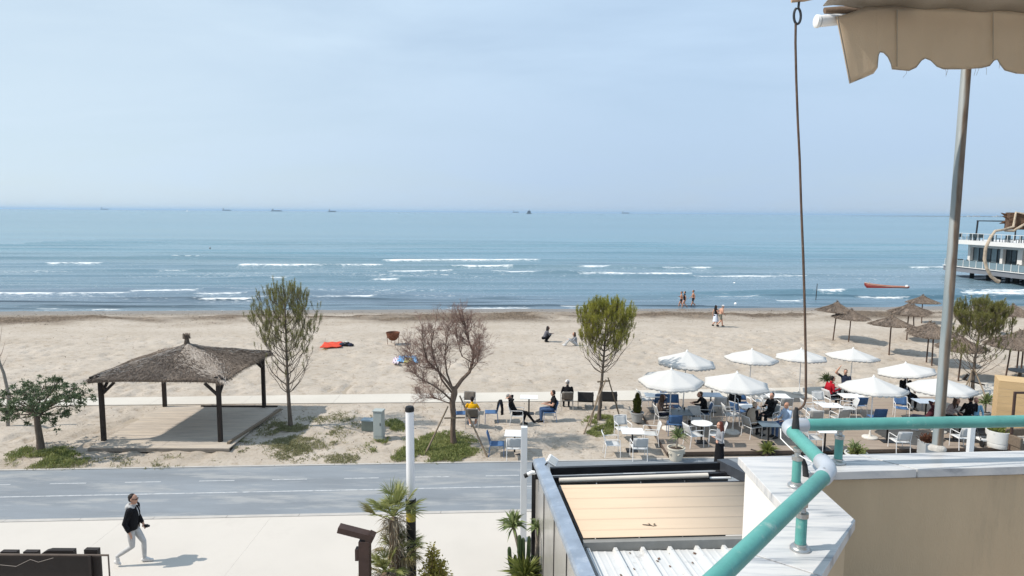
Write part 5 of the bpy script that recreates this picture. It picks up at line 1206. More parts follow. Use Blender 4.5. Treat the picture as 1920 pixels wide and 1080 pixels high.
# ------------------------------------------------------------------ parasols
CANV = mat('white_parasol_canvas', (.66, .655, .64), .9, .03, 1.5, .15, 60, .1, trans=.22)
def parasol():
    t = thing('parasol', 'parasol', 'parasol'); rr = 1.27; n = 8; za, ze = 2.66, 2.18
    MB().tube([(0, 0, .06), (0, 0, za+.02)], .022, 10).build('pole', WHITE_METAL, t, True)
    MB().lathe((0, 0, 0), [(.30, 0), (.30, .05), (.27, .075), (.06, .09), (.045, .20), (.03, .30)], 24).build('base', mat('white_cast_base', (.60, .58, .54), .85, .1, 5, .2, 40), t, True)
    c = MB(); sub = 6; rows = 6; N = n*sub
    def rad(k): 
        f = (k % sub)/sub; ang = math.pi/n; return math.cos(ang)/math.cos(ang*(2*f-1))
    for i in range(1, rows+1):
        s = i/rows
        for k in range(N):
            a = 2*math.pi*k/N; f = (k % sub)/sub; sag = -.014*math.sin(math.pi*f)*s
            r = rr*s*rad(k)*(1-.012*math.sin(math.pi*f)*s); c.v.append((r*math.cos(a), r*math.sin(a), za-(za-ze)*(s**.93)+sag))
    c.v.append((0, 0, za)); T = len(c.v)-1
    for i in range(rows-1):
        for k in range(N): c.f.append((i*N+k, (i+1)*N+k, (i+1)*N+(k+1) % N, i*N+(k+1) % N)); c.m.append(0)
    for k in range(N): c.f.append((T, k, (k+1) % N)); c.m.append(0)
    co = c.build('canopy', CANV, t, True); md = co.modifiers.new('t', 'SOLIDIFY'); md.thickness = .003
    v = MB(); M2 = 12*n
    for k in range(M2):
        a = 2*math.pi*k/M2; f = (k % 12)/12; ang = math.pi/n; r = rr*math.cos(ang)/math.cos(ang*(2*f-1))*(1-.012*math.sin(math.pi*f))+.002; zz = ze-.014*math.sin(math.pi*f)
        dr = .085+.05*abs(math.sin(math.pi*4*f)); v.v += [(r*math.cos(a), r*math.sin(a), zz+.004), (r*1.005*math.cos(a), r*1.005*math.sin(a), zz-dr)]
    for k in range(M2): q = (k+1) % M2; v.f.append((2*k, 2*k+1, 2*q+1, 2*q)); v.m.append(0)
    vo = v.build('valance', CANV, t, True); md = vo.modifiers.new('t', 'SOLIDIFY'); md.thickness = .003
    for k in range(n):
        a = 2*math.pi*k/n; MB().tube([(0, 0, za-.03), (rr*.98*math.cos(a), rr*.98*math.sin(a), ze-.01)], .007, 5).build('rib', WHITE_METAL, t)
    MB().lathe((0, 0, za), [(.05, -.02), (.05, .01), (.02, .03), (.018, .07), (.004, .085)], 12).build('finial', WHITE, t, True); return t
# canopy apex pixels
UM = [(1284, 655, 28.9, 0, 0, 'white parasol at the back left, farthest left of the far row'), (1413, 652, 31.2, 4, 6, 'white parasol standing clear in the far row, second from its left'), (1503, 652, 32.0, -2, 0, 'white parasol in the far row crossed by the hanging crank rod'), (1598, 651, 32.5, 0, 0, 'white parasol at the right end of the far row'),
      (1256, 687, 26.3, 1, -3, 'white parasol over the slate table, front left'), (1376, 694, 25.9, 0, -2, 'white parasol left of the crank rod above the white tables'), (1642, 703, 25.4, 4, 3, 'white parasol beside the woman in red'), (1718, 678, 29.5, -7, 9, 'tilted white parasol behind the galvanised pole'), (1768, 705, 26.2, 0, 0, 'white parasol at the front right crossed by the galvanised pole')]
for i, (px, py, Y, tx, ty, lab) in enumerate(UM):
    q = V(px, py, Y); o = parasol() if i == 0 else copy_tree(PROTO['parasol']); PROTO.setdefault('parasol', o)
    z0 = zfloor(q.x, q.y); k = (q.z-z0)/2.74
    o.location = (q.x-2.6*math.sin(R(ty))*.5, q.y, z0); o.rotation_euler = (R(tx*.6+random.uniform(-2.5, 2.5)), R(ty*.6+random.uniform(-2.5, 2.5)), R(11+i*17)); o.scale = (1 if k > .9 else .95, 1 if k > .9 else .95, k)
    tag(o, lab, 'parasol', 'white parasols over the beach cafe')
# ------------------------------------------------------------------ cafe planting and fittings
def cypress():
    p = G(1194, 790); t = pot('cypress_pot', 'small dark cypress in a pale round pot by the square table', (p.x, p.y, gz(p.x, p.y)), .27, .40, GREYPOT)
    P, D, L = [], [], []
    for _ in range(2600):
        h = random.random(); r = .19*(math.sin(math.pi*min(1, h*.9+.12))**.6)*(1-.35*h)*(1+.18*math.sin(h*14)); a = random.random()*6.283; rr = r*math.sqrt(random.random()); P.append((rr*math.cos(a), rr*math.sin(a), .38+h*.78)); D.append((math.cos(a)*.6, math.sin(a)*.6, 1)); L.append(random.uniform(.05, .10))
    o = leafmesh('foliage', P, D, np.array(L), .024, leafmat('cypress_scale', (.045, .062, .012), (.115, .12, .025), .6, .2, 5), t); o['kind'] = 'stuff'; MB().tube([(0, 0, .3), (0, 0, 1.0)], [.02, .008], 6).build('stem', BARKD, t)
cypress()
p = G(1267, 862); t = pot('yucca_pot', 'cream moulded pot with a spiky yucca at the deck corner', (p.x, p.y, 0.004), .30, .46, CREAMPOT)
for k in range(5):
    a = 2*math.pi*k/5-1.4; b = MB(); 
    for j in range(3): b.ball((.285*math.cos(a+.12*(j-1)), .285*math.sin(a+.12*(j-1)), .26+(.03 if j == 1 else 0)), (.03, .03, .035), 8, 5)
    b.build('moulding', CREAMPOT, t, True)
MB().tube([(0, 0, .4), (.03, 0, .6), (.05, .0, .82)], [.035, .03, .025], 8).build('stem', MATS['grey_stem'], t, True); rosette(t, (.05, 0, .84), 90, .42, YUC, .035, .9, drop=.4)
p = G(1440, 853); t = thing('agave', 'bright green spiky agave at the edge of the deck', 'plant', (p.x, p.y, .0)); MB().lathe((0, 0, 0), [(.12, 0), (.10, .06), (.05, .12)], 10).build('stem', TERRA, t, True); rosette(t, (0, 0, .10), 120, .50, AGA, .045, 1.0, drop=0)
MB().beam((-.55, .22, .12), (-.2, .05, .05), .04, .05).build('driftwood', WOODDK, t)
p = G(1604, 872); t = pot('flower_pot', 'white round pot with a leafy green plant beside the teal rail post', (p.x, p.y, .004), .36, .44, WHITEPOT)
P, D, L = [], [], []
for _ in range(700): d = Vector((random.gauss(0, 1), random.gauss(0, 1), random.gauss(.6, .6))); P.append(Vector((0.02, 0, .46))+d*.14*random.random()); D.append(d); L.append(random.uniform(.06, .13))
o = leafmesh('foliage', P, D, np.array(L), .04, GRASS, t); o['kind'] = 'stuff'; rosette(t, (-.05, 0, .66), 40, .34, YUC, .03); MB().tube([(-.05, 0, .35), (-.05, 0, .66)], .02, 6).build('stem', MATS['grey_stem'], t)
p = G(1742, 858); t = thing('box_planter', 'grey square planter of dark reddish plants below the teal pipe', 'planter', (p.x, p.y, .1)); MB().box((0, 0, .25), (.62, .5, .50)).build('box', GREYPOT, t, bevel=.012); MB().box((0, 0, .48), (.54, .42, .05)).build('soil', TERRA, t)
P, D, L = [], [], []
for _ in range(900): d = Vector((random.gauss(0, 1), random.gauss(0, 1), random.gauss(.7, .5))); P.append(Vector((random.uniform(-.22, .22), random.uniform(-.15, .15), .52))+d*.10*random.random()); D.append(d); L.append(random.uniform(.07, .16))
o = leafmesh('foliage', P, D, np.array(L), .04, leafmat('dark_red_leaf', (.035, .035, .015), (.17, .06, .04), .5, .2, 6), t); o['kind'] = 'stuff'
p = G(1870, 842); t = pot('barrel_pot', 'white barrel pot with yellow green plant near the wicker sofa', (p.x, p.y, .1), .40, .62, WHITEPOT, prof=[(.36, 0), (.37, .03), (.39, .18), (.385, .19), (.40, .20), (.42, .60), (.42, .63), (.38, .63), (.37, .5), (.0, .5)])
P, D, L = [], [], []
for _ in range(900): d = Vector((random.gauss(0, 1), random.gauss(0, 1), random.gauss(.5, .5))); P.append(Vector((random.uniform(-.2, .2), random.uniform(-.2, .2), .60))+d*.10*random.random()); D.append(d); L.append(random.uniform(.06, .13))
o = leafmesh('foliage', P, D, np.array(L), .035, AGA, t); o['kind'] = 'stuff'
for px, py, lab, s in ((1549, 740, 'spiky yucca behind the woman in red', 1.0), (1846, 790, 'spiky yucca beside the wooden kiosk', 1.1)):
    p = G(px, py); t = pot('yucca_pot', lab, (p.x, p.y, zfloor(p.x, p.y)), .22, .30, GREYPOT); MB().tube([(0, 0, .2), (0, 0, .62*s)], [.035, .028], 8).build('stem', MATS['grey_stem'], t, True); rosette(t, (0, 0, .66*s), 100, .48*s, YUC, .04, .9, drop=.35)
def fittings():
    p = G(1817, 862); t = thing('square_post', 'square white post standing below the teal pipe beside the white chair', 'post', (p.x, p.y, 0)); MB().beam((0, 0, .1), (0, 0, 1.25), .17, .17, up=(0, 1, 0)).build('shaft', MATS['white_square_post'], t, bevel=.006); MB().box((0, 0, 1.26), (.19, .19, .02)).build('cap', WHITE, t)
    # wooden kiosk
    KW = mat('pale_plywood', (.52, .365, .195), .75, .09, 1.6, .15, 40, stretch=(.6, 1, 5)); KD = mat('plywood_end', (.36, .235, .12), .8, .1, 3)
    a = G(1868, 790, .5); o = Vector((a.x, a.y, .1)); t = thing('wooden_kiosk', 'pale wooden board kiosk counter at the right edge', 'kiosk', o, R(-28))
    zt = zpx(1868, 715, o.y)-.1
    nb = 7; h = zt/nb
    for i in range(nb):
        MB().box((.62, 0, h*(i+.5)), (1.3, .03, h-.008)).build('board', KW, t, bevel=.003); MB().box((-.015, .55, h*(i+.5)), (.03, 1.08, h-.008)).build('board', KW, t, bevel=.003)
        MB().box((1.9, 0, h*(i+.5)), (1.2, .03, h-.008)).build('board', KW, t, bevel=.003)
    MB().box((1.14, -.03, zt/2), (.08, .05, zt)).build('corner_post', KD, t); MB().box((1.22, .55, zt+.02), (2.5, 1.12, .04)).build('counter_top', KW, t, bevel=.006)
    fr = thing('portal_stand', 'dark brown steel portal standing in front of the wooden kiosk', 'frame', (G(1893, 850).x, G(1893, 850).y, .1)); fo = Vector(fr.location); H = zpx(1893, 738, fo.y)-.1
    for dx in (0, 1.6): MB().beam((dx, 0, 0), (dx, 0, H), .07, .07, up=(0, 1, 0)).build('upright', mat('brown_steel', (.06, .035, .028), .6, .2, 5), fr)
    MB().beam((-.035, 0, H+.035), (1.635, 0, H+.035), .07, .07).build('top_rail', MATS['brown_steel'], fr)
    # wicker sofa
    WK = mat('brown_wicker', (.15, .115, .085), .8, .3, 25, .8, 60); CU = mat('sofa_cushion', (.36, .33, .29), .9, .08, 5, .2, 50)
    p = G(1925, 850); t = thing('wicker_sofa', 'brown wicker sofa with pale cushions at the right edge', 'sofa', (p.x, p.y, .1), R(8))
    MB().box((0, 0, .20), (1.3, .72, .34)).build('base', WK, t, bevel=.02); MB().box((0, .33, .52), (1.3, .10, .44)).build('backrest', WK, t, bevel=.03)
    for sx in (-1, 1): MB().box((sx*.62, 0, .42), (.12, .74, .38)).build('armrest', WK, t, bevel=.03)
    for sx in (-1, 1): MB().box((sx*.28, -.02, .42), (.54, .60, .12)).build('cushion', CU, t, bevel=.03)
    # dark pushchair below the right parasol
    p = G(1842, 838); t = thing('pushchair', 'folded black pushchair parked beside the white barrel pot', 'pushchair', (p.x, p.y, .1))
    for x in (-.24, .24):
        for y in (-.30, .30):
            MB().lathe((x-.02, y, .12), [(.05, 0), (.12, .0), (.12, .04), (.05, .04)], 18, ax=(1, 0, 0)).build('wheel', BLACK, t, True)
        MB().tube([(x, -.30, .12), (x, .0, .55), (x, .35, .95)], .014, 6).build('frame_tube', CHAR, t, True); MB().tube([(x, .30, .12), (x, .05, .5)], .014, 6).build('frame_tube', CHAR, t, True)
    MB().box((0, .02, .46), (.44, .42, .06), M=Matrix.Rotation(R(12), 3, 'X')).build('seat', BLACK, t, bevel=.02); MB().box((0, .24, .68), (.44, .08, .44), M=Matrix.Rotation(R(-28), 3, 'X')).build('backrest', BLACK, t, bevel=.02)
    MB().tube([(-.24, .35, .95), (0, .40, .98), (.24, .35, .95)], .016, 6).build('handle', BLACK, t, True); MB().box((0, 0, .22), (.40, .40, .10)).build('basket', WHITE, t, bevel=.02)
    # jackets
    c = [x for x in CH if x[1] == 921][0]
    def hang(c, lab):
        q = G(c[1], c[2], .50); z = zfloor(q.x, q.y)+.84; t = thing('jacket', lab, 'jacket', (q.x, q.y, z), face(c[3])); jb(t)
    def jb(t):
        m = mat('black_cloth', (.010, .010, .012), .9, .3, 8, .5, 40, .15); prof = [(-.24, -.34), (-.26, -.20), (-.29, -.06), (-.335, .035), (-.385, .05), (-.42, -.02), (-.435, -.18), (-.43, -.36), (-.42, -.48)]
        b = MB(); M_ = 8
        for i, (y, z) in enumerate(prof):
            for k in range(M_+1): u = k/M_*2-1; b.v.append((u*(.24+.02*math.sin(i*2.)), y+.014*math.sin(u*6+i), z+.02*math.sin(u*4+1)))
        for i in range(len(prof)-1):
            for k in range(M_): a = i*(M_+1)+k; b.f.append((a, a+1, a+M_+2, a+M_+1)); b.m.append(0)
        o = b.build('jacket_body', m, t, True); md = o.modifiers.new('t', 'SOLIDIFY'); md.thickness = .035; md.offset = 0
        for s in (-1, 1): MB().tube([(s*.22, -.40, .02), (s*.27, -.45, -.2), (s*.24, -.46, -.46)], [.055, .055, .045], 8).build('sleeve', m, t, True)
    hang(c, 'black jacket draped over the back of a blue chair'); hang([x for x in CH if x[1] == 1364][0], 'black coat over the back of a taupe chair at the pale blue table')
fittings()
# ------------------------------------------------------------------ beach things
def beach_umbrella():
    t = thing('thatched_umbrella', 'umbrella', 'beach umbrella'); rr = 1.14; zt = 2.30; ze = 1.82
    MB().tube([(0, 0, -.1), (.02, .0, 1.2), (.0, 0, 2.38)], [.042, .04, .035], 8).build('pole', mat('red_brown_pole', (.10, .062, .045), .85, .3, 4), t, True)
    b = MB(); N = 28; rows = 6; prof = [(.04, zt+.12), (.16, zt-.02), (.40, zt-.15), (.70, zt-.28), (.95, zt-.39), (rr, ze)]
    rnd = random.Random(3)
    for r, z in prof:
        for k in range(N): a = 2*math.pi*k/N; q = r*(1+.05*math.sin(k*2.3)+.03*rnd.random()); b.v.append((q*math.cos(a), q*math.sin(a), z+.02*rnd.random()))
    for i in range(rows-1):
        for k in range(N): b.f.append((i*N+k, (i+1)*N+k, (i+1)*N+(k+1) % N, i*N+(k+1) % N)); b.m.append(0)
    o = b.build('thatch', THATCH, t, True); md = o.modifiers.new('t', 'SOLIDIFY'); md.thickness = .09; md.offset = -1
    P, D, L = [], [], []
    for _ in range(4200):
        a = rnd.random()*6.283; r = rr*math.sqrt(rnd.random()); z = float(np.interp(r, [q[0] for q in prof], [q[1] for q in prof])); P.append((r*math.cos(a), r*math.sin(a), z+.01)); D.append((math.cos(a)+rnd.gauss(0, .2), math.sin(a)+rnd.gauss(0, .2), -.40+rnd.gauss(.06, .1))); L.append(rnd.uniform(.10, .26))
    for _ in range(90): a = rnd.random()*6.283; P.append((0, 0, zt+.05+.10*rnd.random())); D.append((math.cos(a)*.4, math.sin(a)*.4, rnd.uniform(-.4, 1))); L.append(rnd.uniform(.08, .2))
    leafmesh('straw', P, D, np.array(L), .016, STRAW, o, bend=.3, kind='stuff')
    for k in range(8): a = 2*math.pi*k/8; MB().tube([(0, 0, zt-.25), (rr*.85*math.cos(a), rr*.85*math.sin(a), ze+.02)], .016, 5).build('rafter', STAKE, t)
    return t
UL = [(1562, 636, 'thatched umbrella by the sea, left of a close pair', 4), (1591, 641, 'thatched umbrella by the sea, right of a close pair', 0), (1667, 663, 'nearest thatched umbrella left of the galvanised pole', 3), (1700, 638, 'small looking thatched umbrella showing between others left of the pole', -2), (1714, 630, 'thatched umbrella with a pale post behind the group left of the pole', 4),
      (1728, 606, 'farthest thatched umbrella at the strand line', 0), (1737, 679, 'thatched umbrella partly hidden by the galvanised pole, left post', 3), (1747, 684, 'thatched umbrella partly hidden by the galvanised pole, right post', 2), (1797, 711, 'thatched umbrella behind the broad pine, near its trunk', 2), (1885, 711, 'thatched umbrella behind the wooden kiosk, left post', 3), (1906, 696, 'thatched umbrella behind the kiosk, middle post', 2), (1914, 699, 'thatched umbrella behind the kiosk, right post', 1), (1896, 640, 'thatched umbrella far right near the strand line', 0), (1868, 628, 'thatched umbrella right of the broad pine crown near the sea', -2)]
UP = None
for i, (px, py, lab, tl) in enumerate(UL):
    p = GG(px, py); o = beach_umbrella() if UP is None else copy_tree(UP); UP = UP or o
    o.location = p; o.rotation_euler = (R(random.uniform(-2, 2)), R(tl), R(i*37)); s = random.uniform(.97, 1.06); o.scale = (s, s, s*(.95 if i % 3 else 1.02)); tag(o, lab, 'beach umbrella', 'thatched umbrellas on the beach')
p = GG(1912, 706); t = thing('round_beach_table', 'round grey low table around an umbrella post behind the kiosk', 'table', p); MB().lathe((0, 0, .3), [(.55, 0), (.58, .03), (.55, .06)], 28).build('table_top', mat('grey_table', (.19, .19, .185), .7, .2, 4), t, True); MB().lathe((0, 0, 0), [(.10, 0), (.07, .3)], 10).build('pedestal', STAKE, t)
def boat():
    a = G(1620, 545, SEA); c = G(1703, 551, SEA); m0 = (a+c)/2; L = (c-a).length; t = thing('rowing_boat', 'long red wooden rowing boat floating near the shore', 'boat', m0+Vector((0, 0, .24)), math.atan2(c.y-a.y, c.x-a.x))
    RED = mat('red_boat_paint', (.17, .016, .011), .5, .18, 3); INS = mat('boat_inside', (.22, .07, .045), .8, .2, 4)
    n = 18; b = MB(); st = []
    for i in range(n+1):
        u = i/n; x = (u-.5)*L; wd = .62*(math.sin(math.pi*min(1, u*.62+.02))**.7) if u < .8 else .62*(math.sin(math.pi*(.8*.62+.02))**.7)*(1-.25*(u-.8)/.2); sh = .46+.26*(1-u)**3+.12*u**3
        wd = max(wd, .02); kz = -.2+.62*max(0, 1-u/.22)**2; st.append([(x, -wd, sh), (x, -wd*.78, max(.12, kz+.05)), (x, -wd*.4, max(-.15, kz)), (x, 0, max(-.2, kz)), (x, wd*.4, max(-.15, kz)), (x, wd*.78, max(.12, kz+.05)), (x, wd, sh)])
    for s in st: b.v += s
    for i in range(n):
        for k in range(6): q = i*7+k; b.f.append((q, q+1, q+8, q+7)); b.m.append(0)
    b.f.append(tuple(range(n*7, n*7+7))); b.m.append(0)
    h = b.build('hull', RED, t, True); md = h.modifiers.new('t', 'SOLIDIFY'); md.thickness = .05
    g = MB()
    for k in (0, 6): g.tube([(s[k][0], s[k][1], s[k][2]+.01) for s in st], .035, 6)
    g.build('gunwale', mat('pale_gunwale', (.50, .30, .22), .6, .15, 4), t, True)
    for u in (.3, .55, .8): i = int(u*n); w_ = st[i][6][1]; MB().box((st[i][0][0], 0, .46), (.24, 2*w_*.80, .04)).build('thwart', INS, t)
    MB().box((L*.46, -.1, .62), (.28, .34, .30)).build('outboard_motor', WHITE, t, bevel=.03); MB().tube([(-L*.40, 0, .5), (-L*.38, 0, .85)], .05, 8).build('mooring_post', mat('pale_timber', (.5, .42, .33), .8, .1, 5), t)
    f = MB(); f.prism([((u-.5)*L, -.3) for u in (.15, .9)]+[((u-.5)*L, .3) for u in (.9, .15)], .04, .07); f.build('floor_boards', INS, t)
boat()
def small():
    p = GG(737, 645); RU = mat('rust', (.155, .062, .035), .9, .3, 6, .5, 30); t = thing('fire_pot', 'rusty iron cauldron fire pot on thin legs on the sand', 'fire pot', p)
    MB().lathe((0, 0, .22), [(.06, 0), (.22, .06), (.36, .22), (.42, .40), (.44, .52), (.46, .56), (.42, .56), (.39, .42), (.30, .22), (.0, .12)], 24).build('bowl', RU, t, True)
    for k in range(4): a = k*1.57+.5; MB().tube([(.40*math.cos(a), .40*math.sin(a), .5), (.36*math.cos(a), .36*math.sin(a), 0)], .018, 6).build('leg', RU, t, True)
    def towel(name, lab, pts, m, cat='towel', folds=.02, z0=.03):
        P_ = [GG(*q) for q in pts]; o = sum(P_, Vector())/4; o.z = gz(o.x, o.y); b = MB(); n, m_ = 12, 8
        for i in range(n+1):
            for k in range(m_+1):
                q = P_[0].lerp(P_[1], i/n).lerp(P_[3].lerp(P_[2], i/n), k/m_)-o; b.v.append((q.x, q.y, z0+.05+folds*math.sin(i*1.2+k)*1.0+folds*math.sin(k*1.7)))
        for i in range(n):
            for k in range(m_): a = i*(m_+1)+k; b.f.append((a, a+1, a+m_+2, a+m_+1)); b.m.append(0)
        t = b.build(name, m, None, True, loc=o); md = t.modifiers.new('t', 'SOLIDIFY'); md.thickness = .03; tag(t, lab, cat); return t
    towel('beach_towel', 'orange red beach towel spread on the sand right of the tall pine', [(600, 655), (640, 653), (642, 644), (608, 645)], mat('red_towel', (.55, .06, .03), .95, .12, 6, .4, 60))
    p = GG(648, 649); t = thing('beach_bag', 'dark heap of bag and clothes at the end of the orange red towel', 'bag', p)
    for k, (dx, dy, r) in enumerate(((-.2, 0, .2), (.05, .06, .24), (.3, -.04, .18), (.42, .02, .12))): MB().ball((dx, dy, r*.5+.02), (r, r*.9, r*.62), 10, 7).build('bundle', BLACK if k % 2 else mat('navy_cloth', (.03, .035, .06), .9, .3, 8), t, True)
    MB().ball((.1, -.1, .30), (.10, .08, .05), 8, 6).build('cap', mat('pale_cloth', (.5, .5, .5), .9), t, True)
    p = GG(610, 656); t = thing('sandal', 'pale sandal beside the orange red towel', 'sandal', p); MB().box((0, 0, .03), (.26, .10, .04)).build('sole', mat('tan_rubber', (.5, .33, .15), .8), t, bevel=.015); MB().tube([(.02, -.05, .04), (.05, 0, .09), (.02, .05, .04)], .015, 6).build('strap', STAKE, t)
    towel('beach_towel', 'blue and white beach towel left of the leafless tree', [(744, 681), (784, 683), (780, 671), (748, 671)], mat('blue_towel', (.08, .30, .62), .95, c2=(.25, .48, .72), vscale=2.0, bump=.4))
    towel('beach_towel', 'crumpled yellow cloth lying on the blue towel', [(757, 685), (774, 684), (772, 677), (760, 677)], mat('yellow_towel', (.62, .56, .08), .95, c2=(.6, .62, .45), vscale=3.0), folds=.03, z0=.09)
    towel('beach_towel', 'crumpled pale pink cloth at the left end of the blue towel', [(736, 684), (748, 685), (748, 673), (738, 675)], mat('pink_towel', (.55, .38, .48), .95, c2=(.6, .6, .62), vscale=3.0), folds=.04)
    q = G(1529, 566, SEA); t = thing('water_pole', 'thin dark pole standing in the shallow water left of the red boat', 'pole', q); MB().tube([(0, 0, -.5), (.05, 0, .9), (.08, 0, 1.9)], [.04, .04, .03], 6).build('shaft', WOODDK, t, True)
    for i, (px, py) in enumerate(((1377, 533), (1374, 550), (1379, 572))):
        q = G(px, py, SEA); t = thing('buoy', 'small white buoy in line off the beach, ' + ('farthest out', 'middle one', 'closest to the sand')[i], 'buoy', q, 0, 'white buoys off the beach'); MB().ball((0, 0, .08), (.16, .16, .2), 10, 8).build('float', WHITE, t, True); MB().tube([(0, 0, .2), (0, 0, .36)], .02, 5).build('eye', BLACK, t)
small()
# ------------------------------------------------------------------ pier restaurant
def pier():
    PW_ = mat('pier_white', (.66, .65, .63), .6, .05, .5); PD = mat('pier_deck_edge', (.17, .18, .20), .7, .1, .5); PL = mat('pier_pile', (.035, .034, .035), .8, .2, 1); GL = mat('pier_glass', (.03, .045, .055), .08, spec=.6)
    BB = mat('railing_glass', (.16, .22, .25), .1, spec=.6); DF = mat('dark_frame', (.02, .022, .025), .5)
    a = G(1822, 522, SEA); c = G(1907, 533, SEA); d = (c-a); d.normalize(); ang = math.atan2(d.y, d.x)
    t = thing('pier_restaurant', 'white two level restaurant on dark piles over the sea', 'building', a, ang)
    ca, sa = math.cos(ang), math.sin(ang)
    def loc(px, py, off=0.):      # on the facade plane -> along, height
        n = Vector((-sa, ca, 0)); o = Vector((a.x, a.y, 0))+n*off; r = Vector(ray(px, py)); tt = (o-Vector((0, 0, EYE))).dot(n)/Vector((r.x, r.y, 0)).dot(n); q = Vector((0, 0, EYE))+r*tt; e = q-a; return e.x*ca+e.y*sa, q.z-SEA
    u0, zd0 = loc(1798, 497); _, zd1 = loc(1798, 506); uw, zr1 = loc(1812, 450); _, zr0 = loc(1812, 457); ue = 24.; _, zrail = loc(1830, 486); _, zup = loc(1830, 436); 
    dep = 16.
    MB().box(((u0+ue)/2, dep/2-1.2, (zd0+zd1)/2), (ue-u0, dep+2.4, zd0-zd1)).build('deck', PD, t)
    MB().box(((u0+ue)/2, dep/2-1.25, zd0+.02), (ue-u0+.1, dep+2.6, .08)).build('deck_edge', PW_, t)
    for px in (1822, 1853, 1873, 1890, 1907, 1925, 1945):
        u = loc(px, 520)[0]
        for v in (0, 4, 8, 12): MB().tube([(u, v, -1.5), (u, v, zd1+.02)], .28, 10).build('pile', PL, t, True)
    ur, _ = loc(1800, 452)
    MB().box(((ur+ue)/2, dep/2-.8, (zr1+zr0)/2), (ue-ur, dep+1.6, zr1-zr0)).build('roof_slab', PW_, t)
    uc0 = loc(1815, 470)[0]; MB().box(((uc0+ue)/2, dep/2+1., (zr0+zd0)/2), (ue-uc0-1., dep-3, zr0-zd0-.05)).build('inner_core', mat('dim_interior', (.05, .055, .06), .7), t)
    us = [loc(x, 480)[0] for x in (1817, 1878, 1913)]+[loc(1913, 480)[0]+6, loc(1913, 480)[0]+12]
    for i, u in enumerate(us): MB().box((u, .2, (zr0+zd0)/2), (.45 if i != 2 else .8, .5, zr0-zd0)).build('column', PW_, t)
    MB().box(((uc0+ue)/2, .2, zr0-.22), (ue-uc0, .45, .42)).build('beam', PW_, t)
    for i in range(len(us)-1):
        ua, ub = us[i]+.22, us[i+1]-.22; k = max(3, int((ub-ua)/1.0)); w_ = (ub-ua)/k
        for j in range(k):
            MB().box((ua+w_*(j+.5), .5, (zr0-.45+zd0)/2), (w_-.10, .05, zr0-.45-zd0)).build('window_pane', GL if (i+j) % 3 else BB, t)
            MB().box((ua+w_*j, .46, (zr0-.45+zd0)/2), (.10, .09, zr0-.45-zd0)).build('window_frame', DF, t)
    # lower terrace railing with posts and glass
    n = 22; w_ = (ue-u0)/n
    for k in range(n):
        MB().box((u0+w_*(k+.5), -2.2, zd0+.55), (w_-.10, .03, .85)).build('railing_panel', BB, t)
        MB().box((u0+w_*k, -2.2, zd0+.52), (.07, .07, 1.0)).build('railing_post', PW_, t)
    for k in range(26):
        u = ur+(ue-ur)*k/26; MB().box((u, -1.4, zr1+.5), (.05, .05, 1.0)).build('railing_post', PW_, t)
    MB().box(((ur+ue)/2, -1.4, zr1+1.02), (ue-ur, .05, .05)).build('railing_top', PW_, t)
    ug, zg = loc(1832, 414); ug1, _ = loc(1835, 440); 
    MB().beam((ug, 0, zr1), (ug+.15, 0, zg), .16, .16, up=(0, 1, 0)).build('canopy_frame', DF, t); MB().beam((ug, 0, zg), (ug+14, 0, zg), .14, .14).build('canopy_frame', DF, t); MB().beam((ug+14, 0, zr1), (ug+14, 0, zg), .14, .14, up=(0, 1, 0)).build('canopy_frame', DF, t); MB().beam((ug, 6, zr1), (ug, 6, zg), .14, .14, up=(0, 1, 0)).build('canopy_frame', DF, t); MB().beam((ug, 0, zg), (ug, 6, zg), .12, .12).build('canopy_frame', DF, t); MB().beam((ug, 6, zg), (ug+14, 6, zg), .12, .12).build('canopy_frame', DF, t)
    # stacked dark chairs on both terraces, too small to show parts
    DCH = mat('teal_black_chair', (.035, .055, .065), .7)
    me = None; rnd = random.Random(2); M = Matrix.Translation(a) @ Matrix.Rotation(ang, 4, 'Z')
    def tiny():
        b = MB(); b.box((0, 0, .45), (.48, .48, .05)); b.box((0, -.22, .70), (.46, .05, .46))
        for x in (-.2, .2):
            for y in (-.2, .2): b.box((x, y, .22), (.05, .05, .44))
        return b.mesh('terrace_chair', DCH)
    me = tiny(); pos = []
    for k in range(26): pos.append((ur+.8+k*.62*1.0+rnd.uniform(-.15, .15), rnd.uniform(-.9, .6), zr1+.01, 'dark chair on the upper terrace of the pier restaurant'))
    for k in range(20): pos.append((u0+.6+k*.72+rnd.uniform(-.15, .15), rnd.uniform(-1.9, -.6), zd0+.06, 'dark chair on the lower terrace of the pier restaurant'))
    for u, v, z, lab in pos:
        o = bpy.data.objects.new('terrace_chair', me); COL.objects.link(o); q = M @ Vector((u, v, z)); o.location = q; o.rotation_euler = (0, 0, rnd.uniform(0, 6.28)); tag(o, lab, 'chair', lab.replace('dark chair', 'dark chairs'))
pier()
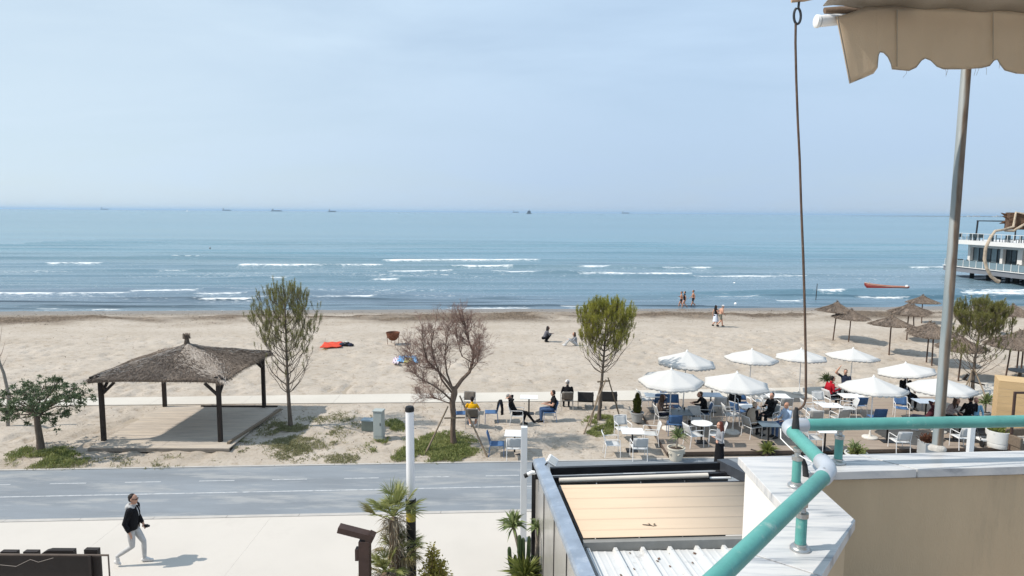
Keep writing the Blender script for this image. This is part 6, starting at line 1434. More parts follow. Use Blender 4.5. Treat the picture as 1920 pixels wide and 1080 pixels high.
# ------------------------------------------------------------------ far out: ships, boats, far shore
def ships():
    SH = mat('ship_hull_dark', (.05, .055, .065), .6); SW = mat('ship_superstructure', (.35, .35, .36), .6); SR = mat('ship_deck', (.12, .08, .07), .7)
    def ship(px, py, wpx, Y, lab, kind, grp='ships at anchor on the horizon'):
        p = G(px, py, SEA); p = V(px, py, Y); p.z = SEA; k = Y/F_PX; L = wpx*k; t = thing('cargo_ship' if kind != 'sail' else 'sailing_boat', lab, 'ship' if kind != 'sail' else 'sailing boat', p, 0, grp if kind != 'sail' else None)
        h = 1.7*k
        if kind == 'sail':
            MB().prism([(-L/2, -L*.08), (L/2*.7, -L*.12), (L/2, 0), (L/2*.7, L*.12), (-L/2, L*.08)], 0, k*.5).build('hull', WHITE, t); MB().tube([(0, 0, 0), (0, 0, k*5)], k*.08, 6).build('mast', WHITE, t); b = MB(); b.add([(0, 0, k*.8), (-L*.35, .5, k*.8), (0, 0, k*4.8), (0, .15, k*.8), (-L*.35, .65, k*.8), (0, .15, k*4.8)], [(0, 1, 2), (5, 4, 3), (0, 3, 4, 1), (1, 4, 5, 2), (2, 5, 3, 0)]); b.build('sail', WHITE, t); return
        MB().prism([(-L/2, -L*.07), (L*.42, -L*.08), (L/2, 0), (L*.42, L*.08), (-L/2, L*.07)], -2, h).build('hull', SH, t)
        if kind == 'tall':
            MB().box((0, 0, h+k*1.5), (L*.7, L*.12, k*3)).build('superstructure', SH, t); MB().box((0, 0, h+k*3.6), (L*.4, L*.1, k*1.4)).build('bridge', SH, t); MB().tube([(0, 0, h), (0, 0, h+k*6.2)], k*.35, 6).build('mast', SH, t); MB().tube([(L*.25, 0, h), (L*.25, 0, h+k*4.5)], k*.2, 6).build('mast', SH, t)
        else:
            s = -1 if kind != 'aft' else -1
            MB().box((s*L*.40, 0, h+k*1.4), (L*.10, L*.10, k*2.8)).build('superstructure', SW, t); MB().box((s*L*.34, 0, h+k*1.9), (L*.05, L*.06, k*3.0)).build('funnel', SR, t)
            MB().tube([(L*.42, 0, h), (L*.42, 0, h+k*1.6)], k*.15, 6).build('mast', SH, t)
            for j in range(4): MB().box((L*(-.2+.16*j), 0, h+k*.25), (L*.12, L*.09, k*.5)).build('hatch', SR, t)
    ship(196, 392.0, 14, 12500, 'faintest hazy cargo ship far left on the horizon', 'cargo'); ship(425, 394.2, 16, 9500, 'pale hazy cargo ship with its tower at the left end, second from the left', 'cargo'); ship(519, 395.3, 20, 7000, 'long low dark cargo ship, third from the left on the horizon', 'cargo')
    ship(623, 396.3, 14, 6000, 'small dark cargo ship with its bridge at the left, above the tall pine', 'cargo'); ship(967, 398.6, 11, 11500, 'very faint ship just left of the tall dark ship', 'cargo'); ship(992, 400.4, 9, 4200, 'tall dark vessel with masts near the middle of the horizon', 'tall'); ship(1173, 400.4, 14, 12000, 'very faint ship right of the middle of the horizon', 'cargo')
    ship(352, 402, 8, 3600, 'tiny pale sailing boat below the horizon left of the ships', 'sail')
    # the far shore with its town
    FL = mat('far_land', (.10, .115, .10), .9, .2, .01); HS = mat('far_house', (.55, .53, .50), .8); Y = 5200.; k = Y/F_PX
    b = MB(); n = 60; x0, x1 = V(1670, 404, Y).x, V(2150, 404, Y).x; rnd = random.Random(6)
    top = [SEA+.25*k+1.9*k*max(0, (i/n)-.04)**.6*(.7+.5*rnd.random())*(1 if i > 12 else .35) for i in range(n+1)]
    for i in range(n+1): x = x0+(x1-x0)*i/n; b.v += [(x, Y, SEA-1), (x, Y+20, top[i]), (x, Y+700, top[i]*.9), (x, Y+720, SEA-1)]
    for i in range(n):
        for j in range(3): q = i*4+j; b.f.append((q, q+4, q+5, q+1)); b.m.append(0)
    tag(b.build('headland', FL, None, True), kind='structure')
    hs = [MB().box((0, 0, .5), (1, 1, 1)).mesh('far_building', mm) for mm in (HS, mat('far_house_grey', (.33, .34, .35), .8), mat('far_house_tan', (.42, .36, .30), .8))]
    for i in range(46):
        x = V(rnd.uniform(1790, 2000), 404, Y).x; o = bpy.data.objects.new('far_building', rnd.choice(hs)); COL.objects.link(o); o.location = (x, Y+rnd.uniform(-10, 10), SEA+.2*k); o.scale = (k*rnd.uniform(.7, 2.2), 12, k*rnd.uniform(.8, 2.7)); tag(o, 'hazy pale block of the far town on the headland', 'building', 'blocks of the far town')
    for px, hgt in ((1882, 5.5), (1750, 3.2)):
        q = V(px, 404, Y-30); o = thing('chimney', 'thin hazy chimney above the far town' if px > 1800 else 'short hazy mast on the low far spit', 'chimney', (q.x, q.y, SEA)); MB().tube([(0, 0, 0), (0, 0, hgt*k)], [k*.28, k*.15], 8).build('stack', SW, o, True)
ships()
# ------------------------------------------------------------------ people
CLOTH = {}
def cloth(n, c): return mat('cloth_'+n, c, .9, .14, 7, .35, 45, .12)
DG_N = [0]
def remesh(mb, vox, sm=3):
    me = mb.mesh('tmp_body', []); o = bpy.data.objects.new('tmp_body', me); COL.objects.link(o)
    md = o.modifiers.new('r', 'REMESH'); md.mode = 'VOXEL'; md.voxel_size = vox
    m2 = o.modifiers.new('s', 'SMOOTH'); m2.factor = .5; m2.iterations = sm
    dg = bpy.context.evaluated_depsgraph_get(); out = bpy.data.meshes.new_from_object(o.evaluated_get(dg))
    bpy.data.objects.remove(o); bpy.data.meshes.remove(me); return out
def loft(b, secs, seg=14):
    """secs: centre, right vector, forward vector, half width, half depth"""
    n = len(secs); vs = []
    for c, r, f, a, d in secs:
        for k in range(seg): t = 2*math.pi*k/seg; vs.append(c+r*(a*math.cos(t))+f*(d*math.sin(t)))
    fs = [(i*seg+k, i*seg+(k+1) % seg, (i+1)*seg+(k+1) % seg, (i+1)*seg+k) for i in range(n-1) for k in range(seg)]+[tuple(range(seg-1, -1, -1)), tuple((n-1)*seg+k for k in range(seg))]
    b.add(vs, fs)
STAND = dict(pel=(0, 0, .95), che=(0, .0, 1.27), nec=(0, -.01, 1.45), hea=(0, .015, 1.60), shl=(-.175, -.01, 1.40), shr=(.175, -.01, 1.40), ell=(-.23, -.03, 1.12), elr=(.23, -.03, 1.12), wrl=(-.23, .06, .88), wrr=(.23, .06, .88), hil=(-.09, 0, .92), hir=(.09, 0, .92), knl=(-.10, .02, .50), knr=(.10, .02, .50), anl=(-.10, -.02, .085), anr=(.10, -.02, .085), tol=(-.115, .14, .03), tor=(.115, .14, .03))
SIT = dict(pel=(0, -.10, .54), che=(0, -.19, .86), nec=(0, -.20, 1.04), hea=(0, -.15, 1.19), shl=(-.175, -.20, .99), shr=(.175, -.20, .99), ell=(-.24, -.10, .74), elr=(.24, -.10, .74), wrl=(-.17, .13, .68), wrr=(.17, .13, .68), hil=(-.095, -.08, .53), hir=(.095, -.08, .53), knl=(-.11, .34, .53), knr=(.11, .34, .53), anl=(-.11, .34, .085), anr=(.11, .34, .085), tol=(-.12, .50, .03), tor=(.12, .50, .03))
def person(label, loc, heading, J, top, legs, skin=SKIN, sleeve=2, leglen=2, shoe=None, hair=None, longhair=False, vox=.013, scale=1., group=None, look=(0, 0), extra=None, fem=False, hat=None, tilt=None):
    t = thing('person', label, 'person', loc, face(heading), group); t.scale = (scale,)*3
    if tilt: t.rotation_euler = (tilt[0], tilt[1], face(heading))
    J = {k: Vector(v) for k, v in J.items()}; b = MB(); bones = []
    def limb(reg, a, c, ra, rb, n=4):
        a, c = J[a] if isinstance(a, str) else a, J[c] if isinstance(c, str) else c
        pts = [a.lerp(c, i/n) for i in range(n+1)]; rad = [ra+(rb-ra)*(i/n)+(.10*ra*math.sin(math.pi*i/n)) for i in range(n+1)]
        b.tube(pts, rad, 10); b.ball(a, ra, 10, 8); b.ball(c, rb, 10, 8); bones.append((reg, a, c, ra, rb))
    k = .90 if fem else 1.
    rgt = (J['shr']-J['shl']).normalized(); up = (J['nec']-J['pel']).normalized(); fw = up.cross(rgt).normalized()
    hr = (J['hir']-J['hil']).normalized(); hf = (up.cross(hr)).normalized()
    bot = (J['hil']+J['hir'])/2-up*.03
    mid = J['pel'].lerp(J['che'], .5); sh = (J['shl']+J['shr'])/2
    loft(b, [(bot, hr, hf, .125, .095), (J['pel'], hr, hf, .165*(1.03 if fem else 1), .120), (mid, (hr+rgt).normalized(), fw, .140*k, .108), (J['che'], rgt, fw, .168*k, .122), (J['che'].lerp(sh, .6), rgt, fw, .178*k, .112), (sh+up*.015, rgt, fw, .150*k, .075), (J['nec'].lerp(sh, .25), rgt, fw, .062, .060)])
    b.ball(J['pel']-hf*.06-up*.03, (.145, .10, .10), 12, 8, Matrix((hr, hf, up)).transposed())
    bones += [('hips', bot, J['pel'], .14, .14), ('torso', J['pel'].lerp(J['che'], .25), J['che'], .13, .13), ('torso', J['che'], sh, .14, .13), ('torso', J['shl'], J['shr'], .07, .07)]
    limb('neck', sh.lerp(J['nec'], .5), J['nec'].lerp(J['hea'], .45), .055, .052)
    for s in 'lr':
        limb('uarm', 'sh'+s, 'el'+s, .056*k, .043*k); limb('farm', 'el'+s, 'wr'+s, .043*k, .030*k)
        limb('thigh', 'hi'+s, 'kn'+s, .088, .060); limb('shin', 'kn'+s, 'an'+s, .060, .042)
        an, to = J['an'+s], J['to'+s]; d = (to-an); heel = an-Vector((d.x, d.y, 0)).normalized()*.04+Vector((0, 0, to.z-an.z)).copy()*.75
        limb('foot', heel, to, .042, .036); limb('foot', an, to.lerp(heel, .35)+Vector((0, 0, .01)), .042, .042)
        # hand: palm, four fingers of their own lengths, thumb from the side
        wr = J['wr'+s]; hd = (wr-J['el'+s]).normalized(); sd = hd.cross(Vector((0, 0, 1))); sd = sd.normalized() if sd.length > .1 else Vector((1, 0, 0)); cu = sd.cross(hd)
        if s == 'l': sd = -sd
        pc = wr+hd*.085
        loft(b, [(wr, sd, cu, .026, .020), (wr+hd*.04, sd, cu, .036, .017), (pc, sd, cu, .040, .015), (pc+hd*.012, sd, cu, .036, .012)], 10); bones.append(('hand', wr, pc, .036, .036))
        for i, (o_, ln) in enumerate(((-.030, .066), (-.010, .076), (.010, .072), (.029, .056))):
            p0 = pc+sd*o_; p1 = p0+hd*ln*.5-cu*.006; p2 = p1+hd*ln*.38-cu*.022; b.tube([p0-hd*.02, p0, p1, p2], [.0095, .009, .0085, .007], 7); bones.append(('hand', p0, p2, .01, .01))
        q0 = wr+hd*.028-sd*.030; q1 = q0-sd*.024+hd*.026-cu*.01; q2 = q1+hd*.030-cu*.006; b.tube([q0+sd*.015, q0, q1, q2], [.012, .012, .010, .008], 7); bones.append(('hand', q0, q2, .011, .011))
    # head
    H = J['hea']; M = (Matrix.Rotation(R(look[0]), 3, 'Z') @ Matrix((rgt, fw, up)).transposed().to_3x3() if False else Matrix.Rotation(-R(look[0]), 3, 'Z') @ Matrix.Rotation(R(look[1]), 3, 'X'))
    def hp(x, y, z): return H+M @ Vector((x, y, z))
    b.ball(hp(0, -.012, .035), (.076, .098, .088), 16, 12, M); b.ball(hp(0, .020, -.035), (.058, .070, .075), 14, 10, M); b.ball(hp(0, .058, -.085), (.030, .026, .026), 10, 8, M)
    b.ball(hp(0, .096, -.010), (.014, .020, .026), 8, 6, M); b.ball(hp(0, .082, -.052), (.026, .012, .012), 8, 6, M); b.ball(hp(0, .075, .024), (.05, .02, .012), 8, 6, M)
    for s in (-1, 1): b.ball(hp(s*.078, -.012, .0), (.010, .020, .032), 8, 6, M)
    bones.append(('head', hp(0, 0, -.05), hp(0, 0, .06), .085, .085))
    me = remesh(b, vox)
    mats = [skin, top, legs, shoe or skin]; names = {'skin': 0, 'top': 1, 'legs': 2, 'shoe': 3}
    for m in mats: me.materials.append(m)
    n = len(me.polygons); C = np.empty(n*3); me.polygons.foreach_get('center', C); C = C.reshape(-1, 3)
    best = np.full(n, 1e9); mi = np.zeros(n, int)
    for reg, a, c, ra, rb in bones:
        a_, d_ = np.array(a), np.array(c-a); L2 = d_ @ d_+1e-9; tt = np.clip(((C-a_) @ d_)/L2, 0, 1); dist = np.linalg.norm(C-a_-tt[:, None]*d_, axis=1)-(ra+(rb-ra)*tt)
        if reg in ('hand', 'head', 'neck'): val = np.zeros(n, int)
        elif reg == 'hips': val = np.full(n, 2)
        elif reg == 'torso': val = np.full(n, 1)
        elif reg == 'uarm': val = np.where(tt < (1.1 if sleeve >= 1.5 else .62*sleeve if sleeve else -1), 1, 0)
        elif reg == 'farm': val = np.where(tt < (.93 if sleeve >= 2 else (.5 if sleeve >= 1.5 else -1)), 1, 0)
        elif reg == 'thigh': val = np.where(tt < (1.1 if leglen >= 1 else leglen), 2, 0)
        elif reg == 'shin': val = np.where(tt < (1.1 if leglen >= 2 else (leglen-1)), 2, 0)
        else: val = np.full(n, 3)
        u = dist < best; best = np.where(u, dist, best); mi = np.where(u, val, mi)
    me.polygons.foreach_set('material_index', mi.astype(np.int32)); me.polygons.foreach_set('use_smooth', np.ones(n, bool)); me.update()
    me.name = 'body'; o = bpy.data.objects.new('body', me); COL.objects.link(o); o.parent = t
    # eyes and brows, hair, hat
    e = MB(); 
    for s in (-1, 1): e.ball(hp(s*.030, .083, .010), (.011, .008, .006), 8, 6, M); e.box(hp(s*.031, .090, .029), (.028, .006, .005), M=M)
    e.box(hp(0, .0945, -.052), (.036, .004, .005), M=M)
    e.build('facial_features', mat('dark_features', (.06, .03, .025), .6), t)
    if hair:
        h = MB(); h.ball(hp(0, -.036, .051), (.079, .090, .085), 16, 12, M); h.ball(hp(0, -.05, -.005), (.074, .070, .07), 12, 8, M)
        if longhair:
            for x, y, l in ((-.06, -.04, .26), (.06, -.04, .26), (0, -.085, .32), (-.03, -.08, .30), (.03, -.08, .30), (-.075, .0, .22), (.075, .0, .22)):
                h.tube([hp(x*.9, y, .05), hp(x*1.15, y-.015, -.06), hp(x*1.25, y-.02, -.06-l*.5), hp(x*1.1, y-.01, -.05-l)], [.035, .042, .038, .014], 8)
        hm = remesh(h, .011 if vox < .012 else .015, 2); hm.materials.append(hair); hm.polygons.foreach_set('use_smooth', [True]*len(hm.polygons)); hm.name = 'hair'; ho = bpy.data.objects.new('hair', hm); COL.objects.link(ho); ho.parent = t
    if hat:
        h = MB(); h.ball(hp(0, -.012, .062), (.090, .108, .075), 16, 10, M); h.lathe(hp(0, .03, .045), [(.085, 0), (.105, .004), (.085, .012)], 16); h.build('cap', hat, t, True)
    t['_M'] = 1; del t['_M']
    if extra: extra(t, J, hp, M)
    return t
def mod(base, **kw): d = dict(base); d.update(kw); return d
BLK = cloth('black', (.011, .011, .013)); DKH = mat('dark_hair', (.014, .010, .009), .6, .3, 12, .6, 60); BRH = mat('brown_hair', (.06, .032, .020), .6, .3, 12, .6, 60); REDH = mat('auburn_hair', (.105, .026, .015), .55, .3, 12, .6, 60); GRH = mat('grey_hair', (.22, .21, .20), .7, .2, 12, .6, 60)
NAVY = cloth('navy', (.02, .025, .045)); GRYC = cloth('grey', (.24, .25, .27)); LGC = cloth('light_grey', (.44, .44, .44)); YEL = cloth('yellow', (.72, .38, .012)); REDC = cloth('red', (.34, .012, .022)); BEI = cloth('beige', (.36, .30, .24)); LBL = cloth('pale_blue', (.38, .48, .62)); JEAN = cloth('denim', (.06, .10, .19)); WSH = mat('white_shoe', (.62, .61, .60), .6, .08, 8); DSH = mat('black_shoe', (.012, .012, .012), .5); WCL = cloth('white', (.66, .66, .68)); BRC = cloth('brown', (.12, .07, .05)); TAN = mat('tanned_skin', (.42, .22, .145), .55, .06, 8)
# the man striding past in front
p = G(252, 1057); man = mod(STAND, pel=(0, .0, .93), che=(0, .03, 1.25), nec=(0, .04, 1.45), hea=(0, .06, 1.61), shl=(-.185, .03, 1.385), shr=(.185, .035, 1.385), ell=(-.25, .03, 1.11), elr=(.24, -.06, 1.11), wrl=(-.22, .15, .91), wrr=(.25, .04, .885), hil=(-.09, 0, .90), hir=(.09, 0, .90), knl=(-.09, .20, .52), knr=(.10, .02, .49), anl=(-.09, .20, .09), anr=(.10, -.34, .25), tol=(-.10, .37, .035), tor=(.11, -.28, .07))
def man_extra(t, J, hp, M):
    j = MB(); fw = Vector((0, 1, 0))
    rgt = Vector((1, 0, 0)); secs = []
    for c, a, d in ((Vector((0, .0, .90)), .195, .150), (Vector((0, .015, 1.05)), .19, .150), (Vector((0, .03, 1.20)), .20, .150), (Vector((0, .035, 1.33)), .205, .135), (Vector((0, .04, 1.41)), .17, .10), (Vector((0, .045, 1.44)), .10, .08)): secs.append((c, a, d))
    seg = 28; n = len(secs); vs = []
    g0 = .24                    # open front
    for c, a, d in secs:
        for k in range(seg+1): th = math.pi/2+g0+(2*math.pi-2*g0)*k/seg; vs.append(c+Vector((a*math.cos(th), d*math.sin(th)+.008*math.sin(k*1.7+c.z*9), 0)))
    j.add(vs, [(i*(seg+1)+k, i*(seg+1)+k+1, (i+1)*(seg+1)+k+1, (i+1)*(seg+1)+k) for i in range(n-1) for k in range(seg)])
    o = j.build('jacket_front', BLK, t, True); md = o.modifiers.new('t', 'SOLIDIFY'); md.thickness = .018
    for s in 'lr':
        b = MB(); a, e, w_ = J['sh'+s], J['el'+s], J['wr'+s]; b.tube([a+Vector((0, 0, .01)), a.lerp(e, .5), e, e.lerp(w_, .5), e.lerp(w_, .93)], [.085, .070, .062, .054, .044], 12); b.ball(a, .084, 12, 8); b.ball(e, .062, 10, 8); m = remesh(b, .012, 3); m.materials.append(BLK); m.polygons.foreach_set('use_smooth', [True]*len(m.polygons)); m.name = 'sleeve'; so_ = bpy.data.objects.new('sleeve', m); COL.objects.link(so_); so_.parent = t
    h = MB(); pts = []
    for k in range(13): th = math.pi*.5+.35+(2*math.pi-.7)*k/12; pts.append(Vector((.105*math.cos(th), .045+.10*math.sin(th), 1.445+.035*(-math.sin(th)))))
    h.tube(pts[1:-1], [.018, .030]+[.040]*7+[.030, .018], 8); h.ball((0, -.065, 1.42), (.12, .065, .085), 12, 8); m = remesh(h, .012, 3); m.materials.append(LGC); m.polygons.foreach_set('use_smooth', [True]*len(m.polygons)); m.name = 'hood'; ho = bpy.data.objects.new('hood', m); COL.objects.link(ho); ho.parent = t
    for s in (-1, 1): MB().tube([(s*.04, .155, 1.41), (s*.045, .185, 1.30), (s*.04, .185, 1.22)], .005, 5).build('drawstring', WCL, t)
    g = MB(); 
    for s in (-1, 1): g.ball(hp(s*.034, .088, .012), (.027, .010, .017), 10, 6, M); g.beam(hp(s*.062, .085, .016), hp(s*.082, -.01, .016), .006, .008)
    g.beam(hp(-.03, .100, .018), hp(.03, .100, .018), .006, .006); g.build('sunglasses', mat('sunglass', (.006, .006, .007), .1, spec=.6), t, True)
person('man in black jacket over grey hoodie and grey joggers striding along the promenade', p, 84, man, LGC, LGC, shoe=WSH, hair=DKH, vox=.0085, scale=1.02, extra=man_extra, look=(6, -2))
t0 = bpy.data.objects.get('person'); 
wl = Matrix.Translation(t0.location) @ Matrix.Rotation(t0.rotation_euler.z, 4, 'Z') @ Matrix.Scale(1.02, 4)
for dx, lab in ((('wrl'), 'small dark camera pouch in the striding man\'s far hand'),):
    J_ = man[dx]; q = wl @ Vector((J_[0]+.01, J_[1]+.07, J_[2]-.07)); o = thing('hand_camera', lab, 'camera', q, face(84)); MB().box((0, 0, 0), (.06, .10, .075)).build('camera_body', BLACK, o, bevel=.012); MB().tube([(0, .04, 0), (0, .085, -.005)], [.03, .027], 12).build('lens', CHAR, o, True)
# red haired woman on the road
for py_ in (0,):
    Y = 22.15; q = V(1351, 797, Y); p = Vector((q.x, Y, .004))
    rw = mod(STAND, ell=(-.21, .02, 1.12), elr=(.21, .02, 1.12), wrl=(.09, .14, 1.15), wrr=(-.10, .155, 1.10), hea=(0, .03, 1.60))
    def rwx(t, J, hp, M):
        s = MB(); loft(s, [(Vector((0, 0, .20)), Vector((1, 0, 0)), Vector((0, 1, 0)), .19, .17), (Vector((0, 0, .6)), Vector((1, 0, 0)), Vector((0, 1, 0)), .185, .15), (Vector((0, 0, .98)), Vector((1, 0, 0)), Vector((0, 1, 0)), .165, .125)], 20); s.build('long_skirt', BLK, t, True)
    person('red haired woman in grey top and long black skirt standing with folded arms', p, 262, rw, GRYC, BLK, shoe=DSH, hair=REDH, longhair=True, vox=.0095, scale=.985, fem=True, extra=rwx, look=(8, -6))
def seat(px, py): q = G(px, py, .50); return Vector((q.x, q.y, zfloor(q.x, q.y)))
def seated(label, px, py, hd, top, legs, dy=-.02, **kw):
    q = seat(px, py); J_ = kw.pop('J', SIT); h = R(hd); return person(label, (q.x+math.sin(h)*dy, q.y+math.cos(h)*dy, q.z), hd, J_, top, legs, **kw)
GP = 'people seated at the beach cafe'
seated('person in a yellow T-shirt sitting with back to the road by the leafless tree', 886, 778, 2, YEL, NAVY, sleeve=.9, leglen=.9, shoe=WSH, hair=DKH, group=GP, J=mod(SIT, ell=(-.30, -.12, .76), elr=(.30, -.12, .76), wrl=(-.24, .10, .72), wrr=(.26, .08, .74), knl=(-.18, .32, .53), knr=(.18, .32, .53), anl=(-.10, .16, .085), anr=(.10, .16, .085), tol=(-.14, .30, .03), tor=(.14, .30, .03)))
back = mod(SIT, pel=(0, -.06, .53), che=(0, -.22, .82), nec=(0, -.30, .99), hea=(0, -.32, 1.14), shl=(-.175, -.27, .95), shr=(.175, -.27, .95), ell=(-.33, -.20, 1.12), elr=(.33, -.12, 1.14), wrl=(-.10, -.36, 1.12), wrr=(.10, -.36, 1.12), knl=(-.10, .36, .50), knr=(.10, .40, .56), anl=(-.10, .26, .09), anr=(.10, .72, .16), tol=(-.11, .42, .03), tor=(.11, .86, .20))
seated('grey haired person all in black leaning back with hands behind the head', 970, 774, 95, BLK, BLK, shoe=DSH, hair=GRH, group=GP, J=back)
seated('dark haired man in black on a blue chair holding something pale in his lap', 1029, 768, 262, BLK, JEAN, sleeve=1, shoe=DSH, hair=DKH, group=GP, J=mod(SIT, wrl=(-.05, .22, .76), wrr=(.05, .22, .76), hea=(0, -.14, 1.19)), look=(25, -8))
seated('person in black with a white cap sitting facing the sea', 1063, 746, 0, BLK, BLK, shoe=DSH, hair=GRH, hat=WCL, group=GP, scale=1.03)
seated('long haired woman at the left of the slate table', 1243, 780, 85, cloth('brown_grey', (.10, .075, .065)), NAVY, shoe=DSH, hair=BRH, longhair=True, fem=True, group=GP, J=mod(SIT, wrl=(-.14, .30, .79), wrr=(.14, .30, .79), che=(0, -.10, .86), nec=(0, -.06, 1.03), hea=(0, 0, 1.17), shl=(-.165, -.08, .98), shr=(.165, -.08, .98)))
seated('curly brown haired person in black leaning over the slate table', 1315, 776, 272, BLK, BLK, shoe=DSH, hair=BRH, group=GP, J=mod(SIT, che=(0, -.06, .86), nec=(0, .03, 1.02), hea=(0, .11, 1.14), shl=(-.175, 0, .98), shr=(.175, 0, .98), wrl=(-.12, .34, .80), wrr=(.12, .34, .80), ell=(-.24, .12, .78), elr=(.24, .12, .78)), scale=1.05)
def vest(t, J, hp, M):
    v = MB(); loft(v, [(J['pel']+Vector((0, 0, .0)), Vector((1, 0, 0)), Vector((0, 1, 0)), .20, .165), (J['pel'].lerp(J['che'], .5), Vector((1, 0, 0)), Vector((0, 1, 0)), .195, .165), (J['che'], Vector((1, 0, 0)), Vector((0, 1, 0)), .20, .165), (J['che'].lerp(J['nec'], .65), Vector((1, 0, 0)), Vector((0, 1, 0)), .17, .13), (J['nec']+Vector((0, 0, .04)), Vector((1, 0, 0)), Vector((0, 1, 0)), .095, .095)], 18); v.build('vest', BEI, t, True)
seated('person in a beige padded vest over black sleeves, back to the road', 1413, 800, 60, BLK, BLK, shoe=DSH, hair=cloth('beige_hood', (.34, .28, .22)), group=GP, extra=vest, J=mod(SIT, che=(0, -.08, .86), nec=(0, -.02, 1.04), hea=(0, .05, 1.17), shl=(-.175, -.05, .99), shr=(.175, -.05, .99), wrl=(-.12, .32, .80), wrr=(.12, .32, .80)), scale=1.06)
seated('black haired man in black facing the person in the beige vest', 1440, 783, 235, BLK, BLK, shoe=DSH, hair=DKH, group=GP, J=mod(SIT, wrl=(-.10, .26, .92), wrr=(.12, .30, .82), ell=(-.24, .08, .80)), scale=1.06)
seated('bald person in pale blue just behind the grey elbow joint', 1466, 800, 250, LBL, JEAN, shoe=DSH, group=GP, skin=TAN, scale=1.02)
seated('woman in a red jacket with dark hair on a white chair', 1559, 748, 75, REDC, BLK, shoe=DSH, hair=DKH, longhair=False, fem=True, group=GP, J=mod(SIT, wrl=(-.12, .34, .80), wrr=(.14, .30, .80), che=(0, -.10, .86), nec=(0, -.05, 1.04), hea=(0, .03, 1.18), shl=(-.175, -.07, .99), shr=(.175, -.07, .99)), scale=1.1)
seated('dark haired person in navy raising one arm at the table beside the parasol', 1582, 733, 215, NAVY, BLK, sleeve=1.0, shoe=DSH, hair=DKH, group=GP, J=mod(SIT, elr=(.36, .02, 1.16), wrr=(.22, .0, 1.40)), scale=1.05)
seated('person in dark red and navy slumped back left of the galvanised pole', 1733, 790, 300, cloth('maroon', (.07, .022, .03)), NAVY, shoe=WSH, hair=DKH, group=GP, J=back, scale=1.0)
seated('brown haired woman in pale grey leaning over the table under the right parasol', 1787, 790, 150, cloth('pale_mauve', (.34, .28, .27)), BLK, shoe=DSH, hair=BRH, longhair=True, fem=True, group=GP, J=mod(SIT, che=(0, -.06, .86), nec=(0, .02, 1.02), hea=(0, .10, 1.14), shl=(-.165, 0, .98), shr=(.165, 0, .98)), scale=1.1)
seated('person in a black hooded jacket seen from behind under the right parasol', 1812, 788, 10, BLK, BLK, shoe=DSH, hair=DKH, group=GP, scale=1.12)
seated('reddish haired person facing the road beside the black hooded jacket', 1830, 792, 200, cloth('sky_blue', (.20, .38, .52)), JEAN, shoe=DSH, hair=REDH, fem=True, group=GP, scale=1.02)
seated('dark haired person whose head shows above the front right parasol', 1702, 748, 180, BLK, BLK, shoe=DSH, hair=DKH, group=GP, scale=1.15)
# on the sand and at the water
CRO = dict(pel=(0, -.10, .26), che=(0, .04, .56), nec=(0, .10, .74), hea=(0, .16, .89), shl=(-.16, .09, .69), shr=(.16, .09, .69), ell=(-.20, .20, .48), elr=(.20, .20, .48), wrl=(-.08, .40, .52), wrr=(.08, .42, .54), hil=(-.09, -.10, .26), hir=(.09, -.10, .26), knl=(-.14, .28, .46), knr=(.14, .28, .46), anl=(-.12, .02, .085), anr=(.12, .02, .085), tol=(-.14, .17, .03), tor=(.14, .17, .03))
person('crouching woman with long black hair in a grey and black top on the sand', GG(1023, 641), 80, CRO, cloth('grey_black', (.12, .12, .14)), BLK, shoe=DSH, hair=DKH, longhair=True, fem=True, scale=1.05)
GSIT = dict(pel=(0, -.06, .12), che=(0, -.06, .44), nec=(0, -.02, .62), hea=(0, .04, .76), shl=(-.16, -.03, .57), shr=(.16, -.03, .57), ell=(-.22, .10, .38), elr=(.22, .10, .38), wrl=(-.12, .32, .40), wrr=(.12, .32, .40), hil=(-.09, -.06, .12), hir=(.09, -.06, .12), knl=(-.13, .36, .42), knr=(.13, .36, .42), anl=(-.12, .62, .085), anr=(.12, .62, .085), tol=(-.13, .76, .04), tor=(.13, .76, .04))
person('brown haired person in grey sitting on the sand left of the round-topped pine', GG(1077, 648), 265, GSIT, GRYC, LGC, shoe=WSH, hair=BRH, longhair=True, fem=True)
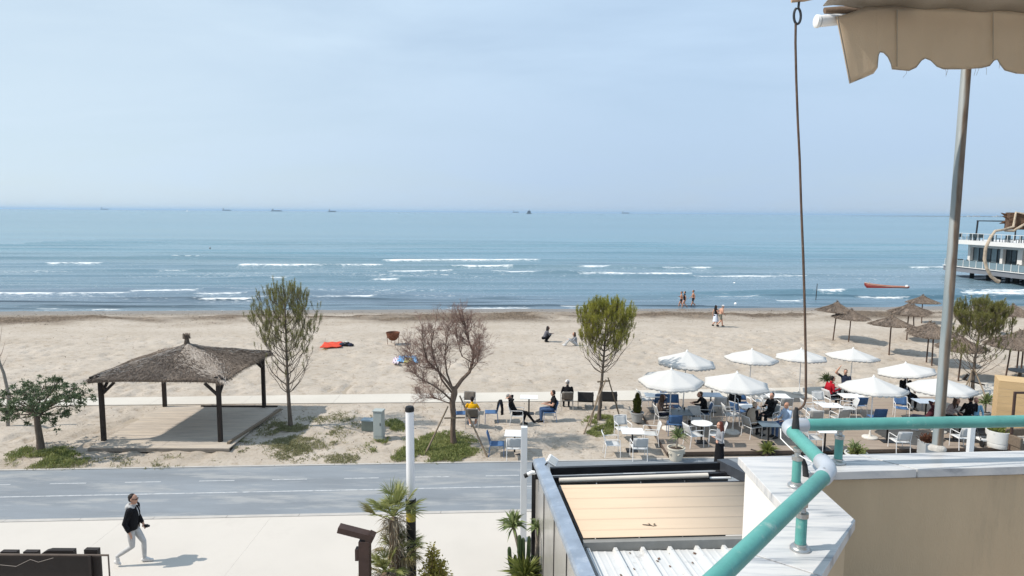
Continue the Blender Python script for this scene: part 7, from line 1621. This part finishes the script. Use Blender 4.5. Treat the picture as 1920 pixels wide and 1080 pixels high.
WK = mod(STAND, pel=(0, 0, .93), che=(0, .02, 1.25), hil=(-.09, 0, .90), hir=(.09, 0, .90), knl=(-.10, .18, .52), knr=(.10, .0, .49), anl=(-.10, .24, .10), anr=(.10, -.30, .20), tol=(-.11, .40, .04), tor=(.11, -.18, .08), ell=(-.23, -.12, 1.13), elr=(.23, .06, 1.13), wrl=(-.22, -.10, .88), wrr=(.21, .24, .95))
def sea_p(px, py): q = G(px, py, SEA-.1); q.z = SEA-.12; return q
swim = cloth('swimsuit', (.016, .016, .02))
person('dark haired woman in a black swimsuit wading, middle of three by the waterline', sea_p(1283, 579), 280, WK, swim, swim, sleeve=0, leglen=.12, hair=DKH, fem=True, vox=.016, group='people wading at the waterline')
person('person with bent arm wading at the left of three by the waterline', sea_p(1277, 578), 285, mod(WK, wrr=(.10, .26, 1.20)), TAN, swim, sleeve=0, leglen=.4, skin=TAN, hair=DKH, vox=.016, scale=.97, group='people wading at the waterline')
person('bare chested man in black trunks wading at the right of three by the waterline', sea_p(1299, 577), 275, mod(WK, knl=(-.10, .08, .50)), TAN, swim, sleeve=0, leglen=.6, skin=TAN, hair=DKH, vox=.016, scale=1.02, group='people wading at the waterline')
def skirt(t, J, hp, M):
    s = MB(); loft(s, [(Vector((0, .02, .42)), Vector((1, 0, 0)), Vector((0, 1, 0)), .25, .24), (Vector((0, .01, .7)), Vector((1, 0, 0)), Vector((0, 1, 0)), .21, .18), (Vector((0, 0, 1.0)), Vector((1, 0, 0)), Vector((0, 1, 0)), .165, .125)], 18); s.build('skirt', cloth('pale_blue_white', (.55, .60, .70)), t, True)
person('dark haired woman in a pale skirt walking beside the bare chested man on the sand', GG(1341, 612), 75, WK, swim, swim, sleeve=0, leglen=1.4, hair=DKH, longhair=True, fem=True, shoe=DSH, vox=.016, extra=skirt, scale=.96)
person('bare chested walker in white cap and shorts on the sand by the strand line', GG(1350, 613), 80, mod(WK, che=(0, .07, 1.23), nec=(0, .13, 1.41), hea=(0, .18, 1.55), shl=(-.175, .10, 1.36), shr=(.175, .10, 1.36)), SKIN, cloth('grey_green', (.16, .16, .13)), sleeve=0, leglen=.8, hat=WCL, hair=GRH, shoe=DSH, vox=.016, scale=1.02)
q = G(394, 468, SEA); q.z = SEA-1.15
person('lone swimmer standing chest deep far out in the sea', q, 200, STAND, swim, swim, sleeve=0, leglen=.5, hair=DKH, vox=.018)
